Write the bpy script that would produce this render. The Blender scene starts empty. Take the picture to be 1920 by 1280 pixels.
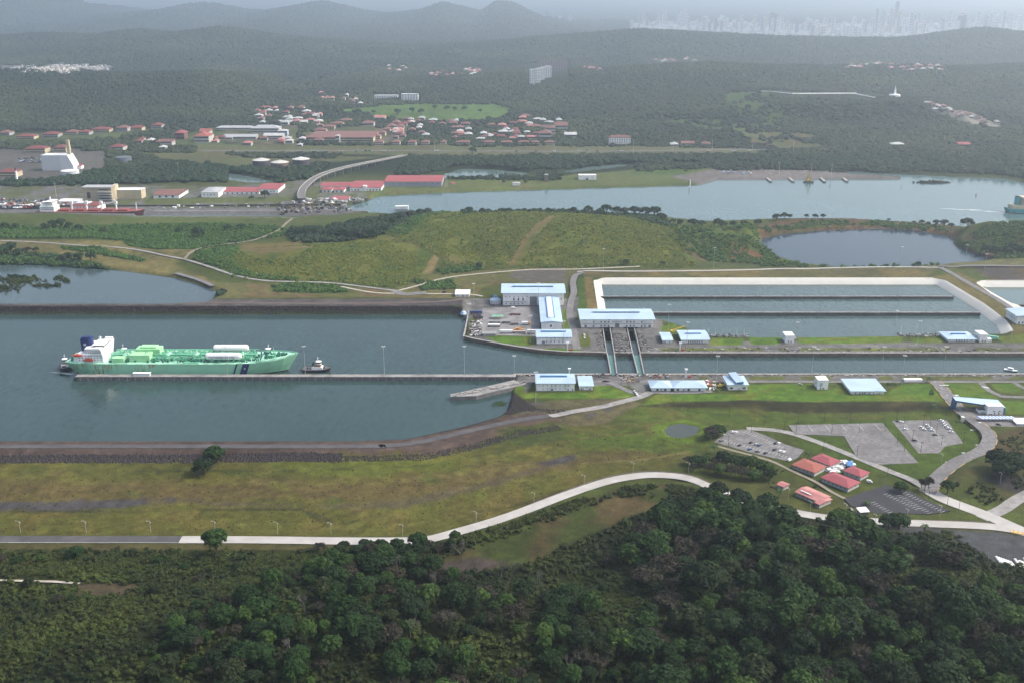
import bpy, bmesh, math, random
import numpy as np
from mathutils import Vector, Matrix, Euler

# ------------------------------------------------------------------ camera
F, HORIZON, CAMH = 1950.0, -20.0, 361.0        # focal length in photo pixels, row of the horizon, height in m
PITCH = math.atan((640 - HORIZON) / F)
SC = bpy.context.scene
COL = SC.collection
cam = bpy.data.cameras.new('camera')
cam.sensor_width = 36.0
cam.lens = F / 1920 * 36.0
cam.clip_start = 1.0
cam.clip_end = 120000.0
camo = bpy.data.objects.new('camera', cam)
camo.location = (0, 0, CAMH)
camo.rotation_euler = (math.pi / 2 - PITCH, 0, 0)
COL.objects.link(camo)
SC.camera = camo

# ------------------------------------------------------------------ sky, sun, exposure
SUN_EL, SUN_AZ = math.radians(46), math.radians(84)   # azimuth clockwise from +Y: to the right of the camera
world = bpy.data.worlds.new('World')
SC.world = world
world.use_nodes = True
wn = world.node_tree
bg = wn.nodes['Background']
sky = wn.nodes.new('ShaderNodeTexSky')
sky.sky_type = 'NISHITA'
sky.sun_disc = False
sky.sun_elevation = SUN_EL
sky.sun_rotation = SUN_AZ
sky.air_density = 1.0
sky.dust_density = 5.0
sky.ozone_density = 1.0
# a veil of high cloud greys the blue of the clear sky evenly
hs = wn.nodes.new('ShaderNodeHueSaturation')
hs.inputs['Saturation'].default_value = 0.85
wn.links.new(sky.outputs[0], hs.inputs['Color'])
wn.links.new(hs.outputs[0], bg.inputs['Color'])
bg.inputs['Strength'].default_value = 0.15
sun = bpy.data.lights.new('sun', 'SUN')
sun.energy = 1.5
sun.angle = math.radians(10)
sun.color = (1.0, 0.96, 0.9)
suno = bpy.data.objects.new('sun', sun)
suno.rotation_euler = (math.pi / 2 - SUN_EL, 0, -SUN_AZ + math.pi)
suno.location = (0, 0, 900)
COL.objects.link(suno)
SC.view_settings.view_transform = 'Standard'
SC.view_settings.look = 'None'
SC.view_settings.gamma = 1
SC.view_settings.use_curve_mapping = False
SC.view_settings.exposure = 1.04
SC.render.engine = 'CYCLES'
SC.cycles.use_denoising = True
SC.cycles.max_bounces = 5
SC.cycles.diffuse_bounces = 2
SC.cycles.glossy_bounces = 2
SC.cycles.transmission_bounces = 2
SC.cycles.volume_bounces = 0
SC.cycles.transparent_max_bounces = 4
HAZE_DENSITY = 1 / 9200.0
HAZE_COLOR = (0.76, 0.89, 1.0)

# ------------------------------------------------------------------ geometry of the view: a photo pixel meets a level plane
ct, st = math.cos(PITCH), math.sin(PITCH)
def P(px, py, z=0.0):
    dx, dy = (px - 960) / F, (640 - py) / F
    X, Y, Z = dx, ct + st * dy, -st + ct * dy
    t = (z - CAMH) / Z
    return (X * t, Y * t)
def dist_row(py, z=0.0):
    return P(960, py, z)[1]
def z_at(Y, py):
    dy = (640 - py) / F
    return CAMH + Y * (-st + ct * dy) / (ct + st * dy)
def scale_at(Y, z=0.0):
    """photo pixels per metre at distance Y"""
    return F / (Y * ct + (CAMH - z) * st)
def project(x, y, z):
    d = y * ct + (CAMH - z) * st
    return 960 + F * x / d, 640 - F * ((z - CAMH) * ct + y * st) / d
def X_at(px, Y, z=0.0):
    return (px - 960) * (Y * ct + (CAMH - z) * st) / F

# ------------------------------------------------------------------ numpy noise
_rng = np.random.RandomState(7)
_perm = _rng.rand(256, 256)
def vnoise(x, y, seed=0):
    x = np.asarray(x, float) + seed * 17.31; y = np.asarray(y, float) + seed * 9.77
    xi = np.floor(x).astype(int); yi = np.floor(y).astype(int)
    fx = x - xi; fy = y - yi
    fx = fx * fx * (3 - 2 * fx); fy = fy * fy * (3 - 2 * fy)
    a = _perm[xi & 255, yi & 255]; b = _perm[(xi + 1) & 255, yi & 255]
    c = _perm[xi & 255, (yi + 1) & 255]; d = _perm[(xi + 1) & 255, (yi + 1) & 255]
    return (a * (1 - fx) + b * fx) * (1 - fy) + (c * (1 - fx) + d * fx) * fy
def fbm(x, y, octaves=4, seed=0):
    s, a, t = 0, 1.0, 0
    for o in range(octaves):
        s = s + a * vnoise(np.asarray(x) * 2 ** o, np.asarray(y) * 2 ** o, seed + o); t += a; a *= 0.5
    return s / t
def sdf(poly, X, Y):
    """signed distance, negative inside"""
    n = len(poly)
    d = np.full(X.shape, 1e18); inside = np.zeros(X.shape, bool)
    for i in range(n):
        x0, y0 = poly[i]; x1, y1 = poly[(i + 1) % n]
        ex, ey = x1 - x0, y1 - y0
        L = ex * ex + ey * ey + 1e-9
        t = np.clip(((X - x0) * ex + (Y - y0) * ey) / L, 0, 1)
        d = np.minimum(d, (X - x0 - t * ex) ** 2 + (Y - y0 - t * ey) ** 2)
        if abs(ey) > 1e-9:
            c = ((y0 > Y) != (y1 > Y)) & (X < (x1 - x0) * (Y - y0) / ey + x0)
            inside ^= c
    d = np.sqrt(d)
    return np.where(inside, -d, d)
def sstep(a, b, x):
    t = np.clip((x - a) / (b - a), 0, 1)
    return t * t * (3 - 2 * t)

# ------------------------------------------------------------------ tagging
def tag(o, label=None, cat=None, group=None, kind=None):
    if label: o['label'] = label
    if cat: o['category'] = cat
    if group: o['group'] = group
    if kind: o['kind'] = kind
    return o
def link(name, me, parent=None, loc=None, rz=0.0):
    o = bpy.data.objects.new(name, me)
    COL.objects.link(o)
    if parent is not None: o.parent = parent
    if loc is not None: o.location = loc
    if rz: o.rotation_euler = (0, 0, rz)
    return o
def empty(name, loc, rz=0.0, label=None, cat=None, group=None):
    o = link(name, None, None, loc, rz)
    o.empty_display_size = 1
    return tag(o, label, cat, group)
def copy_tree(src, loc, rz=0.0, s=None, label=None, group=None):
    r = src.copy(); COL.objects.link(r); r.location = loc; r.rotation_euler = (0, 0, rz)
    if s: r.scale = (s, s, s) if not isinstance(s, tuple) else s
    if label: r['label'] = label
    if group: r['group'] = group
    for ch in KIDS.get(src.name, list(src.children)):
        c = ch.copy(); COL.objects.link(c); c.parent = r
        for g in list(ch.children):
            d = g.copy(); COL.objects.link(d); d.parent = c
    return r
KIDS = {}

# ------------------------------------------------------------------ materials
MATS = {}
def mat(name, col, rough=0.7, var=0.12, scale=0.35, metal=0.0, spec=0.3, bump=0.0, detail=5, dirt=None, dirt_amt=0.0, dirt_scale=0.05, emis=None, coords='Object'):
    """base colour broken up by two scales of noise (grain and wear), optional coloured dirt"""
    if name in MATS: return MATS[name]
    m = bpy.data.materials.new(name); m.use_nodes = True
    nt = m.node_tree; b = nt.nodes['Principled BSDF']
    b.inputs['Roughness'].default_value = rough
    b.inputs['Metallic'].default_value = metal
    b.inputs['Specular IOR Level'].default_value = spec
    tc = nt.nodes.new('ShaderNodeTexCoord')
    n1 = nt.nodes.new('ShaderNodeTexNoise'); n1.inputs['Scale'].default_value = scale; n1.inputs['Detail'].default_value = detail
    nt.links.new(tc.outputs[coords], n1.inputs['Vector'])
    mr = nt.nodes.new('ShaderNodeMapRange')
    mr.inputs['From Min'].default_value = 0.3; mr.inputs['From Max'].default_value = 0.7
    mr.inputs['To Min'].default_value = 1 - var; mr.inputs['To Max'].default_value = 1 + var
    nt.links.new(n1.outputs['Fac'], mr.inputs['Value'])
    mx = nt.nodes.new('ShaderNodeMix'); mx.data_type = 'RGBA'; mx.blend_type = 'MULTIPLY'; mx.inputs[0].default_value = 1
    mx.inputs[6].default_value = (*col, 1)
    nt.links.new(mr.outputs[0], mx.inputs[7])
    out = mx.outputs[2]
    if dirt is not None:
        n2 = nt.nodes.new('ShaderNodeTexNoise'); n2.inputs['Scale'].default_value = dirt_scale; n2.inputs['Detail'].default_value = 6
        nt.links.new(tc.outputs[coords], n2.inputs['Vector'])
        r2 = nt.nodes.new('ShaderNodeMapRange'); r2.inputs['From Min'].default_value = 0.48; r2.inputs['From Max'].default_value = 0.68
        r2.inputs['To Max'].default_value = dirt_amt
        nt.links.new(n2.outputs['Fac'], r2.inputs['Value'])
        m2 = nt.nodes.new('ShaderNodeMix'); m2.data_type = 'RGBA'
        nt.links.new(r2.outputs[0], m2.inputs[0]); nt.links.new(out, m2.inputs[6]); m2.inputs[7].default_value = (*dirt, 1)
        out = m2.outputs[2]
    nt.links.new(out, b.inputs['Base Color'])
    if bump:
        bp = nt.nodes.new('ShaderNodeBump'); bp.inputs['Strength'].default_value = bump; bp.inputs['Distance'].default_value = 0.3
        nt.links.new(n1.outputs['Fac'], bp.inputs['Height']); nt.links.new(bp.outputs[0], b.inputs['Normal'])
    MATS[name] = m
    return m

# ------------------------------------------------------------------ mesh builder
class MB:
    def __init__(s): s.v = []; s.f = []; s.m = []
    def add(s, vs, fs, mi=0):
        k = len(s.v); s.v += [tuple(v) for v in vs]
        s.f += [tuple(i + k for i in f) for f in fs]; s.m += [mi] * len(fs)
        return s
    def box(s, x0, x1, y0, y1, z0, z1, mi=0):
        return s.add([(x0,y0,z0),(x1,y0,z0),(x1,y1,z0),(x0,y1,z0),(x0,y0,z1),(x1,y0,z1),(x1,y1,z1),(x0,y1,z1)],
                     [(0,3,2,1),(4,5,6,7),(0,1,5,4),(1,2,6,5),(2,3,7,6),(3,0,4,7)], mi)
    def prism(s, ring, z0, z1, mi=0):
        n = len(ring)
        a = sum(ring[i][0]*ring[(i+1)%n][1]-ring[(i+1)%n][0]*ring[i][1] for i in range(n))
        if a < 0: ring = ring[::-1]
        s.add([(x,y,z0) for x,y in ring]+[(x,y,z1) for x,y in ring],
              [tuple(range(n-1,-1,-1)), tuple(range(n,2*n))]+[(i,(i+1)%n,n+(i+1)%n,n+i) for i in range(n)], mi)
        return s
    def cyl(s, x, y, z0, z1, r0, r1=None, n=8, mi=0):
        r1 = r0 if r1 is None else r1
        c = [(math.cos(2*math.pi*i/n), math.sin(2*math.pi*i/n)) for i in range(n)]
        s.add([(x+r0*a,y+r0*b,z0) for a,b in c]+[(x+r1*a,y+r1*b,z1) for a,b in c],
              [tuple(range(n-1,-1,-1)), tuple(range(n,2*n))]+[(i,(i+1)%n,n+(i+1)%n,n+i) for i in range(n)], mi)
        return s
    def bar(s, p, q, r, mi=0, n=4, r2=None):
        p = Vector(p); q = Vector(q); d = (q-p)
        if d.length < 1e-6: return s
        d.normalize(); r2 = r if r2 is None else r2
        a = d.cross(Vector((0,0,1)) if abs(d.z) < 0.9 else Vector((1,0,0))).normalized(); b = d.cross(a)
        vs = []
        for c, rr in ((p, r), (q, r2)):
            for i in range(n):
                t = 2*math.pi*(i+0.5)/n; vs.append(c + a*math.cos(t)*rr*1.3 + b*math.sin(t)*rr*1.3)
        s.add(vs, [tuple(range(n-1,-1,-1)), tuple(range(n,2*n))]+[(i,(i+1)%n,n+(i+1)%n,n+i) for i in range(n)], mi)
        return s
    def hcyl(s, p, q, r, n=10, mi=0):
        return s.bar(p, q, r/1.3, mi, n)
    def mesh(s, name, *mats, smooth=False):
        me = bpy.data.meshes.new(name)
        me.from_pydata(s.v, [], s.f)
        for m in mats: me.materials.append(m)
        if len(mats) > 1: me.polygons.foreach_set('material_index', s.m)
        if smooth: me.polygons.foreach_set('use_smooth', [True]*len(me.polygons))
        me.update()
        return me
    def obj(s, name, *mats, parent=None, loc=None, rz=0.0, smooth=False):
        return link(name, s.mesh(name, *mats, smooth=smooth), parent, loc, rz)
def grid_mesh(name, X, Y, Z, col=None):
    """X, Y, Z: 2-D arrays"""
    r, c = X.shape
    me = bpy.data.meshes.new(name)
    v = np.stack([X, Y, Z], -1).reshape(-1, 3)
    me.vertices.add(r*c); me.vertices.foreach_set('co', v.ravel())
    i = np.arange(r*c).reshape(r, c)
    q = np.stack([i[:-1,:-1], i[:-1,1:], i[1:,1:], i[1:,:-1]], -1).reshape(-1, 4)
    me.loops.add(q.size); me.loops.foreach_set('vertex_index', q.ravel().astype(np.int32))
    me.polygons.add(len(q)); me.polygons.foreach_set('loop_start', np.arange(0, q.size, 4, dtype=np.int32))
    me.polygons.foreach_set('loop_total', np.full(len(q), 4, np.int32))
    me.polygons.foreach_set('use_smooth', np.ones(len(q), bool))
    me.update(calc_edges=True)
    if col is not None:
        a = me.color_attributes.new('tint', 'FLOAT_COLOR', 'POINT')
        a.data.foreach_set('color', np.concatenate([col.reshape(-1,3), np.ones((r*c,1))], 1).ravel())
    return me
# ================================================================== TERRAIN: heights
LZ = 3.5                                         # level of the lock esplanades above the water
def W(pts, z=0.0):
    return [P(p[0], p[1], p[2] if len(p) > 2 else z) for p in pts]
WATER = {
 'canal': (W([(-900,822,6),(-300,822,6),(300,821,6),(650,822,6),(760,818,6),(870,796,5),(930,781,4),(950,764,4),(957,742,3.5),(962,716,3.5),(965,702,3.5),
            (1130,701,3.5),(1400,700,3.5),(1920,700,3.5),(2900,700,3.5),(2900,668.5),(1920,668.5),(1220,668.5),(1200,667),(1170,666),(1140,666),(1120,667),(1060,666),(1010,662),(960,655),(890,642),
            (870,637),(874,620),(872,600),(862,592),(845,590),(0,590),(-900,590)]), 1.3),
 'lake': (W([(-900,500),(-60,498),(0,497),(60,497),(150,503),(230,508),(330,522),(390,540),(405,548),(398,558,2),(370,562,8),(0,562,8),(-900,562,8)]), 0.5),
 'river': (W([(690,378),(705,369),(830,362),(1000,357),(1160,352),(1310,348),(1345,338),(1450,338),(1600,337),(1690,337),(1690,333),(1640,329),(1560,326),
             (1600,322),(1700,328),(1800,333),(1880,335),(1925,345),(2100,352),(2900,360),(2900,450),(1990,432),(1925,427),(1870,430),(1820,428),(1700,418),(1600,412),(1450,412),
             (1330,418),(1250,412),(1200,408),(1000,404),(800,404),(700,402),(672,398),(640,394),(655,386)]), 0.8),
 'quarry': (W([(1422,462),(1430,447),(1470,439),(1540,433),(1640,430),(1720,434),(1770,441),(1790,448),(1786,457),(1800,466),(1840,480),(1862,490),(1835,494,3),(1800,496,3),(1650,499,3),(1570,499,3),(1500,492,3),(1465,485)]), 1.1),
 'lagoon_a': (W([(428,338),(430,325),(458,329),(515,341),(500,344),(470,344)]), 0.5),
 'lagoon_b': (W([(815,336),(832,327),(868,317),(930,319),(992,325),(975,331),(890,336)]), 0.5),
 'lagoon_c': (W([(1052,323),(1100,314),(1160,309),(1195,310),(1130,318),(1075,325)]), 0.5),
 'lagoon_d': (W([(1385,307),(1405,304),(1424,311),(1410,314)]), 0.5),
 'pond': (W([(1248,806),(1256,798),(1275,793),(1308,799),(1306,810),(1290,817),(1268,819),(1252,814)], 0.5), 0.5),
 'basin': (W([(1128,534),(1755,534),(1830,580),(1868,610),(1878,628),(1640,629,2.5),(1500,630,3),(1460,630,3),(1330,628,3),(1275,608,2),(1235,597,2),(1222,590),(1137,588)]), 0.66),
 'basin_b': (W([(1842,539),(2600,539),(2600,600),(1945,585),(1900,572)]), 0.66),
 'slot_a': (W([(1129.5,621,0),(1144.5,621,0),(1152.5,668,0),(1136.5,668,0)]), 9),
 'slot_b': (W([(1175,621,0),(1190,621,0),(1201,668,0),(1185,668,0)]), 9),
 'lock_upper': (W([(-300,389.5),(90,391.5),(90,396.5),(-300,396)]), 9),
 'lock_lower': (W([(255,403),(530,402.5),(530,407),(255,410)]), 9),
}
MOUNDS = [  # px, py of the centre, half widths in m, height
 (985,437,225,125,19), (860,470,150,60,4), (1130,455,150,95,6), (590,486,165,48,8), (1345,455,75,55,13), (1890,455,70,45,20), (2050,450,120,70,22),
 (70,410,200,40,5), (480,425,250,30,3), (1450,320,200,40,4), (1290,310,120,25,4), (1560,225,420,130,45),(1250,262,200,60,12),
 (1620,1120,110,80,12), (1250,1230,120,60,10), (1900,1250,120,80,14), (300,1220,150,70,8), (640,1240,120,70,10), (1850,890,60,30,5), (1370,880,45,22,4),
]
RIDGES = [  # (px, ground row, height), width m : narrow rims
 ([(1395,440,10),(1430,430,14),(1500,424,17),(1560,423,18),(1640,424,16),(1720,427,14),(1790,434,11),(1850,440,8)], 17),
 ([(1815,500,6),(1900,492,6),(2100,490,6)], 30),
 ([(190,468,3),(330,475,3),(420,500,3)], 20),
]
SKYLINES = [  # ground row of the crest, [(px, row of the crest)], half depth m, noise m
 (188, [(-900,150),(-200,150),(0,133),(60,130),(130,141),(200,143),(300,140),(380,138),(430,150),(480,172),(540,195),(600,215),(700,240)], 480, 14),
 (104, [(-900,60),(0,72),(60,66),(170,70),(240,59),(300,67),(410,54),(500,70),(620,84),(760,92),(900,88),(1100,92),(1300,98),(1500,108)], 900, 25),
 (46, [(-900,20),(-100,15),(0,4),(90,0),(130,15),(200,30),(330,20),(370,9),(440,22),(500,24),(600,6),(680,26),(720,30),(790,22),(830,8),(900,26),(930,6),(960,8),(1010,33),(1080,47),(1150,58),(1250,72)], 2600, 40),
 (104, [(900,86),(1000,74),(1150,62),(1200,58),(1280,62),(1440,71),(1600,75),(1700,76),(1760,72),(1800,62),(1850,55),(1900,62),(1960,66),(2300,60),(2900,70)], 700, 15),
 (168, [(560,168),(700,160),(900,148),(1100,140),(1250,128),(1350,122),(1460,128),(1600,130),(1750,128),(1850,132),(1960,125),(2300,120),(2900,120)], 520, 12),
 (208, [(1080,215),(1180,200),(1300,186),(1380,176),(1440,170),(1560,178),(1680,182),(1740,190),(1800,205),(1920,222),(2300,220),(2900,215)], 330, 6),
]
MW = [(P(a, b, 2)[0], P(a, b, 2)[1], c, d, h) for a, b, c, d, h in MOUNDS]
RW = [([(*P(a, b, h), h) for a, b, h in pts], w) for pts, w in RIDGES]
PATCH = [  # polygon (with heights), level, blend width: embankment crowns, terraces, lowered fields
 (W([(-900,576,8),(0,575.5,8),(840,575.5,8),(868,578,6),(872,566,4),(700,560,6),(400,560,7.5),(0,562,8),(-900,562,8)]), 8.0, 9),
 (W([(-900,824,6),(300,823,6),(650,824,6),(770,820,6),(880,796,6),(940,780,5),(1010,770,4.5),(1040,786,4.5),(960,806,5),(860,838,6),(780,853,6),(300,853,6),(-900,853,6)]), 6.0, 7),
 (W([(-900,862,2),(300,862,2),(790,862,2),(870,846,2),(1000,812,2),(1080,800,2),(1230,780,1),(1250,772,1),(1750,774,0.5),(1800,790,0.5),(1850,830,0.5),(1750,905,0.5),(1600,925,0.5),(1440,905,.5),(1260,900,1),(1100,915,1),(850,1000,1),(-900,1000,1)]), 1.0, 14),
 (W([(1110,521,6),(1740,521,6),(1830,560,6),(1895,625,5),(1925,625,5),(1830,530,6),(2400,524,6),(2400,505,6),(1100,505,6),(1085,530,5),(1085,580,4),(1105,585,5),(1122,590,5)]), 6.0, 9),
]
def height(x, y, carve=True):
    x = np.asarray(x, float); y = np.asarray(y, float)
    h = np.full(x.shape, LZ)
    d = y * ct + (CAMH - 2) * st
    u = 960 + F * x / d; v = 640 - F * ((2 - CAMH) * ct + y * st) / d
    # natural unevenness: strong in the wild foreground, faint on the mown fields, none on the esplanades
    amp = 3.0 * sstep(1030, 1120, v) + 1.2 * sstep(500, 470, v) * sstep(390, 420, v) + 0.35 * sstep(860, 880, v)
    amp = amp + 14 * sstep(300, 230, v)
    n = fbm(x / 85.0, y / 85.0, 4, 3) - 0.5 + 0.25 * (fbm(x / 22., y / 22., 3, 5) - 0.5)
    h = h + amp * n * 2
    for (cx, cy, rx, ry, hh) in MW:
        q = ((x - cx) / rx) ** 2 + ((y - cy) / ry) ** 2
        m = q < 9
        if m.any(): h = h + np.where(m, hh * np.exp(-q ** 1.4), 0)
    for pts, w in RW:
        bb = (y > min(p[1] for p in pts) - 3 * w) & (y < max(p[1] for p in pts) + 3 * w)
        if not bb.any(): continue
        best = np.zeros(x.shape)
        for (x0, y0, h0), (x1, y1, h1) in zip(pts[:-1], pts[1:]):
            ex, ey = x1 - x0, y1 - y0
            t = np.clip(((x - x0) * ex + (y - y0) * ey) / (ex * ex + ey * ey), 0, 1)
            q = ((x - x0 - t * ex) ** 2 + (y - y0 - t * ey) ** 2) / (w * w)
            best = np.maximum(best, (h0 + (h1 - h0) * t) * np.exp(-q))
        h = h + best
    for poly, lvl, bw in PATCH:
        x0 = min(p[0] for p in poly) - bw; x1 = max(p[0] for p in poly) + bw; y0 = min(p[1] for p in poly) - bw; y1 = max(p[1] for p in poly) + bw
        m = (x > x0) & (x < x1) & (y > y0) & (y < y1)
        if not m.any(): continue
        xs, ys = x[m], y[m]
        k = 1 - sstep(0, bw, sdf(poly, xs, ys))
        h = h.copy(); h[m] = h[m] * (1 - k) + lvl * k + k * (h[m] - LZ) * 0.25 * (lvl < 3)
    for row, pts, w, na in SKYLINES:
        Yc = dist_row(row, 0)
        m = (y > Yc - 3.2 * w) & (y < Yc + 3.2 * w)
        if not m.any(): continue
        xs, ys = x[m], y[m]
        Yv = Yc + 0.35 * w * (fbm(xs / (w * 2.2), xs * 0 + row, 3, 11) - 0.5)
        uc = 960 + F * xs / (Yv * ct + (CAMH - 60) * st)
        zc = z_at(Yv, np.interp(uc, [p[0] for p in pts], [p[1] for p in pts]))
        fade = sstep(pts[0][0] - 250, pts[0][0], uc) * (1 - sstep(pts[-1][0], pts[-1][0] + 60, uc)) if pts[0][0] > -800 else 1 - sstep(pts[-1][0], pts[-1][0] + 60, uc)
        t = (ys - Yv) / w
        spur = 0.72 + 0.56 * fbm(xs / (w * .55), ys / (w * 1.4), 4, int(row))
        k = np.exp(-np.abs(t) ** 1.7 * np.where(t < 0, spur ** 2, 0.6))
        hh = zc * k * fade + na * 2 * (fbm(xs / 260., ys / 260., 4, 2) - 0.5) * k * (1 - k) * 2
        h = h.copy(); h[m] = np.maximum(h[m], hh)
    if carve:
        for nme, (poly, slope) in WATER.items():
            R = 60
            x0 = min(p[0] for p in poly) - R; x1 = max(p[0] for p in poly) + R; y0 = min(p[1] for p in poly) - R; y1 = max(p[1] for p in poly) + R
            m = (x > x0) & (x < x1) & (y > y0) & (y < y1)
            if not m.any(): continue
            s = sdf(poly, x[m], y[m])
            h = h.copy(); h[m] = np.minimum(h[m], np.maximum(s * slope - 0.3, -4) * np.where(s > 0, 1, 1.5))
    return h
def hz(x, y):
    return float(height(np.array([x]), np.array([y]))[0])
_ry = np.geomspace(1500, 42000, 900)
def G(px, py, z0=LZ):
    """the point of the ground that a photo pixel looks at"""
    if py < 300:
        dy = (640 - py) / F; sl = (-st + ct * dy) / (ct + st * dy); q = _ry; 
        xx = (px - 960) / F / (ct + st * dy) * q; zz = CAMH + sl * q; hh = height(xx, q); k = np.where(zz < hh)[0]
        if len(k):
            i = k[0]; lo, hi = (q[i-1] if i else q[0]*.98), q[i]; y = np.linspace(lo, hi, 24); x = (px - 960) / F / (ct + st * dy) * y; hh = height(x, y)
            k = np.where(CAMH + sl * y <= hh)[0]; i = k[0] if len(k) else 23
            return (float(x[i]), float(y[i]), float(hh[i]))
    z = z0
    for _ in range(4):
        x, y = P(px, py, z); z = hz(x, y)
    return (x, y, z)

# ------------------------------------------------------------------ the ground sheet
us = np.concatenate([np.arange(-2400, -260, 60), np.arange(-260, -40, 12), np.arange(-40, 1960, 3.2), np.arange(1960, 2180, 12), np.arange(2180, 4400, 60)]).astype(float)
vs = np.concatenate([np.arange(6000, 1500, -300), np.arange(1500, 1300, -12), np.arange(1300, 870, -4), np.arange(870, 380, -1.6), np.arange(380, 140, -2), np.arange(140, 20, -1.2), np.arange(20, -12, -2), [-14, -16, -18, -19]]).astype(float)
UU, VV = np.meshgrid(us, vs)
dy_ = (640 - VV) / F
T_ = (2.0 - CAMH) / (-st + ct * dy_)
GX = (UU - 960) / F * T_; GY = (ct + st * dy_) * T_
GZ = height(GX, GY)

# colours of the ground cover
LUSH=(.060,.098,.022); GRASS=(.082,.104,.030); DRY=(.145,.125,.050); OLIVE=(.105,.108,.034); YEL=(.150,.160,.038); SOIL=(.120,.080,.052); RUST=(.17,.085,.045); SAND=(.34,.27,.17)
GRAVEL=(.105,.100,.098); GREY=(.21,.205,.20); ROCK=(.048,.038,.036); FOREST=(.020,.034,.014); SCRUB=(.055,.090,.020); BRIGHT=(.085,.150,.025); MUD=(.085,.062,.048); CLIFF=(.13,.085,.065); PALE=(.26,.25,.23)
GC = np.zeros(GX.shape + (3,))
GC[:] = GRASS
nA = fbm(GX/70, GY/70, 4, 21); nB = fbm(GX/14, GY/14, 3, 22); nC = fbm(GX/28, GY/110, 4, 23)
def blend(mask, c):
    global GC
    GC = GC * (1 - mask[..., None]) + np.array(c) * mask[..., None]
blend(sstep(340, 320, VV), FOREST)
blend((1 - sstep(395, 415, VV)) * sstep(330, 350, VV), (.10,.115,.05))
def WG(pts): return [G(a, b)[:2] for a, b in pts]
def paint(pts, c, f=3.0, rag=0.0, k=1.0, z=2.0, mottle=None):
    """ground cover inside an outline; f = soft edge in m, rag = raggedness in m, mottle = (second colour, share)"""
    global GC
    poly = W(pts, z) if z != 'g' else WG(pts)
    R = f + rag
    x0 = min(p[0] for p in poly) - R; x1 = max(p[0] for p in poly) + R; y0 = min(p[1] for p in poly) - R; y1 = max(p[1] for p in poly) + R
    r = np.where((GY.max(1) > y0) & (GY.min(1) < y1))[0]
    if not len(r): return
    s = slice(r[0], r[-1] + 1)
    m = (GX[s] > x0) & (GX[s] < x1) & (GY[s] > y0) & (GY[s] < y1)
    if not m.any(): return
    xs, ys = GX[s][m], GY[s][m]
    d = sdf(poly, xs, ys) + rag * 2 * (nB[s][m] * 0.6 + nA[s][m] * 0.4 - 0.5)
    w = (1 - sstep(-f, f, d)) * k
    cc = np.array(c)[None, :]
    if mottle:
        q = sstep(0.5 - 0.12, 0.5 + 0.12, nC[s][m] * 0.5 + nB[s][m] * 0.5 + (mottle[1] - 0.5) * 0.5)[:, None]
        cc = cc * (1 - q) + np.array(mottle[0])[None, :] * q
    g = GC[s]; g[m] = g[m] * (1 - w[:, None]) + cc * w[:, None]; GC[s] = g
def paintline(pts, wid, c, f=1.0, rag=0.0, k=1.0, z=2.0):
    """a worn track along a line of photo points, wid in m"""
    w = W(pts, z); L = []; R = []
    for i, p in enumerate(w):
        a = w[max(i-1,0)]; b = w[min(i+1,len(w)-1)]
        dx, dy = b[0]-a[0], b[1]-a[1]; l = math.hypot(dx, dy) or 1
        nx, ny = -dy/l*wid/2, dx/l*wid/2
        L.append((p[0]+nx,p[1]+ny)); R.append((p[0]-nx,p[1]-ny))
    global GC
    poly = L + R[::-1]
    Rr = f + rag
    x0 = min(p[0] for p in poly) - Rr; x1 = max(p[0] for p in poly) + Rr; y0 = min(p[1] for p in poly) - Rr; y1 = max(p[1] for p in poly) + Rr
    r = np.where((GY.max(1) > y0) & (GY.min(1) < y1))[0]
    if not len(r): return
    s = slice(r[0], r[-1] + 1)
    m = (GX[s] > x0) & (GX[s] < x1) & (GY[s] > y0) & (GY[s] < y1)
    d = sdf(poly, GX[s][m], GY[s][m]) + rag * 2 * (nB[s][m] - 0.5)
    q = (1 - sstep(-f, f, d)) * k
    g = GC[s]; g[m] = g[m] * (1 - q[:, None]) + np.array(c)[None] * q[:, None]; GC[s] = g
# --- beyond the river
paint([(620,212),(640,202),(760,196),(840,196),(930,196),(965,206),(940,222),(860,230),(700,222),(690,214)], (.11,.19,.05), 12, 20)
paint([(560,222),(600,212),(700,222),(860,232),(1060,225),(1085,262),(1090,278),(860,275),(600,275),(480,268),(380,262),(370,240),(470,232)], (.11,.125,.07), 12, 30, mottle=((.2,.16,.13),.35))
paint([(-300,262),(200,250),(420,236),(420,272),(200,276),(-300,285)], (.10,.13,.06), 10, 10)
paint([(-300,290),(120,272),(180,280),(230,292),(200,318),(90,345),(-300,350)], (.15,.14,.12), 8, 10)
paint([(370,272),(560,272),(1080,272),(1260,276),(1420,280),(1420,288),(1220,290),(860,296),(640,290),(360,286)], (.13,.15,.075), 6, 5, mottle=((.15,.13,.09),.4))
paint([(250,283),(420,286),(470,292),(640,294),(720,296),(640,304),(560,305),(440,318),(400,322),(330,305)], (.13,.145,.07), 6, 8, mottle=((.15,.13,.09),.4))
paint([(200,296),(300,292),(330,305),(250,318),(190,312)], (.14,.14,.08), 6, 8)
paint([(1170,226),(1260,220),(1340,222),(1420,232),(1480,250),(1400,262),(1300,240)], (.10,.15,.05), 10, 25, k=.8, z='g')
paint([(1400,250),(1460,240),(1530,252),(1560,275),(1480,285),(1400,270)], (.12,.15,.06), 10, 25, k=.8, mottle=((.19,.13,.09),.45), z='g')
paint([(1340,175),(1440,172),(1470,205),(1500,240),(1460,245),(1380,215)], (.08,.13,.04), 12, 30, k=.8, z='g')
paint([(1740,196),(1850,222),(1890,240),(1860,245),(1780,218),(1740,205)], (.32,.30,.25), 6, 20, k=.8, z='g')
paint([(66,124),(90,121),(150,127),(205,130),(200,136),(150,138),(112,140),(90,133)], (.36,.35,.33), 10, 50, k=.8, z='g')
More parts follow.
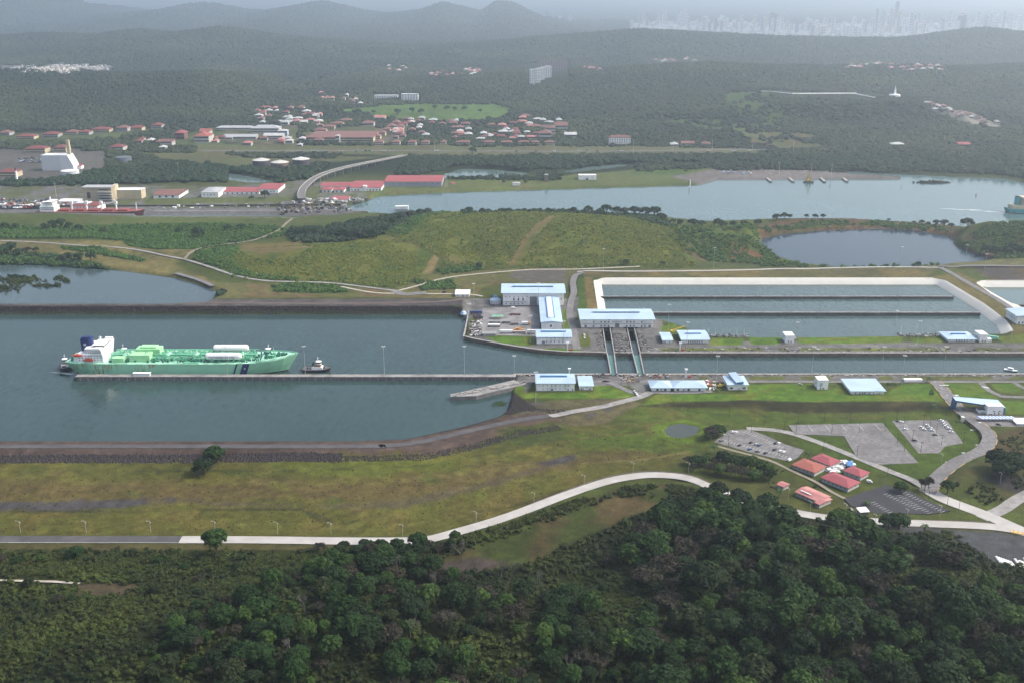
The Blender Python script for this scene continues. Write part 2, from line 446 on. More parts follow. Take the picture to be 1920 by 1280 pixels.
paint([(-100,122),(30,120),(66,124),(50,129),(-100,130)], (.30,.27,.25), 10, 60, k=.6, z='g')
paint([(1180,44),(1500,42),(2200,40),(2900,40),(2900,72),(1860,70),(1500,75),(1300,62),(1180,56)], (.42,.42,.42), 60, 300, z=20)
# --- river bank, old locks
paint([(680,372),(830,361),(1000,356),(1160,351),(1310,347),(1345,337),(1420,334),(1320,318),(1210,318),(1120,326),(1020,334),(860,340),(700,352),(680,360)], (.125,.16,.06), 4, 4, mottle=((.15,.155,.07),.4))
paint([(1200,318),(1260,308),(1330,318),(1280,330),(1180,330)], (.09,.15,.045), 5, 12)
paint([(1260,332),(1345,320),(1440,322),(1560,325),(1640,330),(1690,334),(1688,338),(1600,338),(1450,339),(1345,339),(1310,347)], (.21,.19,.175), 3, 4)
paint([(-300,352),(150,348),(270,350),(420,352),(560,340),(680,345),(700,352),(685,372),(560,385),(300,392),(-300,398)], (.20,.195,.185), 4, 5, mottle=((.13,.15,.08),.5))
paint([(270,374),(560,370),(560,378),(270,386)], (.125,.15,.06), 3, 4)
paint([(-300,396),(640,390),(680,400),(600,408),(250,412),(-300,412)], (.19,.185,.18), 2, 2)
paint([(-300,407),(60,406),(250,411),(530,408),(700,402),(760,420),(520,432),(330,428),(-300,425)], (.10,.135,.045), 3, 4, mottle=((.135,.145,.06),.4))
# --- land between
paint([(-300,425),(100,428),(400,425),(520,430),(560,440),(440,462),(380,470),(180,450),(-300,448)], (.050,.095,.030), 3, 6)
paint([(-300,450),(150,452),(270,457),(400,465),(330,500),(440,545),(440,562),(405,560),(395,545),(330,520),(150,495),(-300,490)], (.21,.18,.085), 3, 6, mottle=((.13,.13,.06),.35))
paint([(230,455),(400,463),(380,470),(300,474),(250,468)], (.045,.105,.028), 1.5, 2)
paint([(112,465),(180,468),(272,490),(268,494),(200,482),(120,470)], (.045,.105,.028), 1.5, 2)
paint([(0,480),(100,480),(190,500),(330,520),(300,520),(140,503),(0,497)], (.03,.065,.02), 2, 5)
paint([(370,472),(450,462),(600,452),(760,452),(840,470),(815,500),(790,520),(740,533),(560,528),(440,520),(375,495)], YEL, 3, 5, mottle=((.085,.125,.025),.42))
paint([(370,475),(430,463),(470,470),(440,495),(480,515),(420,515),(375,492)], (.06,.12,.025), 3, 10, k=.8)
paint([(440,458),(560,458),(600,462),(560,482),(490,488),(460,480)], (.19,.145,.075), 5, 14, k=.8)
paint([(540,440),(700,420),(780,398),(900,392),(1100,388),(1250,395),(1260,430),(1310,490),(1300,497),(980,500),(850,500),(720,450)], YEL, 3, 5, mottle=((.10,.135,.03),.40))
paint([(700,430),(800,400),(860,400),(780,450),(700,455)], (.07,.12,.03), 4, 15, k=.8)
paint([(780,410),(860,402),(1000,398),(1000,410),(860,420),(770,422)], (.17,.13,.075), 4, 18, k=.7)
paint([(860,440),(1000,425),(1040,420),(1030,430),(900,440)], (.17,.115,.065), 3, 8, k=.8)
paint([(1080,395),(1240,400),(1250,430),(1180,430),(1100,415)], (.075,.13,.03), 4, 20, k=.7)
paintline([(1040,425),(1020,445),(985,470),(955,500)], 9, (.20,.15,.085), 2, 2)
paintline([(740,460),(770,466),(820,485),(800,515)], 12, (.25,.19,.105), 2, 3)
paintline([(820,485),(870,497),(920,500)], 9, (.20,.16,.09), 2, 3)
paintline([(440,480),(540,470),(700,448),(740,460)], 5, (.19,.16,.085), 2, 3)
paintline([(1247,420),(1262,445),(1290,475),(1320,492)], 12, (.17,.12,.085), 3, 3)
paint([(1255,440),(1300,428),(1420,430),(1428,460),(1460,485),(1420,492),(1330,488),(1270,465)], (.075,.12,.032), 3, 6, mottle=((.13,.15,.045),.4))
paint([(1360,465),(1400,470),(1440,485),(1420,492),(1370,490)], (.19,.10,.06), 3, 6)
paint([(1400,432),(1440,420),(1540,408),(1640,408),(1760,420),(1800,432),(1795,446),(1720,433),(1640,429),(1540,432),(1430,447)], (.10,.085,.045), 3, 8, mottle=((.13,.075,.055),.5))
paint([(1420,452),(1440,443),(1540,432),(1640,428),(1720,431),(1775,440),(1790,446),(1790,449),(1720,436),(1640,432),(1540,436),(1470,443),(1428,456)], (.24,.20,.165), 1.5, 2)
paint([(1690,420),(1780,436),(1800,448),(1740,442)], (.19,.115,.065), 4, 6, k=.8)
paint([(1788,458),(1830,450),(1920,455),(2100,460),(2100,490),(1860,490),(1810,470)], (.05,.085,.025), 3, 6, mottle=((.10,.06,.045),.4))
paint([(380,532),(560,535),(740,545),(870,545),(900,540),(900,552),(870,562),(400,562)], (.14,.14,.065), 2, 4, mottle=((.18,.13,.08),.4))
paint([(510,538),(560,533),(640,540),(660,552),(560,552),(515,550)], (.055,.11,.03), 2, 3)
paint([(775,530),(850,528),(860,545),(790,548)], (.055,.11,.03), 2, 3)
paint([(840,512),(920,508),(980,505),(1085,505),(1080,540),(940,535),(880,548),(780,560),(740,545),(800,520)], (.135,.14,.055), 2, 5, mottle=((.15,.13,.07),.4))
paint([(970,508),(1060,506),(1060,530),(985,532),(950,520)], (.14,.125,.105), 3, 6)
paint([(1085,510),(1500,500),(1760,498),(1740,521),(1100,521)], (.12,.115,.06), 2, 4, z=5, mottle=((.19,.15,.07),.45))
paint([(1300,494),(1430,490),(1570,500),(1500,504),(1300,505)], (.075,.095,.04), 2, 4)
paint([(1560,500),(1860,492),(2100,492),(2100,505),(1560,505)], (.14,.14,.07), 2, 3, z=5)
paint([(1820,502),(2300,500),(2300,528),(1860,528)], (.085,.072,.062), 3, 5, z=6, mottle=((.12,.085,.05),.3))
paint([(1740,520),(1800,510),(1840,530),(1925,600),(1925,628),(1895,626),(1830,565)], (.15,.13,.055), 2, 4, z=6)
paint([(1085,521),(1108,521),(1124,590),(1085,590)], (.20,.15,.075), 1, 2, z=5)
paint([(1078,520),(1095,520),(1102,590),(1082,585)], (.075,.125,.03), 1, 1, z=5)
# --- levee
paint([(-900,562),(0,562),(400,561),(880,560),(880,573),(400,574),(-900,574)], (.135,.115,.108), 1.5, 1.5, z=8, mottle=((.10,.09,.09),.5))
paint([(-900,574,8),(400,574,8),(850,574,8),(874,580,6),(874,600,0),(845,589,0),(-900,589,0)], (.026,.020,.020), 1, 1, z=4)
# --- lock platforms (esplanades)
paint([(868,560),(1085,560),(1080,600),(1240,590),(1250,640),(1400,640),(2300,645),(2300,664),(1130,664),(1000,660),(868,636)], (.20,.195,.185), 1.5, 1, z=LZ)
paint([(960,700),(2300,700),(2300,712),(1240,712),(1200,740),(1180,722),(1090,724),(1080,714),(1000,714),(985,740),(962,740)], (.20,.195,.185), 1.5, 1, z=LZ)
paint([(905,560),(1012,560),(1012,622),(905,640)], (.155,.15,.148), 1, 1, z=LZ)
# lawns
def lawn(pts, z=LZ, c=(.105,.200,.030)):
    paint(pts, tuple(k*1.0 for k in c), .8, 1.0, z=z, mottle=((.16,.20,.04),.4))
lawn([(905,628),(1000,631),(1005,646),(985,648),(930,641)])
lawn([(1054,580),(1066,580),(1068,615),(1056,620)]); lawn([(880,600),(890,590),(896,600),(886,634),(872,632)],c=(.12,.13,.05))
lawn([(1020,652),(1090,653),(1085,659),(1015,659)]); lawn([(1088,626),(1104,626),(1108,645),(1102,651),(1090,651),(1086,640)],c=(.12,.14,.04))
lawn([(1334,635),(1395,635),(1390,647),(1330,647)]); lawn([(1404,630),(1470,630),(1465,642),(1450,646),(1408,646)])
lawn([(1495,630),(1693,630),(1690,643),(1500,645)]); lawn([(1708,634),(1768,634),(1768,643),(1712,643)]); lawn([(1865,630),(2100,628),(2100,643),(1880,642)])
lawn([(1240,612),(1262,606),(1292,623),(1240,630)])
for a, b in ((1238,1430),(1460,1480),(1500,1780),(1826,1900),(1910,2100)):
    lawn([(a,652),(b,652),(b-3,657),(a,657)], c=(.125,.135,.05))
for a, b in ((1090,1110),(1310,1330),(1405,1475),(1500,1560),(1648,1675),(1690,1862),(1895,2000)):
    lawn([(a,705),(b-6,705),(b,708),(b-6,710.5),(a,710.5)], c=(.125,.135,.05))
lawn([(962,722),(984,722),(985,736),(1010,736),(1113,736),(1116,722),(1145,722),(1170,730),(1198,735),(1195,744),(1170,746),(1000,746),(965,748)])
lawn([(1205,760),(1230,738),(1400,738),(1400,721),(1520,718),(1527,730),(1560,730),(1580,718),(1592,740),(1660,738),(1690,720),(1745,720),(1770,750),(1760,752),(1500,755),(1380,751),(1260,752)])
lawn([(1766,718),(1835,716),(1850,730),(1880,750),(1960,756),(2200,760),(2200,775),(1890,775),(1860,748),(1795,742)]); lawn([(1858,720),(1900,717),(1920,728),(1900,737),(1870,732)])
# terrace slope and lower ground
paint([(1170,765,2),(1300,753,3),(1400,750,3),(1500,754,3),(1700,752,3),(1750,753,3),(1795,770,2),(1760,768,1),(1660,772,1),(1500,774,1),(1380,765,2),(1250,764,2)], (.040,.040,.022), 1.5, 2, mottle=((.085,.075,.035),.3))
paint([(1180,768),(1400,768),(1500,776),(1760,774),(1770,786),(1680,792),(1480,795),(1340,790),(1200,790)], (.085,.125,.028), 3, 5, z=1, mottle=((.125,.13,.04),.4))
paint([(1000,755),(1180,748),(1200,760),(1120,800),(1010,800),(960,780),(965,752)], (.13,.115,.075), 2, 5, mottle=((.10,.095,.09),.4))
paint([(950,725),(985,752),(1010,770),(960,785),(930,783),(950,762)], (.045,.038,.036), 1.5, 3)
# near embankment
paint([(-900,822,6),(300,822,6),(650,822,6),(760,818,6),(880,795,6),(950,780,5),(1020,774,5),(1060,786,4),(960,806,5),(860,836,6),(780,853,6),(-900,853,6)], (.115,.083,.068), .8, 1.2)
paint([(-900,822.5,6),(650,823,6),(760,819,6),(880,797,6),(930,783,5),(930,786,5),(870,803,6),(760,823,6),(640,826,6),(-900,825.5,6)], (.045,.038,.035), .6, 1.5)
paint([(-900,852,6),(300,852,6),(560,851,6),(600,853,5),(600,858,2),(400,860,2),(300,864,2),(-900,865,2)], (.030,.026,.026), 1, 3)
paint([(600,855,5),(780,852,6),(870,835,6),(960,808,5),(1010,800,4),(960,815,3),(880,840,3),(785,860,3),(600,860,3)], (.035,.030,.028), 1, 4)
# the long meadow
paint([(-900,862),(780,860),(900,840),(1060,800),(1250,790),(1300,800),(1300,850),(1260,880),(1180,888),(1050,925),(850,1005),(-900,1005)], OLIVE, 2, 4, z=1, mottle=((.145,.135,.042),.45))
paint([(-300,890),(200,900),(500,905),(700,900),(900,880),(1100,850),(1270,830),(1290,850),(1150,865),(900,905),(750,935),(400,940),(-300,935)], (.135,.098,.052), 8, 22, k=.75, z=1)
paint([(480,868),(700,862),(860,858),(860,875),(700,890),(560,885)], (.12,.14,.03), 8, 22, k=.8, z=1)
paint([(1060,820),(1200,800),(1300,830),(1260,850),(1100,840)], (.085,.135,.022), 8, 22, k=.8, z=1)
paint([(940,810),(1060,800),(1040,830),(950,840)], (.06,.085,.028), 6, 14, k=.8, z=1)
paint([(-300,945),(100,940),(250,935),(330,932),(330,940),(240,950),(60,962),(-300,968)], (.085,.080,.082), 2, 6, k=.95, z=1)
paint([(330,935),(560,945),(740,942),(900,905),(1000,880),(1090,850),(1080,862),(940,905),(760,950),(560,952),(400,948)], (.115,.095,.075), 3, 8, k=.8, z=1)
paint([(1010,868),(1040,858),(1085,848),(1075,862),(1030,874)], (.075,.07,.068), 2, 5, k=.9, z=1)
paint([(-300,965),(200,955),(600,955),(760,955),(1000,905),(1180,870),(1260,870),(1200,884),(1050,920),(850,1000),(-300,1000)], (.112,.115,.032), 3, 8, k=.9, z=1, mottle=((.15,.125,.045),.4))
paintline([(0,960),(250,957),(560,954),(600,965),(625,980)], 2.5, (.06,.06,.03), 1, 1, z=1)
paintline([(640,985),(700,965),(740,955)], 2, (.06,.065,.03), 1, 1, z=1)
paintline([(840,966),(960,950),(1100,905)], 3, (.08,.075,.03), 1, 2, z=1)
paintline([(1090,868),(1200,862),(1300,845)], 3, (.19,.16,.08), 1, 1, z=1)
paint([(1218,800),(1250,788),(1290,786),(1330,800),(1325,825),(1290,832),(1240,822)], (.115,.175,.028), 1.5, 3, z=1)
paint([(1330,800),(1350,790),(1460,790),(1480,800),(1380,805),(1345,830),(1290,850),(1300,830)], (.095,.125,.03), 2, 3, z=1)
for ln, wd, c_ in (([(0,905),(300,900),(700,905),(1000,870)],1.6,(.17,.15,.06)),([(0,909),(300,904),(700,909),(1000,874)],1.6,(.17,.15,.06)),([(200,880),(500,884),(800,872),(1000,835),(1200,808)],2.0,(.07,.085,.03)),([(60,985),(400,984),(760,984),(900,962)],1.4,(.17,.16,.06)),([(560,950),(620,990)],2.2,(.06,.07,.03)),([(900,985),(1020,935),(1150,895)],1.5,(.06,.065,.03)),([(1040,830),(1130,815),(1230,812)],2.0,(.16,.14,.06)),([(1240,765),(1330,775),(1500,783),(1700,781)],1.6,(.065,.09,.03)),([(1000,812),(1070,845),(1120,860)],1.8,(.06,.07,.03)),([(1480,700+60),(1600,762),(1740,760)],1.2,(.05,.05,.025))):
    paintline(ln, wd, c_, .8, 1.2, z=1)
for k_ in range(26):
    a_ = 40+k_*47; paint([(a_,872+(k_*13)%90),(a_+22,868+(k_*13)%90),(a_+40,874+(k_*13)%90),(a_+18,880+(k_*13)%90)], ((.07,.10,.025),(.17,.13,.07),(.14,.16,.04),(.10,.075,.045))[k_%4], 3, 9, .65, z=1)
# right side
paint([(1480,790),(1680,785),(1800,790),(1860,830),(1840,870),(1760,905),(1680,900),(1500,840)], (.080,.125,.026), 2, 3, z=.5)
paint([(1840,830),(1925,800),(2200,800),(2200,960),(1900,960),(1790,920),(1760,910),(1850,870)], (.085,.095,.035), 3, 8, z=1, mottle=((.11,.08,.05),.35))
paint([(1835,905),(1880,895),(1925,910),(2000,925),(1960,940),(1880,930)], (.05,.046,.044), 3, 5, z=1)
paint([(1430,905),(1500,900),(1620,945),(1640,975),(1520,970),(1400,940),(1320,905)], (.095,.105,.035), 3, 5, z=.5)
# foreground: ground colours kept dark, standing in for cloud shade
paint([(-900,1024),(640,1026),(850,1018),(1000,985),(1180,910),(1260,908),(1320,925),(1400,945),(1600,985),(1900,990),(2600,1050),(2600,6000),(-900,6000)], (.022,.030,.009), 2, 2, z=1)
paint([(-900,1024),(640,1026),(650,1034),(300,1040),(-900,1040)], (.095,.085,.042), 1, 2, z=1)
paint([(-300,1036),(640,1036),(600,1095),(560,1100),(140,1095),(-300,1085)], (.040,.050,.014), 2, 6, z=2)
paint([(-300,1100),(130,1100),(480,1100),(520,1120),(330,1180),(150,1260),(-300,1300)], (.038,.044,.013), 3, 8, z=2, mottle=((.02,.03,.01),.4))
paint([(130,1108),(200,1104),(270,1112),(250,1135),(180,1150),(130,1140)], (.085,.066,.050), 1.5, 3, z=2)
paint([(350,1105),(480,1100),(500,1115),(400,1125)], (.060,.10,.018), 2, 5, z=2)
paint([(860,1015),(1000,975),(1180,912),(1250,908),(1290,920),(1240,950),(1100,1010),(1060,1040),(950,1075),(830,1085),(780,1060)], (.088,.072,.036), 3, 6, z=1.5, mottle=((.060,.080,.024),.55))
paint([(820,1060),(900,1050),(960,1060),(900,1080),(830,1085)], (.085,.066,.056), 2, 4, z=1.5)
paint([(1100,940),(1200,935),(1240,950),(1160,975),(1120,970)], (.12,.088,.05), 3, 5, k=.8, z=1.5)
paint([(1060,1090),(1160,1090),(1210,1150),(1190,1230),(1130,1200),(1120,1140)], (.035,.065,.014), 3, 6, z=2)
paint([(1690,1120),(1800,1120),(1830,1160),(1760,1175),(1700,1150)], (.035,.065,.014), 3, 6, z=4)
paint([(1800,1140),(1880,1135),(1900,1165),(1830,1170)], (.07,.055,.045), 3, 5, z=4)
paint([(1540,980),(1720,990),(1900,1000),(1990,1040),(1960,1080),(1840,1075),(1800,1030),(1600,1010)], (.080,.084,.088), 2, 2, z=2.5)
paint([(1560,975),(1900,988),(1960,1005),(1960,1018),(1880,1003),(1560,990)], (.085,.085,.035), 1.5, 2, z=2.5)
# overall dapple so that no cover is even
j = 0.62 + 0.76 * fbm(GX / 6.5, GY / 6.5, 3, 31)
j2 = 0.74 + 0.52 * fbm(GX / 120, GY / 120, 3, 32)
GC = GC * (0.52 * j * j2)[..., None]
GC[..., 2] *= np.where(GC[..., 2] < .78 * GC[..., 1], .74, 1.0)
gm = grid_mesh('ground', GX, GY, GZ, GC)
def ground_material():
    m = bpy.data.materials.new('ground cover'); m.use_nodes = True; nt = m.node_tree; b = nt.nodes['Principled BSDF']
    b.inputs['Roughness'].default_value = 0.95; b.inputs['Specular IOR Level'].default_value = 0.1
    at = nt.nodes.new('ShaderNodeAttribute'); at.attribute_name = 'tint'
    tc = nt.nodes.new('ShaderNodeTexCoord')
    out = at.outputs['Color']
    for sc, lo, hi in ((0.16, 0.72, 1.28), (0.75, 0.58, 1.42)):
        n = nt.nodes.new('ShaderNodeTexNoise'); n.inputs['Scale'].default_value = sc; n.inputs['Detail'].default_value = 5; n.inputs['Roughness'].default_value = .65
        nt.links.new(tc.outputs['Object'], n.inputs['Vector'])
        r = nt.nodes.new('ShaderNodeMapRange'); r.inputs['From Min'].default_value = .3; r.inputs['From Max'].default_value = .7; r.inputs['To Min'].default_value = lo; r.inputs['To Max'].default_value = hi
        nt.links.new(n.outputs['Fac'], r.inputs['Value'])
        x = nt.nodes.new('ShaderNodeMix'); x.data_type = 'RGBA'; x.blend_type = 'MULTIPLY'; x.inputs[0].default_value = 1
        nt.links.new(out, x.inputs[6]); nt.links.new(r.outputs[0], x.inputs[7]); out = x.outputs[2]
    nt.links.new(out, b.inputs['Base Color'])
    bp = nt.nodes.new('ShaderNodeBump'); bp.inputs['Strength'].default_value = 0.5; bp.inputs['Distance'].default_value = 0.6
    nt.links.new(n.outputs['Fac'], bp.inputs['Height']); nt.links.new(bp.outputs[0], b.inputs['Normal'])
    return m
gm.materials.append(ground_material())
tag(link('ground', gm), kind='structure')

# ------------------------------------------------------------------ water sheets
def water_mat(name, col, rough=0.09, bump=0.34, scale=0.18, patch=0.16, spec=.5):
    m = bpy.data.materials.new(name); m.use_nodes = True; nt = m.node_tree; b = nt.nodes['Principled BSDF']
    b.inputs['Roughness'].default_value = rough; b.inputs['IOR'].default_value = 1.33; b.inputs['Specular IOR Level'].default_value = spec
    tc = nt.nodes.new('ShaderNodeTexCoord')
    mp = nt.nodes.new('ShaderNodeMapping'); mp.inputs['Scale'].default_value = (1, .45, 1); mp.inputs['Rotation'].default_value = (0, 0, .25)
    nt.links.new(tc.outputs['Object'], mp.inputs[0])
    n = nt.nodes.new('ShaderNodeTexNoise'); n.inputs['Scale'].default_value = scale; n.inputs['Detail'].default_value = 8; n.inputs['Roughness'].default_value = .68
    nt.links.new(mp.outputs[0], n.inputs['Vector'])
    n3 = nt.nodes.new('ShaderNodeTexNoise'); n3.inputs['Scale'].default_value = 0.012; n3.inputs['Detail'].default_value = 4; n3.inputs['Distortion'].default_value = 1.2
    nt.links.new(mp.outputs[0], n3.inputs['Vector'])
    ad = nt.nodes.new('ShaderNodeMath'); ad.operation = 'MULTIPLY_ADD'; ad.inputs[1].default_value = 0.5
    nt.links.new(n3.outputs['Fac'], ad.inputs[0]); nt.links.new(n.outputs['Fac'], ad.inputs[2])
    mr = nt.nodes.new('ShaderNodeMapRange'); mr.inputs['From Min'].default_value = .5; mr.inputs['From Max'].default_value = 1.0; mr.inputs['To Min'].default_value = 1-patch*1.6; mr.inputs['To Max'].default_value = 1+patch*1.6
    nt.links.new(ad.outputs[0], mr.inputs['Value'])
    x = nt.nodes.new('ShaderNodeMix'); x.data_type = 'RGBA'; x.blend_type = 'MULTIPLY'; x.inputs[0].default_value = 1; x.inputs[6].default_value = (*col, 1)
    nt.links.new(mr.outputs[0], x.inputs[7]); nt.links.new(x.outputs[2], b.inputs['Base Color'])
    # roughness follows the same wind patches
    rr = nt.nodes.new('ShaderNodeMapRange'); rr.inputs['From Min'].default_value = .35; rr.inputs['From Max'].default_value = .65; rr.inputs['To Min'].default_value = rough*.6; rr.inputs['To Max'].default_value = rough*1.8
    nt.links.new(n3.outputs['Fac'], rr.inputs['Value']); nt.links.new(rr.outputs[0], b.inputs['Roughness'])
    bp = nt.nodes.new('ShaderNodeBump'); bp.inputs['Strength'].default_value = bump; bp.inputs['Distance'].default_value = 0.5
    nt.links.new(n.outputs['Fac'], bp.inputs['Height']); nt.links.new(bp.outputs[0], b.inputs['Normal'])
    return m
def water(name, pts, col, z=0.0, **k):
    w = W(pts, z)
    MB().add([(x, y, z) for x, y in w], [tuple(range(len(w)))]).obj(name, water_mat(name, col, **k))
    return tag(bpy.data.objects[name], kind='structure')
water('canal_water', [(-900,870),(1290,850),(1200,760),(1200,712),(2900,712),(2900,655),(1245,655),(1245,610),(1120,610),(1120,655),(1000,655),(900,640),(900,576),(-900,576)], (.027,.050,.048), spec=.27)
water('lake_water', [(-900,576),(600,576),(600,480),(-900,480)], (.045,.068,.070), spec=.36)
water('river_water', [(560,416),(1260,425),(1420,424),(1900,438),(2900,460),(2900,345),(1930,318),(1560,316),(1300,330),(620,350)], (.070,.118,.122), spec=.27)
water('quarry_water', [(1410,503),(1900,500),(1900,440),(1800,428),(1410,425)], (.026,.044,.060), spec=.17)
water('lagoon_water', [(400,350),(560,350),(560,320),(400,320)], (.08,.12,.11))
water('lagoon_water', [(780,345),(1030,345),(1200,330),(1440,320),(1440,300),(1030,300),(780,310)], (.08,.12,.11))
water('pond_water', [(1235,825),(1325,825),(1325,788),(1235,788)], (.034,.040,.026), z=0.2, bump=.1)
water('basin_water', [(1100,640),(1945,640),(1873,580),(1790,522),(1100,522)], (.045,.075,.072), spec=.27)
water('basin_water', [(1950,640),(2600,640),(2600,524),(1800,524),(1880,580)], (.045,.085,.075))
water('old_lock_water', [(-400,399),(120,399),(120,388),(-400,387)], (.085,.12,.12))
water('old_lock_water', [(250,412),(560,409),(560,400),(250,401)], (.085,.12,.12))

# ------------------------------------------------------------------ haze: one closed box of even, pale air
hm = bpy.data.materials.new('haze'); hm.use_nodes = True; nt = hm.node_tree
for n in list(nt.nodes):
    if n.type != 'OUTPUT_MATERIAL': nt.nodes.remove(n)
pv = nt.nodes.new('ShaderNodeVolumePrincipled')
pv.inputs['Color'].default_value = (*HAZE_COLOR, 1); pv.inputs['Density'].default_value = HAZE_DENSITY; pv.inputs['Anisotropy'].default_value = 0.6
nt.links.new(pv.outputs[0], nt.nodes['Material Output'].inputs['Volume'])
zmin = float(GZ.min()) - 1.5
hb = MB().box(-110000, 110000, -6000, 110000, -8, 470).obj('haze', hm)
tag(hb, kind='stuff')
# ================================================================== ROADS, LOTS, WALLS
M_ASPH = mat('asphalt', (.062,.060,.062), .9, .18, .15, dirt=(.10,.095,.09), dirt_amt=.6, dirt_scale=.08)
M_ASPHG = mat('worn asphalt', (.140,.136,.134), .9, .32, .35, dirt=(.085,.082,.078), dirt_amt=.75, dirt_scale=.05)
M_BLACK = mat('fresh asphalt', (.026,.026,.030), .8, .15, .1)
M_CONC = mat('pale concrete', (.34,.328,.305), .85, .10, .12, dirt=(.26,.245,.22), dirt_amt=.6, dirt_scale=.05)
M_CONCG = mat('grey concrete', (.235,.228,.215), .9, .2, .25, dirt=(.13,.125,.12), dirt_amt=.8, dirt_scale=.12)
M_DIRT = mat('dirt road', (.19,.165,.125), .95, .18, .2)
M_PALE = mat('pale gravel road', (.33,.30,.25), .95, .15, .2)
M_BROWN = mat('brown gravel', (.10,.078,.068), .95, .2, .2)
M_WHITE = mat('white road paint', (.72,.72,.70), .7, .1, .5)
M_YEL = mat('orange kerb paint', (.42,.27,.12), .8, .2, .3)
def spline(pts, step=5.0):
    p = [Vector((*q,)) for q in pts]; out = []
    for i in range(len(p)-1):
        a = p[max(i-1,0)]; b = p[i]; c = p[i+1]; d = p[min(i+2,len(p)-1)]
        n = max(1, int((c-b).length/step))
        for k in range(n):
            t = k/n
            out.append(0.5*((2*b)+(c-a)*t+(2*a-5*b+4*c-d)*t*t+(3*b-a-3*c+d)*t**3))
    out.append(p[-1]); return out
def ribbon(name, px, width, m, lift=.14, step=5.0, off=0.0, world_pts=None, flat=None, kind='structure', dash=None):
    c = world_pts or spline([G(*q)[:2] for q in px], step)
    n = len(c); L=[]; R=[]
    for i in range(n):
        a = c[max(i-1,0)]; b = c[min(i+1,n-1)]; d = (b-a); d = d/(d.length or 1); nn = Vector((-d.y, d.x))
        L.append(c[i]+nn*(off+width/2)); R.append(c[i]+nn*(off-width/2))
    X = np.array([[l.x, (l.x+r.x)/2, r.x] for l, r in zip(L,R)]); Y = np.array([[l.y,(l.y+r.y)/2,r.y] for l,r in zip(L,R)])
    Z = height(X, Y)
    if flat is None:
        Zc = Z.max(1, keepdims=True); k = 5
        Zs = np.convolve(np.pad(Zc[:,0],(k,k),'edge'), np.ones(2*k+1)/(2*k+1), 'valid')[:,None]
        Z = np.maximum(np.repeat(Zs,3,1), Z) + lift
    else: Z[:] = flat
    b = MB()
    for i in range(n-1):
        if dash and (i % dash[1]) >= dash[0]: continue
        vs = [(X[i,j],Y[i,j],Z[i,j]) for j in (0,1,2)]+[(X[i+1,j],Y[i+1,j],Z[i+1,j]) for j in (0,1,2)]
        b.add(vs, [(0,1,4,3),(1,2,5,4)])
    o = b.obj(name, m)
    return tag(o, kind=kind), c
road1, c1 = ribbon('road', [(338,1011.5),(500,1012),(640,1014),(740,1014),(800,1011),(860,1000),(960,968),(1060,930),(1130,905),(1180,894),(1230,890.5),(1290,898),(1340,917),(1400,940),(1470,957),(1550,971),(1650,979),(1750,983),(1830,986),(1890,992),(1960,1010),(2200,1080)], 9.6, M_CONC, .3)
ribbon('kerb', None, .35, M_CONCG, .42, off=5.0, world_pts=c1); ribbon('kerb', None, .35, M_CONCG, .42, off=-5.0, world_pts=c1)
ribbon('drain', None, 1.1, M_BROWN, .1, off=7.2, world_pts=c1)
r0, c0 = ribbon('road', [(-900,1009),(-300,1010),(0,1011),(336,1011.5)], 9.6, M_ASPH, .28)
ribbon('road_marking', None, .22, M_WHITE, .34, off=4.3, world_pts=c0); ribbon('road_marking', None, .22, M_WHITE, .34, off=-4.3, world_pts=c0)
ribbon('road_marking', None, .16, M_WHITE, .34, world_pts=c0, dash=(1,3))
ribbon('kerb', None, .35, M_CONCG, .4, off=5.2, world_pts=c0)
ribbon('road', [(-900,836.5,6),(0,836.5,6),(650,836.5,6),(720,835,6),(780,830,6),(860,812,6),(940,794,5),(1000,783,4.5),(1030,779,4.5)], 7.5, M_ASPH, .3)
ribbon('road', [(1030,779,4.5),(1080,771,4),(1130,762,4),(1165,753,3.5),(1200,744,3.5),(1222,734,3.5)], 8.0, M_CONCG, .3)
ribbon('road', [(1130,714),(1150,720),(1180,733),(1205,740)], 6.5, M_ASPHG, .2)
r3, c3 = ribbon('road', [(1225,735),(1250,736),(1300,735.5),(1335,733)], 6, M_ASPHG, .2)
r3, c3 = ribbon('road', [(985,715),(1080,714.5),(1240,714.5),(1500,714.6),(1750,715),(2300,715)], 5.2, M_ASPHG, .2)
ribbon('kerb', None, .3, M_CONC, .36, off=-2.9, world_pts=c3)
r4, c4 = ribbon('road', [(1752,714),(1768,730),(1785,752),(1808,775),(1836,798),(1853,815),(1852,835),(1832,853),(1800,868),(1772,886),(1752,905),(1738,925)], 11.5, M_ASPHG, .35)
ribbon('kerb', None, .6, M_YEL, .5, off=6.0, world_pts=c4, dash=(2,3)); ribbon('kerb', None, .6, M_YEL, .5, off=-6.0, world_pts=c4, dash=(2,3))
ribbon('road_marking', None, .2, M_WHITE, .42, world_pts=c4, dash=(1,3))
ribbon('road', [(1838,716),(1852,730),(1872,740),(1900,744),(2100,747)], 6, M_ASPHG, .24)
ribbon('road', [(1900,716),(1922,728),(1960,738)], 5, M_ASPHG, .22)
ribbon('road', [(1082,511,5),(1200,509,5),(1400,506.5,5),(1560,503,6),(1690,501,6),(1770,501.5,6)], 5, M_CONC, .3)
ribbon('road', [(1760,500,6),(1790,500,6),(1850,498,6),(2200,499,6)], 6, M_ASPHG, .3)
ribbon('road', [(1762,503,6),(1790,516,6),(1840,545,6),(1890,576,6),(1925,600,6),(2010,650,5)], 8, M_ASPHG, .4)
ribbon('road', [(1200,500),(1085,505),(1000,506),(930,511),(860,518),(820,525),(780,537),(745,546)], 4.2, M_PALE, .3)
ribbon('road', [(1095,511,5),(1080,518,5),(1074,532),(1076,550),(1070,570),(1068,590),(1076,625),(1082,655)], 8, M_ASPHG, .3)
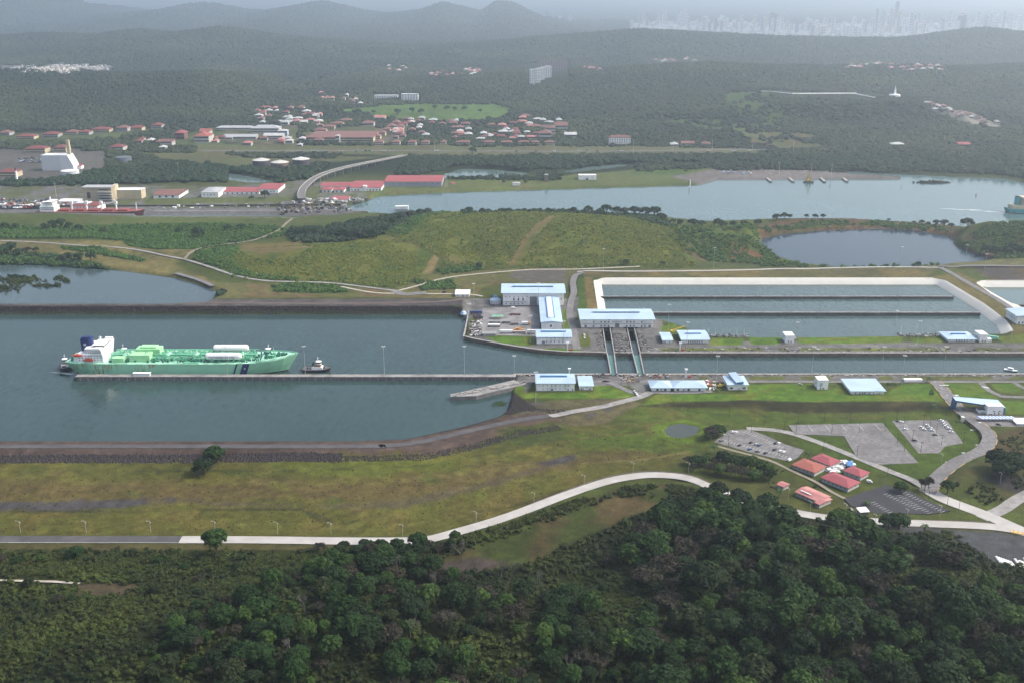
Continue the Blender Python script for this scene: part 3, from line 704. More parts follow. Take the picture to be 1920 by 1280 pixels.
ribbon('road', [(-300,449),(0,452),(130,459),(250,468),(330,484),(390,500),(450,519),(500,527),(560,529),(620,531),(680,538),(745,546)], 5, M_CONCG, .4)
ribbon('road', [(345,488),(355,476),(372,468),(400,461),(470,452),(505,440),(530,426),(548,410)], 4.5, M_DIRT, .4)
ribbon('road', [(640,538),(700,549),(760,551),(870,552),(905,556)], 4, M_PALE, .3)
ribbon('road', [(740,546),(758,552),(800,549)], 12, M_ASPHG, .35)
ribbon('road', [(330,516),(370,527),(400,541)], 7, M_ASPHG, .4)
ribbon('road', [(-900,567.5,8),(0,567.5,8),(400,567.5,8),(800,567,8),(880,562,4)], 6, M_BROWN, .3)
ribbon('road', [(1400,803),(1450,806),(1490,814),(1540,831),(1600,855),(1660,880),(1712,903),(1745,922)], 7, M_CONCG, .3)
ribbon('road', [(1735,915),(1765,934),(1800,948),(1850,966),(1900,988),(1960,1012),(2100,1060)], 12, M_CONC, .32)
ribbon('road', [(1840,972),(1880,955),(1925,928),(2050,880)], 10, M_CONCG, .3)
ribbon('path', [(1345,836),(1380,846),(1440,862),(1480,880),(1530,905),(1575,930),(1600,940)], 3.2, M_DIRT, .3)
ribbon('path', [(-300,1086),(0,1088),(100,1091),(150,1094)], 2.2, M_PALE, .5)
ribbon('path', [(1250,745),(1380,747),(1560,748)], 1, M_PALE, .1) if False else None
def slab(name, px, m, lift=.1, z=None, depth=1.6, kind='structure'):
    w = [G(*q) for q in px]
    xs = np.array([a[0] for a in w]); ys = np.array([a[1] for a in w])
    if z is None:
        gx, gy = np.meshgrid(np.linspace(xs.min(), xs.max(), 14), np.linspace(ys.min(), ys.max(), 14))
        inside = sdf([(a[0],a[1]) for a in w], gx, gy) < 2
        z = float(max(height(gx[inside], gy[inside]).max() if inside.any() else 0, max(a[2] for a in w))) + lift
    w = [P(q[0], q[1], z) for q in px]
    o = MB().prism(w, z-depth, z).obj(name, m)
    return tag(o, kind=kind), z
LOT1 = [(1367,806),(1403,804),(1440,817),(1472,832),(1508,843),(1495,858),(1480,864),(1420,851),(1338,828)]
LOT2 = [(1478,796),(1655,792),(1668,808),(1722,867),(1650,870),(1606,856),(1583,817),(1490,813)]
LOT3 = [(1672,788),(1775,786),(1806,830),(1772,836),(1760,849),(1722,849),(1685,804)]
LOT4 = [(1583,934),(1660,908),(1700,917),(1733,934),(1782,956),(1745,963),(1640,961),(1596,948)]
l1, zl1 = slab('parking_lot', LOT1, M_ASPHG); l2, zl2 = slab('parking_lot', LOT2, M_ASPHG); l3, zl3 = slab('parking_lot', LOT3, M_ASPHG)
l4, zl4 = slab('parking_lot', LOT4, M_BLACK); slab('road', [(1605,945),(1680,905),(1735,925),(1728,930),(1668,914),(1618,942)], M_BLACK, .05) if False else None
slab('gate_plaza', [(1788,760),(1815,764),(1880,778),(1960,784),(1960,800),(1850,798),(1812,786)], M_ASPHG, .12)
slab('yard', [(905,578),(1010,574),(1012,622),(1004,630),(905,628),(900,605)], mat('yard concrete',(.155,.15,.148),.9,.3,.12,dirt=(.24,.235,.23),dirt_amt=.7,dirt_scale=.07), .06)
# bay lines of the lots, one marking object per lot
def bays(z, rows, L=4.6, gap=2.7):
    b = MB()
    for (a, c, n, side) in rows:
        A = Vector(P(*a, z)); B = Vector(P(*c, z)); d = (B-A); l = d.length; d.normalize(); nn = Vector((-d.y, d.x))*side
        k = max(2, int(l/gap))
        for i in range(k+1):
            p = A+d*(l*i/k); q = p+nn*L; w = d*.09
            b.add([(p.x-w.x,p.y-w.y,z+.05),(p.x+w.x,p.y+w.y,z+.05),(q.x+w.x,q.y+w.y,z+.05),(q.x-w.x,q.y-w.y,z+.05)], [(0,1,2,3)])
    return tag(b.obj('parking_marking', M_WHITE), kind='structure')
bays(zl4, [((1700,922),(1772,957),0,-1),((1657,927),(1715,955),0,1),((1690,927),(1747,960),0,-1),((1632,942),(1664,961),0,1)], 4.4)
bays(zl1, [((1400,808),(1470,837),0,-1),((1352,826),(1478,859),0,1)], 4.4)
bays(zl2, [((1515,796),(1640,794),0,-1)], 14, 13)
bays(zl3, [((1740,800),(1765,835),0,1),((1690,795),(1725,840),0,1)], 4.6)
# zebra and arrows near the gate
b = MB()
for (px, py) in ((1827,786),(1832,789),(1837,792),(1810,782),(1815,784),(1764,722),(1770,722),(1776,722),(1844,725),(1848,726),(1852,727),(1806,849),(1776,866),(1778,878),(1822,806),(1832,834)):
    x, y, z = G(px, py); b.box(x-1.3, x+1.3, y-.5, y+.5, z+.3, z+.48)
tag(b.obj('road_marking', M_WHITE), kind='structure')

# ------------------------------------------------------------------ walls along a line
def wallline(name, px, thick, z0, z1, m, side=1, kind='structure', parent=None, wpts=None):
    w = wpts or [Vector(P(p[0], p[1], p[2] if len(p) > 2 else 0)) for p in px]
    n = len(w); b = MB(); A=[]; B=[]
    for i in range(n):
        a = w[max(i-1,0)]; c = w[min(i+1,n-1)]; d = (c-a); d = d/d.length; nn = Vector((-d.y,d.x))*side
        A.append(w[i]); B.append(w[i]+nn*thick)
    for i in range(n-1):
        q=[A[i],A[i+1],B[i+1],B[i]]
        b.prism([(v.x,v.y) for v in q], z0, z1)
    o = b.obj(name, m, parent=parent)
    if kind: tag(o, kind=kind)
    return o
M_LOCKW = mat('stained lock wall', (.135,.098,.075), .85, .3, .5, dirt=(.05,.045,.042), dirt_amt=.9, dirt_scale=.15)
M_COPE = mat('lock cope concrete', (.30,.29,.27), .85, .2, .6, dirt=(.17,.16,.15), dirt_amt=.7, dirt_scale=.2)
M_PIER = mat('pier concrete', (.150,.142,.138), .9, .28, .5, dirt=(.055,.052,.05), dirt_amt=.85, dirt_scale=.25)
M_TOPC = mat('pier deck concrete', (.235,.225,.215), .9, .2, .4, dirt=(.12,.115,.11), dirt_amt=.8, dirt_scale=.1)
farA = [(870,637),(890,642),(960,655),(1010,662),(1060,666),(1120,667),(1136.5,668)]
for seg in (farA, [(1152.5,668),(1185,668)], [(1201,668.3),(1400,668.5),(1920,668.5),(2900,668.5)]):
    wallline('lock_wall', seg, 3.0, -4, LZ+.25, M_LOCKW); 
    wallline('lock_cope', None, 2.2, LZ+.25, LZ+.55, M_COPE, wpts=[Vector(P(p[0],p[1],0))+Vector((0,.4)) for p in seg])
    wallline('lock_fender', None, .5, -1, .6, mat('dark rubber fender',(.03,.028,.027),.8), side=-1, wpts=[Vector(P(p[0],p[1],0)) for p in seg])
for seg in ([(962,700.3,3.5),(1136,700.3,3.5),(1145,700.3,3.5)],[(1158,700.3,3.5),(1195,700.3,3.5)],[(1208,700.3,3.5),(1500,700.2,3.5),(1920,700,3.5),(2900,700,3.5)]):
    wallline('lock_wall', seg, 3.2, -4, LZ+.25, M_LOCKW, side=-1)
    wallline('lock_cope', None, 2.2, LZ+.25, LZ+.55, M_COPE, side=-1, wpts=[Vector(P(p[0],p[1],3.5))-Vector((0,.3)) for p in seg])
wallline('quay_wall', [(870,637),(874,620),(878,600),(880,580)], 1.2, -4, LZ+.6, M_COPE, side=1)
# recess slots of the rolling gates and the two gates across the chamber
M_TEAL = water_mat('foamy gate water', (.055,.15,.125), rough=.25, bump=.8, scale=.5, patch=.35)
for i, (xa, xb, ya, yb) in enumerate(((1129.5,1144.5,1136.5,1152.5),(1175,1190,1185,1201))):
    p = [P(xa,621),P(xb,621),P(yb,668),P(ya,668)]
    for a, c in ((0,3),(2,1)):
        wallline('slot_wall', None, .9, -4, LZ+.5, M_COPE, side=(1 if a==0 else 1), wpts=[Vector(p[a]),Vector(p[c])])
    wallline('slot_wall', None, 1.2, LZ-1.2, LZ+.9, mat('dark slot beam',(.03,.03,.03),.8), side=1, wpts=[Vector(p[0])-Vector((3,0)),Vector(p[1])+Vector((3,0))])
for i, (lf, rf, ln, rn) in enumerate(((1137.5,1152.5,1144.5,1157.5),(1185.5,1200.5,1195,1208.5))):
    a, b_, c, d = P(lf,668), P(rf,668), P(rn,701,2.5), P(ln,701,2.5)
    g = empty('lock_gate', ((a[0]+b_[0])/2,(a[1]+c[1])/2,0), 0, ('rolling lock gate across the chamber, nearer to the yard of trucks' if i==0 else 'rolling lock gate across the chamber, nearer to the blue hipped offices'), 'lock gate', 'rolling gates across the lock chamber')
    ox, oy = g.location.x, g.location.y
    loc = [(q[0]-ox, q[1]-oy) for q in (a,b_,c,d)]
    MB().prism(loc, -4, 1.6).obj('gate_deck', M_TEAL, parent=g)
    for s, (u, v) in enumerate(((loc[0],loc[3]),(loc[1],loc[2]))):
        t = 1.1 if s == 0 else -1.1
        MB().prism([(u[0],u[1]),(v[0],v[1]),(v[0]+t,v[1]),(u[0]+t,u[1])], 1.6, 3.6).obj('gate_walkway', M_COPE, parent=g)
        rb = MB()
        for k in range(12):
            q = k/11; x = u[0]+(v[0]-u[0])*q+t/2; y = u[1]+(v[1]-u[1])*q; rb.box(x-.06,x+.06,y-.06,y+.06,3.6,4.7)
        rb.bar((u[0]+t/2,u[1],4.7),(v[0]+t/2,v[1],4.7),.05)
        rb.obj('handrail', mat('grey rail steel',(.35,.35,.35),.5), parent=g)
# machinery clutter between the slots
def clutter(name, quad, n, hmax, mats, seed, z=LZ, smin=.6, smax=2.6, kind='stuff'):
    rr = random.Random(seed); b = MB(); w = [Vector(P(*q, z)) for q in quad]
    for _ in range(n):
        s, t = rr.random(), rr.random()
        p = (w[0]*(1-s)+w[1]*s)*(1-t)+(w[3]*(1-s)+w[2]*s)*t
        a, c, h = rr.uniform(smin,smax), rr.uniform(smin,smax)*.7, rr.uniform(.3,hmax)
        b.box(p.x-a/2,p.x+a/2,p.y-c/2,p.y+c/2,z-.2,z+h, rr.randrange(len(mats)))
    return tag(b.obj(name, *mats), kind=kind)
M_STEEL = mat('weathered steel', (.17,.165,.16), .6, .3, .6, dirt=(.12,.07,.045), dirt_amt=.5, dirt_scale=.4)
M_DARK = mat('dark machinery', (.045,.042,.042), .7, .3, .5)
M_LITE = mat('galvanised steel', (.38,.375,.36), .6, .2, .5)
clutter('gate_machinery', [(1147,624),(1173,624),(1183,663),(1155,663)], 260, 1.1, (M_STEEL,M_DARK,M_STEEL,M_CONCG), 3)
clutter('gate_machinery', [(1114,624),(1128,624),(1134,650),(1122,650)], 45, 1.1, (M_STEEL,M_DARK,M_CONCG), 4)
clutter('gate_machinery', [(1193,624),(1204,624),(1218,650),(1206,662)], 45, 1.1, (M_STEEL,M_DARK,M_CONCG), 5)
clutter('gate_machinery', [(1160,703),(1195,703),(1200,717),(1162,717)], 120, 1.5, (M_STEEL,M_DARK,M_YEL,M_LITE), 6, smax=2)
clutter('gate_machinery', [(1115,701.5),(1142,701.5),(1142,708),(1115,708)], 40, 1.6, (M_STEEL,M_DARK), 8, smax=2)
clutter('gate_machinery', [(1210,701.5),(1260,701.5),(1260,709),(1210,709)], 50, 1.4, (M_STEEL,M_DARK,mat('rusty red steel',(.22,.06,.045),.7)), 9, smax=2)
clutter('valve_machinery', [(1328,627.5),(1401,627.5),(1403,632.5),(1330,632.5)], 60, 1.5, (M_STEEL,M_DARK,M_LITE), 10)
clutter('valve_machinery', [(1678,625.5),(1764,625.5),(1764,631),(1690,631)], 70, 1.5, (M_STEEL,M_DARK,M_LITE), 11)

# ------------------------------------------------------------------ basins: white lining and dikes
M_LIN = mat('white basin lining', (.45,.44,.40), .7, .06, .1, dirt=(.50,.47,.39), dirt_amt=.5, dirt_scale=.03)
def lining(px, wid=10.3):
    w = [Vector(P(*q)) for q in px]
    pts = [w[0]]
    for i in range(1, len(w)-1):
        a, b, c = w[i-1], w[i], w[i+1]; r = 9
        p = b+(a-b).normalized()*r; q = b+(c-b).normalized()*r
        for t in (0,.25,.5,.75,1): pts.append(p*(1-t)**2+b*2*t*(1-t)+q*t*t)
    pts.append(w[-1])
    fine = []
    for a, b in zip(pts[:-1], pts[1:]):
        k = max(1, int((b-a).length/12))
        fine += [a+(b-a)*(j/k) for j in range(k)]
    pts = fine+[pts[-1]]; n = len(pts); rows = []
    for t in (-1.5, 0, 3, 6, 9, wid):
        row = []
        for i in range(n):
            a = pts[max(i-1,0)]; c = pts[min(i+1,n-1)]; d = (c-a).normalized(); nn = Vector((-d.y,d.x))
            row.append(pts[i]+nn*t)
        rows.append(row)
    X = np.array([[p.x for p in r] for r in rows]); Y = np.array([[p.y for p in r] for r in rows])
    Z = height(X, Y)+.28
    me = grid_mesh('basin_lining', X, Y, Z); me.materials.append(M_LIN)
    tag(link('basin_lining', me), kind='structure')
lining([(1137,589),(1127,533.5),(1755,533.5),(1830,580),(1868,610),(1880,629)])
lining([(2000,640),(1903,576),(1842,538.5),(2500,538.5)])
M_DIKE = mat('dark wet dike concrete', (.052,.052,.050), .8, .3, .4, dirt=(.10,.10,.095), dirt_amt=.6, dirt_scale=.1)
for k, (x0, x1, yb, zt, th) in enumerate(((1113,1788,561,2.9,3.4),(1180,1838,592.5,3.6,4.2))):
    Y = dist_row(yb); A, B = X_at(x0,Y), X_at(x1,Y)
    d = empty('dike', ((A+B)/2, Y, 0), 0, ('dark dividing dike between the far and middle water saving basins' if k==0 else 'dark dividing dike nearest to the lock, between middle and near water saving basins'), 'dike', 'dikes between the water saving basins')
    h = (B-A)/2
    MB().box(-h,h,0,th,-3,zt).obj('dike_wall', M_DIKE, parent=d)
    MB().box(-h,h,th*.3,th,zt,zt+.3).obj('walkway', M_CONCG, parent=d)
    pm = MB().box(-.18,.18,-.18,.18,0,5.5).box(-.5,.5,-.1,.3,5.3,5.6).mesh('post', M_LITE)
    for j in range(12 if k == 0 else 11): link('post', pm, d, (-h+25+j*(2*h-50)/11+((j*37)%9-4)*2, th*.6, zt))
Yr = dist_row(577); d = empty('dike', (X_at(1925,Yr), Yr, 0), 0, 'dark dividing dike of the cropped basin at the picture edge', 'dike')
MB().box(-8,260,0,3.4,-3,3.2).obj('dike_wall', M_DIKE, parent=d)

# ------------------------------------------------------------------ piers in the approach
def pier(label, ring, zt, n=0, rows=None):
    cx = sum(p[0] for p in ring)/len(ring); cy = sum(p[1] for p in ring)/len(ring)
    t = empty('pier', (cx,cy,0), 0, label, 'pier')
    r = [(x-cx,y-cy) for x,y in ring]
    MB().prism(r, -4, zt-.5).obj('pier_wall', M_PIER, parent=t)
    g = [(x*1.002+(0.3 if x>0 else -.3), y+(0.35 if y>0 else -.35)) for x,y in r]
    MB().prism(g, zt-.5, zt).obj('deck_slab', M_TOPC, parent=t)
    return t, r, (cx,cy)
Y0 = dist_row(713); Y1 = Y0+6.2; XA, XB = X_at(143,Y0), X_at(966,Y0)
pt, pr, pc = pier('long grey concrete guide pier beside the green ship', [(XA,Y0),(XB,Y0),(XB,Y1),(XA,Y1)], 4.2)
bm_ = MB().box(-.5,.5,-.55,0,-4,3.7).mesh('buttress', M_TOPC)
nb = 56
for i in range(nb): link('buttress', bm_, pt, (XA-pc[0]+4+(XB-XA-8)*i/(nb-1), Y0-pc[1], 0))
bl = MB().cyl(0,0,0,.9,.35,.45,8).mesh('bollard', mat('yellow bollard paint',(.45,.33,.06),.6))
for i in range(18): link('bollard', bl, pt, (XA-pc[0]+18+(XB-XA-36)*i/17, 1.9, 4.2))
hut = MB().box(-8,8,-1.5,1.5,0,2.6,0).box(-8.6,8.6,-2,2,2.6,2.9,1).obj('pier_shed', mat('white painted wall',(.66,.66,.64),.7,.05,.3), mat('pale roof sheet',(.70,.73,.76),.5), loc=(X_at(267,Y0+2.5),Y0+3.2,4.2))
tag(hut, 'small white roofed shelter on the long pier beside the green hull', 'shelter')
q = [P(846,743,4),(P(893,741,4)),P(988,719,4),P(962,712,4),P(870,733,4),P(845,738,4)]
pt2, pr2, pc2 = pier('short slanting concrete pier with rubble on top, pointing to the basin', q, 4.0)
rr = random.Random(5); b = MB()
for _ in range(170):
    t = rr.random(); s = rr.uniform(-.42,.42)
    a = Vector(P(852+130*t, 740.5-24.5*t, 4)); p = a+Vector((s*4,s*9))
    u = rr.uniform(.4,1.8); b.box(p.x-u,p.x+u,p.y-u*.6,p.y+u*.6,3.8,4+rr.uniform(.2,.9), rr.randrange(3))
tag(b.obj('rubble', M_CONC, M_STEEL, M_CONCG), kind='stuff')

# ------------------------------------------------------------------ rip-rap: loose dark stones on the banks
def rocks(name, line, wid, n, seed, m, smin=.5, smax=1.6, z0=None):
    rr = random.Random(seed); w = [Vector(P(p[0],p[1],p[2] if len(p)>2 else 2)) for p in line]
    seg = [(w[i+1]-w[i]).length for i in range(len(w)-1)]; tot = sum(seg); xs=[]; ys=[]; ss=[]
    for _ in range(n):
        d = rr.random()*tot; i = 0
        while d > seg[i] and i < len(seg)-1: d -= seg[i]; i += 1
        t = (w[i+1]-w[i]).normalized(); nn = Vector((-t.y,t.x)); p = w[i]+t*d+nn*rr.uniform(-wid/2,wid/2)
        xs.append(p.x); ys.append(p.y); ss.append(rr.uniform(smin,smax))
    zs = height(np.array(xs), np.array(ys)); b = MB()
    for x, y, z, s in zip(xs, ys, zs, ss):
        a = rr.random()*6; c, q = math.cos(a)*s, math.sin(a)*s; e = rr.uniform(.5,.9)*s
        b.add([(x+c,y+q,z-.2),(x-q,y+c,z-.2),(x-c,y-q,z-.2),(x+q,y-c,z-.2),(x+c*.3+rr.uniform(-.2,.2),y+q*.3,z+e)], [(0,1,4),(1,2,4),(2,3,4),(3,0,4)])
    return tag(b.obj(name, m), kind='stuff')
M_ROCK = mat('dark basalt riprap', (.028,.023,.024), .9, .5, .8, dirt=(.075,.06,.055), dirt_amt=.4, dirt_scale=.9)
M_ROCK2 = mat('brown bank stones', (.085,.066,.058), .9, .5, .8)
rocks('levee_stones', [(-300,584,4),(400,584,4),(840,584,4),(868,592,3)], 15, 5200, 1, M_ROCK, .5, 1.5)
rocks('bank_stones', [(-300,823.5,5),(650,824,5),(760,820,5),(880,797,4),(935,782,3),(955,765,3),(960,740,3)], 5, 2600, 2, M_ROCK, .4, 1.1)
rocks('bank_stones', [(-300,858,3),(300,858,3),(560,856,3),(640,857,3)], 10, 4600, 3, M_ROCK, .7, 1.9)
rocks('bank_stones', [(640,858,3),(790,856,3),(880,838,3),(970,812,3),(1050,798,3)], 7, 1500, 6, M_ROCK, .4, 1.2)
rocks('bank_stones', [(945,782,3),(970,770,3),(1010,772,3),(1060,775,2)], 12, 700, 7, M_ROCK, .4, 1.2)
rocks('quarry_stones', [(1425,455),(1440,444),(1540,432),(1640,428.5),(1720,432),(1790,446)], 10, 1600, 4, mat('pale quarry stones',(.17,.14,.12),.9,.5,.8), .6, 1.8)
rocks('shore_stones', [(1345,338),(1450,338.5),(1690,337.5)], 9, 900, 5, M_ROCK2, .8, 2)
# ================================================================== BUILDINGS
M_TOWN = mat('muted town wall', (.42,.405,.37), .8, .12, .2)
M_TOWNR = mat('muted town roof', (.40,.40,.39), .8, .12, .2)
M_WALL = mat('white rendered wall', (.82,.82,.80), .8, .05, .25, dirt=(.42,.41,.38), dirt_amt=.45, dirt_scale=.12)
M_WALLG = mat('grey rendered wall', (.34,.335,.32), .8, .08, .3, dirt=(.22,.21,.19), dirt_amt=.5, dirt_scale=.15)
M_CREAM = mat('cream wall', (.46,.40,.27), .8, .06, .3, dirt=(.34,.29,.19), dirt_amt=.5, dirt_scale=.1)
M_GLASS = mat('dark window glass', (.020,.026,.032), .15, .3, .4, spec=.6)
M_FRAME = mat('window frame', (.42,.42,.41), .6, .05, 1)
M_DOORG = mat('grey roller door', (.20,.20,.205), .6, .1, .5)
M_TRIMB = mat('blue steel trim', (.06,.17,.33), .5, .08, .5)
M_DBLUE = mat('deep blue cladding', (.025,.085,.19), .5, .1, .5)
def roof_mat(name, col, seam=1.6, dirt=None, rough=.8, axis='X'):
    """ribbed sheet roofing: seams follow the object's own axes"""
    if name in MATS: return MATS[name]
    m = mat(name, col, rough, .05, .12, dirt=dirt or tuple(c*.72 for c in col), dirt_amt=.45, dirt_scale=.06)
    nt = m.node_tree; b = nt.nodes['Principled BSDF']; src = b.inputs['Base Color'].links[0].from_socket
    tc = nt.nodes.new('ShaderNodeTexCoord'); sx = nt.nodes.new('ShaderNodeSeparateXYZ'); nt.links.new(tc.outputs['Object'], sx.inputs[0])
    md = nt.nodes.new('ShaderNodeMath'); md.operation = 'PINGPONG'; md.inputs[1].default_value = seam/2
    nt.links.new(sx.outputs[0 if axis == 'X' else 1], md.inputs[0])
    mr = nt.nodes.new('ShaderNodeMapRange'); mr.inputs['From Min'].default_value = 0; mr.inputs['From Max'].default_value = .22; mr.inputs['To Min'].default_value = .78; mr.inputs['To Max'].default_value = 1
    nt.links.new(md.outputs[0], mr.inputs['Value'])
    x = nt.nodes.new('ShaderNodeMix'); x.data_type = 'RGBA'; x.blend_type = 'MULTIPLY'; x.inputs[0].default_value = 1
    nt.links.new(src, x.inputs[6]); nt.links.new(mr.outputs[0], x.inputs[7]); nt.links.new(x.outputs[2], b.inputs['Base Color'])
    bp = nt.nodes.new('ShaderNodeBump'); bp.inputs['Strength'].default_value = .4; bp.inputs['Distance'].default_value = .15; bp.invert = True
    nt.links.new(mr.outputs[0], bp.inputs['Height']); nt.links.new(bp.outputs[0], b.inputs['Normal'])
    return m
R_BLUE = roof_mat('pale blue sheet roof', (.35,.46,.56), 1.9)
R_BLUEY = roof_mat('pale blue sheet roof across', (.35,.46,.56), 1.9, axis='Y')
R_WHITE = mat('white flat roof', (.62,.62,.60), .7, .06, .2, dirt=(.45,.45,.43), dirt_amt=.5, dirt_scale=.1)
R_RED = roof_mat('red sheet roof', (.27,.07,.08), 1.2, dirt=(.15,.05,.055))
R_ORANGE = roof_mat('orange red sheet roof', (.27,.085,.065), 1.2, dirt=(.20,.08,.06))
R_PINK = roof_mat('faded pink red roof', (.34,.14,.13), 1.2, dirt=(.55,.35,.32))
R_BRIGHT = roof_mat('bright red roof', (.26,.072,.075), 2.0, dirt=(.33,.06,.06))
R_TILE = mat('clay tile roof', (.16,.080,.066), .8, .15, .3, dirt=(.20,.09,.07), dirt_amt=.6, dirt_scale=.1)
R_MAROON = mat('maroon roof', (.16,.050,.045), .8, .12, .2)
R_GREY = mat('grey sheet roof', (.33,.34,.34), .6, .08, .15)
WIN_CACHE = {}
def win_mesh(w, h, kind='window'):
    k = (round(w,1), round(h,1), kind)
    if k not in WIN_CACHE:
        w, h = k[0], k[1]; t = min(.14, w*.12); b = MB()
        for (x0,x1,z0,z1) in ((-w/2,-w/2+t,0,h),(w/2-t,w/2,0,h),(-w/2+t,w/2-t,0,t),(-w/2+t,w/2-t,h-t,h)): b.box(x0,x1,-.14,.05,z0,z1,0)
        b.box(-w/2+t,w/2-t,-.06,.04,t,h-t,1)
        WIN_CACHE[k] = b.mesh(kind, M_FRAME, M_DOORG if kind == 'door' else M_GLASS)
    return WIN_CACHE[k]
def rot2(p, a): return (p[0]*math.cos(a)-p[1]*math.sin(a), p[0]*math.sin(a)+p[1]*math.cos(a))
def roof_obj(kind, Wd, D, H, rise, oh, m, parent):
    x0,x1,y0,y1 = -oh, Wd+oh, -oh, D+oh; b = MB(); e = .35
    if kind == 'flat':
        b.box(x0,x1,y0,y1,H,H+.5)
        b.box(x0+.4,x1-.4,y0+.4,y1-.4,H+.5,H+.35+.17)
    elif kind == 'gable':
        ym = (y0+y1)/2; z0 = H - rise*oh/(D/2+oh)*0
        b.add([(x0,y0,z0),(x1,y0,z0),(x1,ym,H+rise),(x0,ym,H+rise),(x1,y1,z0),(x0,y1,z0),(x0,y0,z0-e),(x1,y0,z0-e),(x1,y1,z0-e),(x0,y1,z0-e)],
              [(0,1,2,3),(3,2,4,5),(0,6,7,1),(4,8,9,5),(1,7,8,4,2),(0,3,5,9,6),(6,9,8,7)])
    elif kind == 'gabley':
        xm = (x0+x1)/2
        b.add([(x0,y0,H),(x0,y1,H),(xm,y1,H+rise),(xm,y0,H+rise),(x1,y1,H),(x1,y0,H),(x0,y0,H-e),(x0,y1,H-e),(x1,y1,H-e),(x1,y0,H-e)],
              [(0,3,2,1),(3,5,4,2),(0,1,7,6),(5,9,8,4),(0,6,9,5,3),(1,2,4,8,7),(6,7,8,9)])
    elif kind == 'mono':
        b.add([(x0,y0,H),(x1,y0,H),(x1,y1,H+rise),(x0,y1,H+rise),(x0,y0,H-e),(x1,y0,H-e),(x1,y1,H+rise-e),(x0,y1,H+rise-e)],[(0,1,2,3),(7,6,5,4),(0,4,5,1),(1,5,6,2),(2,6,7,3),(3,7,4,0)])
    elif kind == 'hip':
        if Wd >= D:
            i = (D/2+oh)*.92; a = (x0+i,(y0+y1)/2,H+rise); c = (x1-i,(y0+y1)/2,H+rise)
            f = [(0,1,5,4),(1,2,5),(2,3,4,5),(3,0,4)]
        else:
            i = (Wd/2+oh)*.92; a = ((x0+x1)/2,y0+i,H+rise); c = ((x0+x1)/2,y1-i,H+rise)
            f = [(0,1,4),(1,2,5,4),(2,3,5),(3,0,4,5)]
        b.add([(x0,y0,H),(x1,y0,H),(x1,y1,H),(x0,y1,H),a,c,(x0,y0,H-e),(x1,y0,H-e),(x1,y1,H-e),(x0,y1,H-e)], f+[(0,6,7,1),(1,7,8,2),(2,8,9,3),(3,9,6,0),(6,9,8,7)])
    return b.obj('roof', m, parent=parent)
def building(name, label, loc, Wd, D, H, roof='gable', rise=2, oh=.8, wallm=None, roofm=None, wins=(), doors=(), rz=0, cat='building', group=None, base=True, sidewins=0, storeys=0):
    wallm = wallm or M_WALL; roofm = roofm or R_BLUE
    t = empty(name, loc, rz, label, cat, group)
    b = MB().box(0,Wd,0,D,-1.5,H)
    if roof == 'gabley': b.add([(0,0,H),(Wd,0,H),(Wd/2,0,H+rise*.9),(0,D,H),(Wd,D,H),(Wd/2,D,H+rise*.9)],[(0,1,2),(4,3,5)])
    if roof == 'gable': b.add([(0,0,H),(0,D,H),(0,D/2,H+rise*.9),(Wd,0,H),(Wd,D,H),(Wd,D/2,H+rise*.9)],[(1,0,2),(3,4,5)])
    b.obj('wall', wallm, parent=t)
    if base: MB().box(-.15,Wd+.15,-.15,D+.15,-1.6,.5).obj('plinth', M_WALLG, parent=t)
    if roof: roof_obj(roof, Wd, D, H, rise, oh, roofm, t)
    for (x, z, w, h) in wins: link('window', win_mesh(w,h), t, (x, 0, z))
    for (x, z, w, h) in doors: link('door', win_mesh(w,h,'door'), t, (x, 0, z))
    for k in range(sidewins):
        for sx in (0, Wd): 
            o = link('window', win_mesh(1.2,1.4), t, (sx, D*(k+1)/(sidewins+1), H*.45), math.pi/2 if sx else -math.pi/2)
    return t
def bld(name, label, px0, px1, yb, ye, yt, roof='gable', rise=2, zg=None, wins=(), doors=(), dmin=6, extra=None, wpx=None, **k):
    """front wall foot from (px0,yb) to (px1,yb); eave at row ye; top of the visible roof at row yt"""
    x, y, z = G((px0+px1)/2, yb); zg = z if zg is None else zg
    Y = P(0, yb, zg)[1]; xa, xb = X_at(px0,Y,zg), X_at(px1,Y,zg)
    H = z_at(Y, ye)-zg; zt = zg+H+rise
    Yr = P(0, yt, zt)[1]; D = max(dmin, (Yr-Y)*1.25 if roof == 'hip' else 2*(Yr-Y) if roof == 'gable' else (Yr-Y) if roof in ('mono',) else (P(0,yt,zg+H)[1]-Y if roof in ('flat','gabley') else 2*(Yr-Y)))
    s = scale_at(Y, zg)
    cw = lambda L: [((px-px0)/s, max(.3,(yb-py_b)/s/.95), w/s, h/s) for (px, py_b, w, h) in L]
    t = building(name, label, (xa, Y, zg), xb-xa, D, H, roof, rise, wins=cw(wins), doors=cw(doors), **k)
    return t, xb-xa, D, H
ORD = ['first','second','third','fourth','fifth','sixth','seventh','eighth','ninth','tenth','eleventh','twelfth']
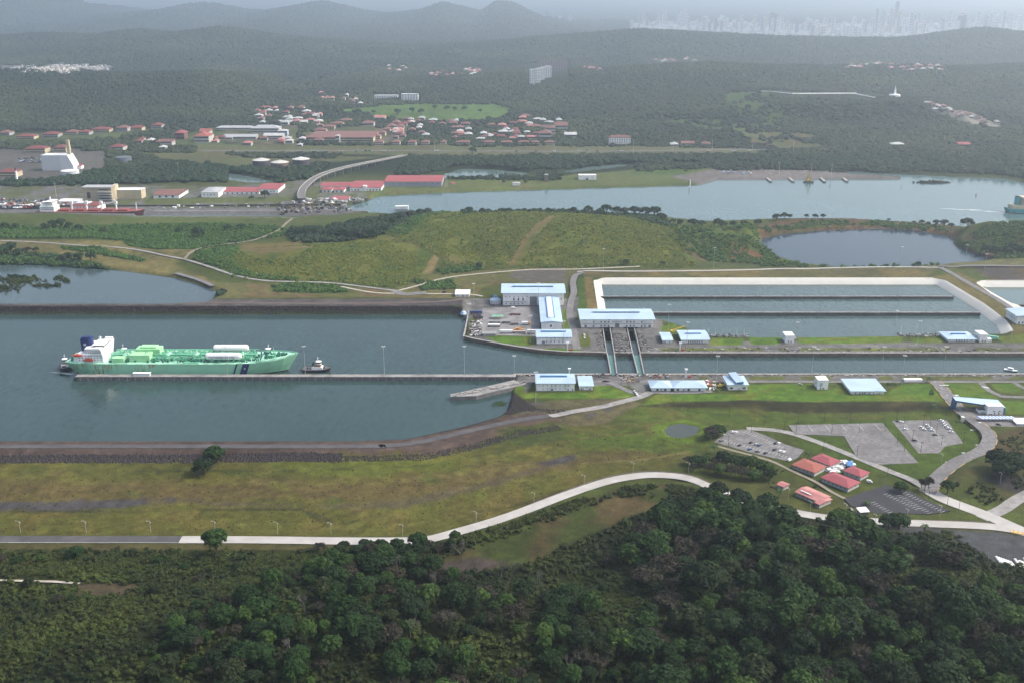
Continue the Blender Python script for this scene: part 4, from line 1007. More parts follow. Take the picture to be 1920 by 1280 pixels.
# maintenance halls and offices on the far side of the lock
t,w,D,H = bld('maintenance_hall','long white maintenance hall with pale blue ridged roof behind the truck yard',943,1057,573,549,537.5,'gable',2.2,oh=2.2,
   wins=[(963.5,564,2.6,5),(972,564,2.6,5),(980.5,564,2.6,5)]+[(x,557.5,1.7,1.7) for x in (948,956,964,972,980,988)]+[(x,571,2.2,2) for x in (949,958,964,972,980)]+[(1052,563,1.8,5)],
   doors=[(1000,574,13.5,17)])
MB().box(w*.16,w*.83,D*.5-1.5,D*.5+1.5,H+1.9,H+3.4).obj('ridge_vent', M_TRIMB, parent=t)
MB().box(w*.15,w*.84,D*.5-2,D*.5+2,H+3.4,H+3.7).obj('vent_roof', R_BLUE, parent=t)
MB().box(w*.02,w*.36,-1.4,0,4.9,5.2).obj('canopy', M_WALLG, parent=t)
Yf = dist_row(621,LZ); xa, xb = X_at(1015.5,Yf,LZ), X_at(1052.5,Yf,LZ); H=z_at(Yf,603.5)-LZ; D2 = P(0,556,LZ+H)[1]-Yf
t = building('workshop_hall','white workshop hall with the long blue roof running back from the quay',(xa,Yf,LZ),xb-xa,D2,H,'gabley',1.3,1.3,roofm=R_BLUEY,wins=[((xb-xa)*.47,H*.45,2.0,2.6)])
w2=xb-xa
for sx in (-1,1): MB().box(w2/2+sx*3.6-.35,w2/2+sx*3.6+.35,D2*.12,D2*.92,H+.9,H+2.0).obj('skylight_rail', M_TRIMB, parent=t)
MB().box(w2/2-3.2,w2/2+3.2,D2*.12,D2*.92,H+1.2,H+1.75).obj('skylight', mat('milky skylight',(.52,.62,.68),.35,.05,.2), parent=t)
t,w,D,H = bld('quay_office','white two storey office with blue roof on the quay corner before the workshop hall',1006.5,1071,645,631.5,622,'gable',1.6,oh=1.0,
   wins=[(x,642,1.6,4.2) for x in (1025,1033,1040,1048,1055.5)]+[(x,634.5,2.6,1.2) for x in (1025,1033,1040,1048,1056,1064)]+[(1019,634.5,1.2,1)],doors=[(1019,644,6,5.5)])
MB().box(w*.12,w*.86,D*.5-1,D*.5+1,H+1.5,H+2.7).obj('ridge_vent', M_TRIMB, parent=t)
# octagonal pavilion
x,y,z = G(929,569); t = empty('pavilion',(x,y,z),0,'small blue domed pavilion with columns beside the maintenance hall','pavilion')
MB().cyl(0,0,-1,4.6,4.6,4.6,8).obj('wall', M_WALL, parent=t)
MB().cyl(0,0,4.6,5.0,7.2,7.2,8).cyl(0,0,5.0,8.2,7.2,1.9,8).cyl(0,0,8.2,9.0,1.9,1.9,8).obj('roof', R_BLUE, parent=t)
MB().cyl(0,0,9.0,9.4,2.5,2.5,8).cyl(0,0,9.4,10.4,2.5,.1,8).obj('lantern', M_TRIMB, parent=t)
cm = MB().box(-.3,.3,-.3,.3,-1,4.8).mesh('column', M_WALL)
for i in range(16):
    a = 2*math.pi*i/16; link('column', cm, t, (6*math.cos(a),6*math.sin(a),0), a)
bld('guard_house','low white hut with pale roof at the end of the rock levee',854,880,557.5,552,546.5,'gable',.8,roofm=R_WHITE,wins=[(858,556,2,2),(876,556,2,2)],doors=[(868,557,2.6,4)],dmin=7)
t,w,D,H = bld('gate_machinery_house','very long white building with blue roof above the two gate slots',1090,1224,614.5,598,585.5,'gable',2.2,oh=2.2,
   wins=[(x,605.2,2.7,2.9) for x in (1113,1127,1134,1141,1175,1182,1188.5,1203)]+[(x,612.2,2.7,2.9) for x in (1127,1134,1182,1188.5)]+[(x,600.5,3,1.2) for x in (1095,1142,1174,1220)],
   doors=[(1157,614,8,9),(1098,614,4.5,5),(1113,613.5,3,4),(1141,613.5,3,4),(1175,613.5,3,4),(1203,614,3,4.5),(1209,614,2.4,4.5),(1218,614,5,5)])
MB().box(w*.18,w*.83,D*.5-1.6,D*.5+1.6,H+2.0,H+3.2).obj('ridge_vent', M_TRIMB, parent=t)
MB().box(w*.17,w*.84,D*.5-2.2,D*.5+2.2,H+3.2,H+3.6).obj('vent_roof', R_BLUE, parent=t)
MB().box(0,w,-1.2,0,H*.47,H*.47+.25).obj('canopy', M_WALLG, parent=t)
# raised wall sign, too small to read: a plain row of dark metal letters as worn shapes
b=MB(); 
for i in range(13): b.box(w*.42+i*.95,w*.42+i*.95+(.6 if i%4 else .3),-.12,0,H*.62,H*.62+.7)
b.obj('wall_lettering', M_DARK, parent=t)
bld('control_kiosk','small white building with plain blue roof left of the columned office',1243,1260,643.5,637,628.5,'gable',1,oh=1.2,wins=[(1245,643,1.7,3.2),(1255,642,2.5,2)],doors=[(1248,643,1.8,3)])
t,w,D,H = bld('columned_office','white office with dark bays and plain blue roof beside the yellow crane',1279,1328,643.5,636,625.5,'gable',1.4,oh=1.8,wins=[(x,642.8,1.6,5) for x in (1291,1295,1299,1303,1307,1311,1316)])
MB().box(w*.18,w*.8,D*.5-1,D*.5+1,H+1.2,H+2.2).obj('ridge_vent', M_TRIMB, parent=t)
def cube_tower(label, px0, px1, yb, ye, yt, stairs=False):
    t,w,D,H = bld('gauge_tower',label,px0,px1,yb,ye,yt,'flat',0,oh=.25,roofm=R_WHITE,wallm=M_WALL,doors=[(px0+6,yb-.4,2.4,4.4),(px0+11,yb-.4,3.0,3.4)],base=False,sidewins=1)
    return t,w,D,H
t,w,D,H = cube_tower('plain white cube tower alone on the far quay lawn',1472,1489,642.5,630,622.5)
MB().box(w-.2,w+2.0,0,3,H*.62,H*.66).box(w-.1,w+.4,0,3,H*.4,H*.62).obj('side_ledge', M_WALLG, parent=t)
t,w,D,H = bld('hip_roof_office','white office with dark bays and blue hip roof beside the annexed cube tower',1778,1828,641.5,635,622.5,'hip',1.6,oh=2.0,wins=[(x,640.6,1.6,4) for x in (1793,1798,1803,1808,1813)]+[(1821,639.5,3,1.2)])
MB().box(w*.22,w*.78,D*.5-1,D*.5+1,H+1.4,H+2.5).obj('ridge_vent', M_TRIMB, parent=t)
t,w,D,H = cube_tower('plain white cube tower with low annex beside the hip roofed office',1836,1851,641.5,628,620)
MB().box(w,w+5,.6,6,-1,3.4).obj('annex', M_WALL, parent=t)
# right edge hall
Yf = dist_row(609,5); xa = X_at(1905,Yf,5); t = building('storage_hall','white hall with pale blue roof cut by the right edge of the picture',(xa,Yf,5),40,26,z_at(Yf,592)-5,'gabley',1.5,1.6,roofm=R_BLUEY,wins=[(3,1.2,1.4,2.6),(7,1.2,1.4,2.6),(12,1.2,1.4,2.6)],sidewins=5)
# near quay
W2=[(x,723,2,2) for x in (1018,1026,1034,1041.5,1050,1059.5,1066)]+[(x,729,2,1.8) for x in (1018,1026,1034,1041.5,1050,1059.5)]+[(1065,731.5,2.2,3.6),(1073.5,731.5,2.2,3.6)]
t,w,D,H = bld('lock_office','white two storey office with two rows of small windows, on the near quay lawn',1006,1077,732.5,717.5,705.5,'gable',1.8,oh=1.1,wins=W2,doors=[(1035,732,4.5,4.5)])
MB().box(w*.10,w*.82,D*.5-1,D*.5+1,H+1.6,H+2.9).obj('ridge_vent', M_TRIMB, parent=t)
bld('annex_office','smaller white building with plain blue roof right beside the two storey lock office',1087,1111.5,731,722.5,711.5,'gable',1.0,oh=1.0,wins=[(1090,730.5,1.8,3.6),(1093,730.5,1.8,3.6),(1105,730,2.4,1.8),(1099,726,2,1.6)],doors=[(1107,730.6,2.2,3.8)])
for lb, a, c in (('narrow white pavilion with blue hip roof, left one of the adjoining pair',1222,1257),('wide white pavilion with blue hip roof, right one of the adjoining pair',1264,1323)):
    t,w,D,H = bld('hip_roof_pavilion',lb,a,c,733,725.5,709.5,'hip',3.4,oh=1.7,wins=[(a+(c-a)*q,732,4.2,4.6) for q in ((.3,.72) if c-a<40 else (.12,.46,.80))],doors=[(a+(c-a)*(.5 if c-a<40 else .3),732.4,2.4,4.6)])
    MB().box(w*.36,w*.66,D*.5-1.4,D*.5+1.4,H+1.2,H+2.7).obj('ridge_vent', M_TRIMB, parent=t)
t,w,D,H = bld('monitor_roof_office','white office whose blue roof carries a big sloping monitor',1365.5,1401,731,720,705.5,'hip',1.0,oh=1.4,wins=[(1371,728.5,6,3.4),(1395,728.5,6,3.4)],doors=[(1385,730.8,3.6,2.2)])
MB().add([(w*.38,-.6,H+.6),(w*.78,-.6,H+.6),(w*.78,-.6,H+3.2),(w*.38,-.6,H+2.2),(w*.20,D,H+1.0),(w*.62,D,H+1.0),(w*.62,D,H+4.2),(w*.20,D,H+3.4)],[(0,1,2,3),(3,2,6,7),(1,5,6,2),(5,4,7,6),(4,0,3,7)]).obj('roof_monitor', R_BLUEY, parent=t)
MB().box(w*.42,w*.76,-.8,-.55,H+.5,H+2.3).obj('louvre', M_TRIMB, parent=t)
t,w,D,H = cube_tower('plain white cube tower on the near quay lawn',1532.5,1552,729.5,713,705)
MB().box(w*.18,w*.45,-.12,.05,H*.35,H*.75).obj('louvre', M_FRAME, parent=t)
t,w,D,H = bld('visitor_hall','wide low white building with broad pale blue roof on the near lawn',1596,1657,738.5,731.5,710,'mono',.8,oh=1.6,wins=[(x,737.3,2.6,2.6) for x in (1604,1612,1617,1621)]+[(1638,737.3,1.5,2.8),(1649,737,3,1.4)],doors=[(1630,737.8,1.8,3.6)])
bld('long_shed','long low white shed behind the dark hedge on the near quay',1696,1729,716,711.5,710,'gable',.6,oh=.3,roofm=R_WHITE,dmin=5)
# ------------------------------------------------------------------ entrance gate with leaning blue canopy
x,y,z = G(1800,778); t = empty('entrance_canopy',(x,y,z),0,'large pale blue slanting gate canopy with deep blue end walls over the entrance road','canopy')
def lp(px,py,zz): a=P(px,py,z+zz); return (a[0]-x,a[1]-y,zz)
a=lp(1785,743,10); b_=lp(1871,750,6.6); c=lp(1886,764,6.2); d=lp(1791,748.5,10.4)
# roof plate as a tilted slab
A=Vector(lp(1786,742.5,11)); B=Vector(lp(1871,749,7.2)); C=Vector(lp(1886,764,6.4)); D_=Vector(lp(1792,750,10.6))
def plate(b,q,th,mi=0):
    lo=[Vector(v)-Vector((0,0,th)) for v in q]; b.add(list(q)+lo,[(0,1,2,3),(7,6,5,4),(0,4,5,1),(1,5,6,2),(2,6,7,3),(3,7,4,0)],mi); return b
plate(MB(),[D_,C,B,A],.35).obj('roof',R_BLUE,parent=t)
q0=Vector(D_); q1=Vector(C)
for s,(p,q) in enumerate(((D_,C),(A,B))):
    o=Vector((0,-.45 if s==0 else .45,0)); MB().add([p+o,q+o,q+o-Vector((0,0,.9)),p+o-Vector((0,0,1.5)),p,q,q-Vector((0,0,.9)),p-Vector((0,0,1.5))],[(0,3,2,1),(4,5,6,7),(0,1,5,4),(3,7,6,2),(0,4,7,3),(1,2,6,5)]).obj('fascia',M_DBLUE,parent=t)
g0=Vector(lp(1783,768,0)); g1=Vector(lp(1790,767,0))
MB().add([A-Vector((0,0,.35)),D_-Vector((0,0,.35)),D_+Vector((1.6,0,-.35)),A+Vector((1.6,0,-.35)),(g0.x,g0.y+3,-1),(g0.x,g0.y,-1),(g1.x,g0.y,-1),(g1.x,g0.y+3,-1)],[(0,1,5,4),(1,2,6,5),(2,3,7,6),(3,0,4,7),(0,3,2,1),(4,5,6,7)]).obj('end_pillar',M_DBLUE,parent=t)
h0=Vector(lp(1883,777.5,0))
MB().add([C-Vector((0,0,.35)),B-Vector((0,0,.35)),B-Vector((1,0,.35)),C-Vector((1.5,0,.35)),(h0.x,h0.y,-1),(h0.x,h0.y+6,-1),(h0.x-1.2,h0.y+6,-1),(h0.x-1.6,h0.y,-1)],[(0,4,5,1),(0,3,7,4),(3,2,6,7),(2,1,5,6),(0,1,2,3),(4,7,6,5)]).obj('end_wall',M_DBLUE,parent=t)
t2,w,D,H = bld('gate_house','white gatehouse standing under the slanting blue canopy',1850,1880,777.5,762,759,'flat',0,oh=.2,wins=[(1857,777,6.5,2),(1862.5,771,4,2),(1873,771,4,2)],doors=[(1864,777,2.6,5),(1872,777,2.6,5)],roofm=R_WHITE,dmin=7)
t2,w,D,H = bld('guard_booth','low white guard booth with dark glass roof in the entrance lane',1835,1848,774.5,768,763,'flat',0,oh=.3,wins=[(1841,772.5,7,1.2)],roofm=mat('dark green roof glass',(.03,.06,.055),.3))
bld('traffic_box','small cream kiosk at the kerb below the entrance canopy',1802.5,1808,791,782.5,780.5,'flat',0,oh=.1,wallm=mat('cream kiosk',(.58,.55,.42),.6),roofm=R_WHITE,base=False,dmin=2.6)
# carport with blue and white panels
x,y,z = G(1845,790); t = empty('striped_carport',(x,y,z),0,'long low carport roofed in alternating blue and white panels by the gate','carport')
xa=X_at(1839,y,z)-x; xb=X_at(1905,y,z)-x; n=20
pw=(xb-xa)/n
pm=[MB().add([(0,0,2.7),(pw*.94,0,2.7),(pw*.94-2.2,5.2,3.2),(-2.2,5.2,3.2),(0,0,2.6),(pw*.94,0,2.6),(pw*.94-2.2,5.2,3.1),(-2.2,5.2,3.1)],[(0,1,2,3),(7,6,5,4),(0,4,5,1),(1,5,6,2),(2,6,7,3),(3,7,4,0)]).mesh('panel',m) for m in (mat('blue roof panel',(.06,.17,.55),.4),mat('white roof panel',(.65,.68,.72),.4))]
for i in range(n): link('panel',pm[i%2],t,(xa+i*pw,0,0))
b=MB()
for i in range(8):
    b.box(xa+(xb-xa)*i/7-.1,xa+(xb-xa)*i/7+.1,.2,.4,-1,2.6); b.box(xa+(xb-xa)*i/7-2.1,xa+(xb-xa)*i/7-1.9,4.8,5,-1,3.1)
b.obj('post',M_LITE,parent=t)
bld('canteen','white roofed low building at the right edge beside the striped carport',1907,1990,797,793,785,'mono',.6,oh=.8,roofm=R_WHITE,dmin=10)
# ------------------------------------------------------------------ red roofed compound, each roof given by three eave corners
def roofed(name,label,ze,A,B,C,roof,rise,roofm,wallm=None,oh=.9,wl=True,**k):
    """A left eave corner, B nearest eave corner, C right eave corner in the photo; ze eave height"""
    zg = G((A[0]+C[0])/2,(B[1]+A[1])/2+6)[2]
    a=Vector(P(*A,zg+ze)); b=Vector(P(*B,zg+ze)); c=Vector(P(*C,zg+ze))
    u=(b-a); L=u.length; ang=math.atan2(u.y,u.x); u.normalize(); n=Vector((-u.y,u.x)); D=abs((c-b).dot(n))
    o=a+u*oh+n*oh
    nw=max(2,int(L/4)); 
    wins=[((L-2*oh)*(i+.7)/(nw+.4),ze*.35,1.3,1.2) for i in range(nw)] if wl else []
    return building(name,label,(o.x,o.y,zg),L-2*oh,D-2*oh,ze,roof,rise,oh,wallm or mat('grey stained wall',(.42,.42,.40),.85,.1,.3,dirt=(.25,.25,.23),dirt_amt=.6,dirt_scale=.3),roofm,wins=wins,rz=ang,sidewins=2,**k)
GR='red roofed houses of the compound by the parking lots'
roofed('red_roof_house','deep red hip roofed house nearest to the parking lot road',3.6,(1519,858),(1556,873),(1577,863),'hip',2.2,R_RED,group=GR)
roofed('orange_roof_house','orange red roofed house at the left corner of the compound',3.6,(1484,870),(1528,886),(1550,873),'hip',2.0,R_ORANGE,group=GR)
roofed('red_roof_house','largest red hip roofed house at the front of the compound',3.8,(1538,894),(1591,915),(1609,901),'hip',2.4,R_RED,group=GR)
roofed('red_roof_house','red hip roofed house at the right end of the compound, beside the white van',3.6,(1580,881),(1614,894),(1632,885),'hip',2.0,R_RED,group=GR)
roofed('pink_roof_house','long faded pink roofed house with a white skylight strip, below the compound',3.4,(1490,921),(1536,941),(1554,928),'gable',1.3,R_PINK)
t=bpy.data.objects['pink_roof_house']; 
MB().box(2,11,2.0,2.9,4.45,4.75).obj('skylight',mat('white skylight sheet',(.7,.7,.68),.5),parent=t)
roofed('pink_roof_annex','small pink roofed annex attached at the lower end of the pink roofed house',3.2,(1526,941),(1537,946),(1559,934),'gable',.9,R_PINK)
roofed('pink_roof_shed','tiny pink roofed shed among palms, up the slope from the long pink house',3.0,(1455,907),(1470,913),(1477,905),'gable',.8,R_PINK)
roofed('blue_roof_porch','small bright blue roofed porch between the red roofed houses',3.2,(1588,872),(1599,873.5),(1607,865),'gable',.5,mat('bright blue roof',(.06,.17,.38),.5))
roofed('white_roof_shelter','white roofed open shelter beside the pale road and black car park',3.6,(1605,950.5),(1613,960),(1631,959),'mono',.4,R_WHITE,wallm=mat('dim brown wall',(.10,.08,.06),.8))
x,y,z=G(1565,872); 
clutter('white_courtyard_roofs',[(1540,876),(1585,862),(1600,872),(1560,888)],60,2.6,(R_WHITE,M_WALL,M_FRAME),14,z=.9,smin=1.5,smax=5)
# ------------------------------------------------------------------ shore of the old locks
bld('visitor_centre','stepped beige visitor centre with grey roof and rows of balconies by the old locks',157,211,379,352,347.5,'flat',0,oh=1.2,wallm=mat('beige gallery wall',(.34,.29,.20),.8,.15,.2),roofm=R_GREY,zg=3,dmin=22,
    wins=[(168,373,7,12)]+[(x,py,20,2.2) for py in (358,363,368.5,374) for x in (197,)])
t=bpy.data.objects['visitor_centre']
for i,h in enumerate((4,8.5,13,17.5)):
    MB().box(28,56-i*1.5,-4.5,-.2,h,h+.9).obj('balcony',mat('pale balcony concrete',(.45,.44,.41),.8),parent=t)
bld('stair_tower','tall cream slab tower at the right of the beige visitor centre',211,217,376,349,346.5,'flat',0,oh=.1,wallm=M_CREAM,roofm=M_CREAM,zg=3,dmin=20,base=False)
bld('theatre_block','plain cream windowless block right of the visitor centre',218,266,374,357,353,'flat',0,oh=.2,wallm=M_CREAM,roofm=R_WHITE,zg=3,dmin=24)
t,w,D,H=bld('control_house','white lock control house with maroon tiled roof behind the red ship',134,184,398,386,378,'hip',1.8,oh=1.5,roofm=R_MAROON,zg=3,wins=[(x,390,1.6,2.2) for x in range(140,182,6)],dmin=12)
MB().box(w*.1,w*.6,D*.3,D*.7,H+1.2,H+2.8).obj('roof_plant',R_WHITE,parent=t)
bld('arched_shed','white curved roof shed left of the visitor centre',110,148,383,378,373,'gable',2.0,oh=.5,roofm=R_WHITE,zg=3,dmin=16)
bld('gabled_hall','pink roofed hall with three gables and white porch',288,336,373,366,357,'gable',3.5,oh=1,roofm=R_TILE,zg=3,wins=[(300,371,4,4),(312,371,4,4),(324,371,4,4)],dmin=16)
bld('grey_roof_hall','pale grey gabled hall with windows, beside the gabled pink hall',378,410,371,361,350,'hip',3.0,oh=1,roofm=R_GREY,zg=3,wins=[(x,367,2,2.5) for x in (384,390,396,402)],dmin=22)
t,w,D,H=bld('red_roof_barracks','long low hall with bright red roof and white verandah by the old locks',412,486,365,360,354,'gable',1.5,oh=.8,roofm=R_BRIGHT,zg=3,wins=[(x,364,3,2.4) for x in range(418,482,9)],dmin=14)
bld('red_roof_hall','taller bright red roofed hall at the end of the long red barracks',484,522,363,355,347,'gable',2.5,oh=.8,roofm=R_BRIGHT,zg=3,wins=[(x,361,2,2.5) for x in range(490,520,6)],dmin=16)
for i,(a,c) in enumerate(((604,621),(626.5,645))):
    bld('red_hip_house',('left' if i==0 else 'right')+' one of two small bright red hip roofed houses near the curved viaduct',a,c,362,356,350,'hip',2.2,oh=1.5,roofm=R_BRIGHT,zg=3,wins=[(a+5,361,3,3),(c-5,361,3,3)],group='small red hip roofed houses near the viaduct')
bld('red_long_hall','long bright red roofed hall behind the two small hip roofed houses',600,660,352,349,344,'gable',1.5,oh=.5,roofm=R_BRIGHT,zg=3,dmin=14)
t,w,D,H=bld('red_white_hall','red roofed white hall with a white centre gable by the old locks',656,715,359,352,343,'gable',2.5,oh=.8,roofm=R_BRIGHT,zg=3,wins=[(x,358,2.2,3) for x in (660,666,672,688,694,700,706,712)],dmin=20)
MB().box(w*.42,w*.54,-1,6,-1,H+3.5).obj('centre_gable',M_WALL,parent=t)
t,w,D,H=bld('red_roof_warehouse','long grey walled warehouse with straight bright red roof on the river bank',721,828,351,341,333,'gable',2.0,oh=.6,wallm=mat('blue grey wall',(.27,.29,.32),.8),roofm=R_BRIGHT,zg=3,wins=[(x,346.5,2.2,2) for x in (726,732,738,750,765,770,776,783,796,811,822)],dmin=20)
bld('small_red_shed','low red roofed shed on the old lock quay',621,652,377,374.5,370,'gable',1.0,oh=.5,roofm=R_BRIGHT,zg=3,dmin=12)
bld('tiny_red_kiosk','tiny red roofed kiosk at the end of the red warehouse',845,852,347,345,342,'hip',1.2,oh=1,roofm=R_BRIGHT,zg=3,dmin=8)
bld('white_river_shed','white flat shed on the river grass beyond the mound',1085,1118,338,329.5,327.5,'flat',0,oh=.3,roofm=R_WHITE,zg=3,wins=[(1101,337.5,4,3)],dmin=16)
bld('round_roof_shed','small domed grey shed on the grassy river bank',961,975,349,344,341,'hip',2,oh=.5,roofm=R_GREY,zg=3,dmin=10)
bld('brick_tower','short brown stone tower on the grassy river bank',1021,1028,342,328.5,327.5,'flat',0,oh=.1,wallm=mat('brown tower stone',(.20,.16,.13),.9),roofm=R_GREY,zg=3,dmin=8)
bld('water_edge_shed','white shed at the water edge right of the old locks',741,765,393,388,386,'flat',0,oh=.4,roofm=R_WHITE,zg=3,dmin=8)
# power plant at far left
t,w,D,H=bld('power_plant','big white boxy power plant hall with a sloping annex at far left',80,115,321,292,289,'flat',0,oh=.2,wallm=mat('pale grey cladding',(.50,.52,.53),.7,.05,.2),roofm=R_WHITE,dmin=30)
MB().add([(w,0,-1),(w+26,0,-1),(w+26,0,H*.35),(w+16,0,H*1.02),(w,0,H*1.02),(w,30,-1),(w+26,30,-1),(w+26,30,H*.35),(w+16,30,H*1.02),(w,30,H*1.02)],[(0,1,2,3,4),(9,8,7,6,5),(1,6,7,2),(2,7,8,3),(3,8,9,4)]).obj('boiler_annex',mat('white cladding',(.58,.60,.60),.7,.05,.2),parent=t)
MB().box(w+12,w+18,12,18,H,H+30).obj('chimney',M_CREAM,parent=t)
bld('red_edge_annex','low white annex with a red roof edge beside the power plant',118,152,318,312,308,'mono',2,oh=.4,roofm=R_BRIGHT,dmin=12)
def tank(label,px,pb,pt,rpx,wallm,roofm,nm='storage_tank',cone=.12):
    x,y,z=G(px,pb); r=rpx/scale_at(y); y+=r; H=z_at(y-r,pt)-z
    t=empty(nm,(x,y,z),0,label,'tank'); MB().cyl(0,0,-1,H,r,r,28).obj('tank_wall',wallm,parent=t); MB().cyl(0,0,H,H+.4,r*1.02,r*1.02,28).cyl(0,0,H+.4,H+.4+r*cone*2,r*1.0,r*.08,28).obj('roof',roofm,parent=t)
    s=MB()
    for k in range(14): a=.5*k/13-1.9; s.box(r*1.01*math.cos(a)-.3,r*1.01*math.cos(a)+.3,r*1.01*math.sin(a)-.9,r*1.01*math.sin(a),H*k/14,H*k/14+.3)
    s.obj('stair',M_LITE,parent=t); return t
M_TNK=mat('dark rusty tank',(.055,.055,.075),.6,.2,.2,dirt=(.10,.06,.045),dirt_amt=.5,dirt_scale=.08); M_TNKR=mat('pale tank roof',(.46,.45,.41),.6,.1,.1)
tank('dark tank with pale conical roof, left of the three in the field',487,316,303,16,M_TNK,M_TNKR); tank('rust streaked tank with pale conical roof, middle of the three in the field',522,318,307,16.3,mat('rusty streaked tank',(.15,.10,.08),.7,.5,.15),M_TNKR); tank('dark tank with pale conical roof, right of the three in the field',562,314,301,16.3,M_TNK,M_TNKR)
tank('flat dark grey tank beyond the power plant',227,305,297,14.5,mat('slate tank',(.13,.15,.18),.6),mat('slate tank roof',(.10,.11,.12),.6),cone=.03)
tank('low white tank in front of the power plant',126,333,323,16,mat('white tank paint',(.55,.57,.58),.5),R_WHITE,cone=.03)
# leaning white mast tower with dark top
x,y,z=G(33,345); t=empty('striped_stack',(x,y,z),0,'white chimney stack with a black top at far left','chimney'); H=z_at(y,315)-z
MB().cyl(0,0,-1,H*.82,2.4,1.8,12).obj('shaft',M_WALL,parent=t); MB().cyl(0,0,H*.82,H,1.8,1.6,12).obj('top',M_DARK,parent=t)
# ------------------------------------------------------------------ the town beyond: houses of many sizes, one object each
def mini(name,px,py,wpx,hpx,dpx,roofm,wallm,label,group,hip=True,floors=2):
    x,y,z=G(px,py); s=scale_at(y,z); w=wpx/s; H=hpx/s; D=max(6,dpx/s*3)
    t=empty(name,(x-w/2,y,z),0,label,'house',group)
    b=MB().box(0,w,0,D,-2,H)
    wallm = M_TOWN if wallm is M_WALL else wallm; roofm = M_TOWNR if roofm is R_WHITE else roofm
    b.obj('wall',wallm,parent=t)
    roof_obj('hip' if hip else 'gable',w,D,H,D*.18,.9,roofm,t)
    f=MB()
    for k in range(floors): f.box(.8,w-.8,-.15,.1,H*(k+.35)/floors,H*(k+.75)/floors)
    f.obj('window_band',M_GLASS,parent=t)
    return t
r1=random.Random(11)
GA='two storey houses in a row at the foot of the dark hill'
for i,(px,py,wp) in enumerate([(8,255,20),(47,262,34),(94,258,30),(133,254,22),(157,254,20),(188,249,34),(228,246,22),(254,246,24),(293,241,20)]):
    mini('row_house',px,py,wp,6,7,R_MAROON if i%3 else R_TILE,M_CREAM if i%2 else M_WALLG,ORD[i]+' two storey house from the left in the row at the hill foot',GA)
mini('long_house',66,288,38,9,8,R_MAROON,M_CREAM,'long two storey house with a maroon roof behind the power plant, left one',None); mini('long_house',112,286,24,9,8,R_MAROON,M_CREAM,'long two storey house with a maroon roof behind the power plant, beside its chimney',None)
mini('long_house',218,284,26,8,8,R_MAROON,M_WALL,'white ended house with a maroon roof in the trees right of the power plant',None); mini('long_house',14,333,34,10,9,R_MAROON,M_CREAM,'cream house with maroon roof at the far left edge below the power plant',None)
for k,(px,py,wp,hp,dp,rm,wm,lb) in enumerate([(337,262,18,12,8,R_BRIGHT,R_TILE,'bright red narrow building left of the open street'),(312,275,22,9,7,R_TILE,M_WALL,'brownish roofed building left of the street with parked cars'),(378,268,28,12,12,R_ORANGE,M_WALL,'white building with orange roof right of the open street'),(383,255,18,8,8,R_ORANGE,M_WALL,'small orange roofed building on the slope right of the open street'),
   (497,250,52,9,9,R_GREY,M_WALL,'long white walled office block in the middle of the town'),(450,262,60,5,7,R_GREY,M_WALL,'long flat pale shed behind trees left of the town'),(440,243,70,3,6,R_GREY,M_WALL,'long low shed with a greenish roof at the left of the town'),(512,262,36,7,7,R_WHITE,M_WALL,'white roofed works building in the middle of town'),(530,255,18,9,5,R_WHITE,mat('light blue wall',(.34,.42,.50),.8),'pale blue office cube in town'),(545,232,60,3,5,R_WHITE,M_WALLG,'flat long white roof in the upper town'),
   (1023,262,22,12,9,R_TILE,M_WALL,'white block with terracotta roof at the right end of town'),(1052,246,24,10,9,R_TILE,M_WALL,'stepped terracotta roofed block at the right end of town'),(1032,250,18,10,7,R_TILE,M_WALL,'middle terracotta block at the right end of town'),(1070,258,22,5,7,R_WHITE,M_WALLG,'flat white roofed shed right of town'),(1265,275,14,4,6,R_WHITE,M_WALL,'small white roofed building right of the tall terracotta hotel'),(1290,274,24,5,6,R_TILE,M_WALLG,'low pinkish building among trees by the highway'),(1325,275,16,5,6,R_TILE,M_WALLG,'small pinkish building among trees by the highway'),
   (712,227,20,6,7,R_PINK,M_WALL,'pink roofed building at the edge of the green field'),(690,237,22,6,7,R_TILE,M_WALL,'white porch building with a tile roof above the quadrangle'),(1808,276,22,5,6,R_BRIGHT,M_CREAM,'lone red roofed house in the forest at right'),(1685,275,24,4,6,R_WHITE,M_CREAM,'lone cream house in the forest at right')]):
    mini('town_building',px,py,wp,hp,dp,rm,wm,lb,None,hip=k%2==0,floors=2 if hp>6 else 1)
# quadrangle
def wing(label,px0,px1,yb,ye,yt): 
    t,w,D,H=bld('barracks_wing',label,px0,px1,yb,ye,yt,'gable',2.5,oh=1.2,roofm=R_TILE,wallm=M_CREAM,dmin=16); 
    for k in range(2): MB().box(.5,w-.5,-.2,.1,H*(k*.5+.12),H*(k*.5+.36)).obj('window_band',M_GLASS,parent=t)
    return t
wing('long front wing of the red roofed quadrangle',578,700,266,258,250)
for i in range(5): mini('barracks_wing',706+i*9,262-i*6.5,14,6,7,R_TILE,M_CREAM,ORD[i]+' stepped section, counted from the front, of the quadrangle right wing','stepped wing sections of the red roofed quadrangle')
for i in range(4): mini('barracks_wing',600+i*16,249-i*6,22,5,6,R_TILE,M_CREAM,ORD[i]+' section, counted from the front, of the quadrangle rear left wing','rear wing sections of the red roofed quadrangle')
mini('gate_block',633,268,8,13,3,R_WHITE,M_WALL,'white gate block at the centre of the quadrangle front',None)
for i,px in enumerate((711,742,772,797)): mini('cottage',px,273,15,6,6,R_TILE,M_WALL,ORD[i]+' small white tile roofed house right of the quadrangle along the main road','white houses along the main road right of the quadrangle')
for i,(px,wp) in enumerate(((831,10),(868,26),(917,20),(950,20),(982,20),(1004,14),(1030,16))): mini('cottage',px,272,wp,5,5,R_TILE,M_WALL,ORD[i]+' low white building from the left among trees along the main road','low white buildings along the main road')
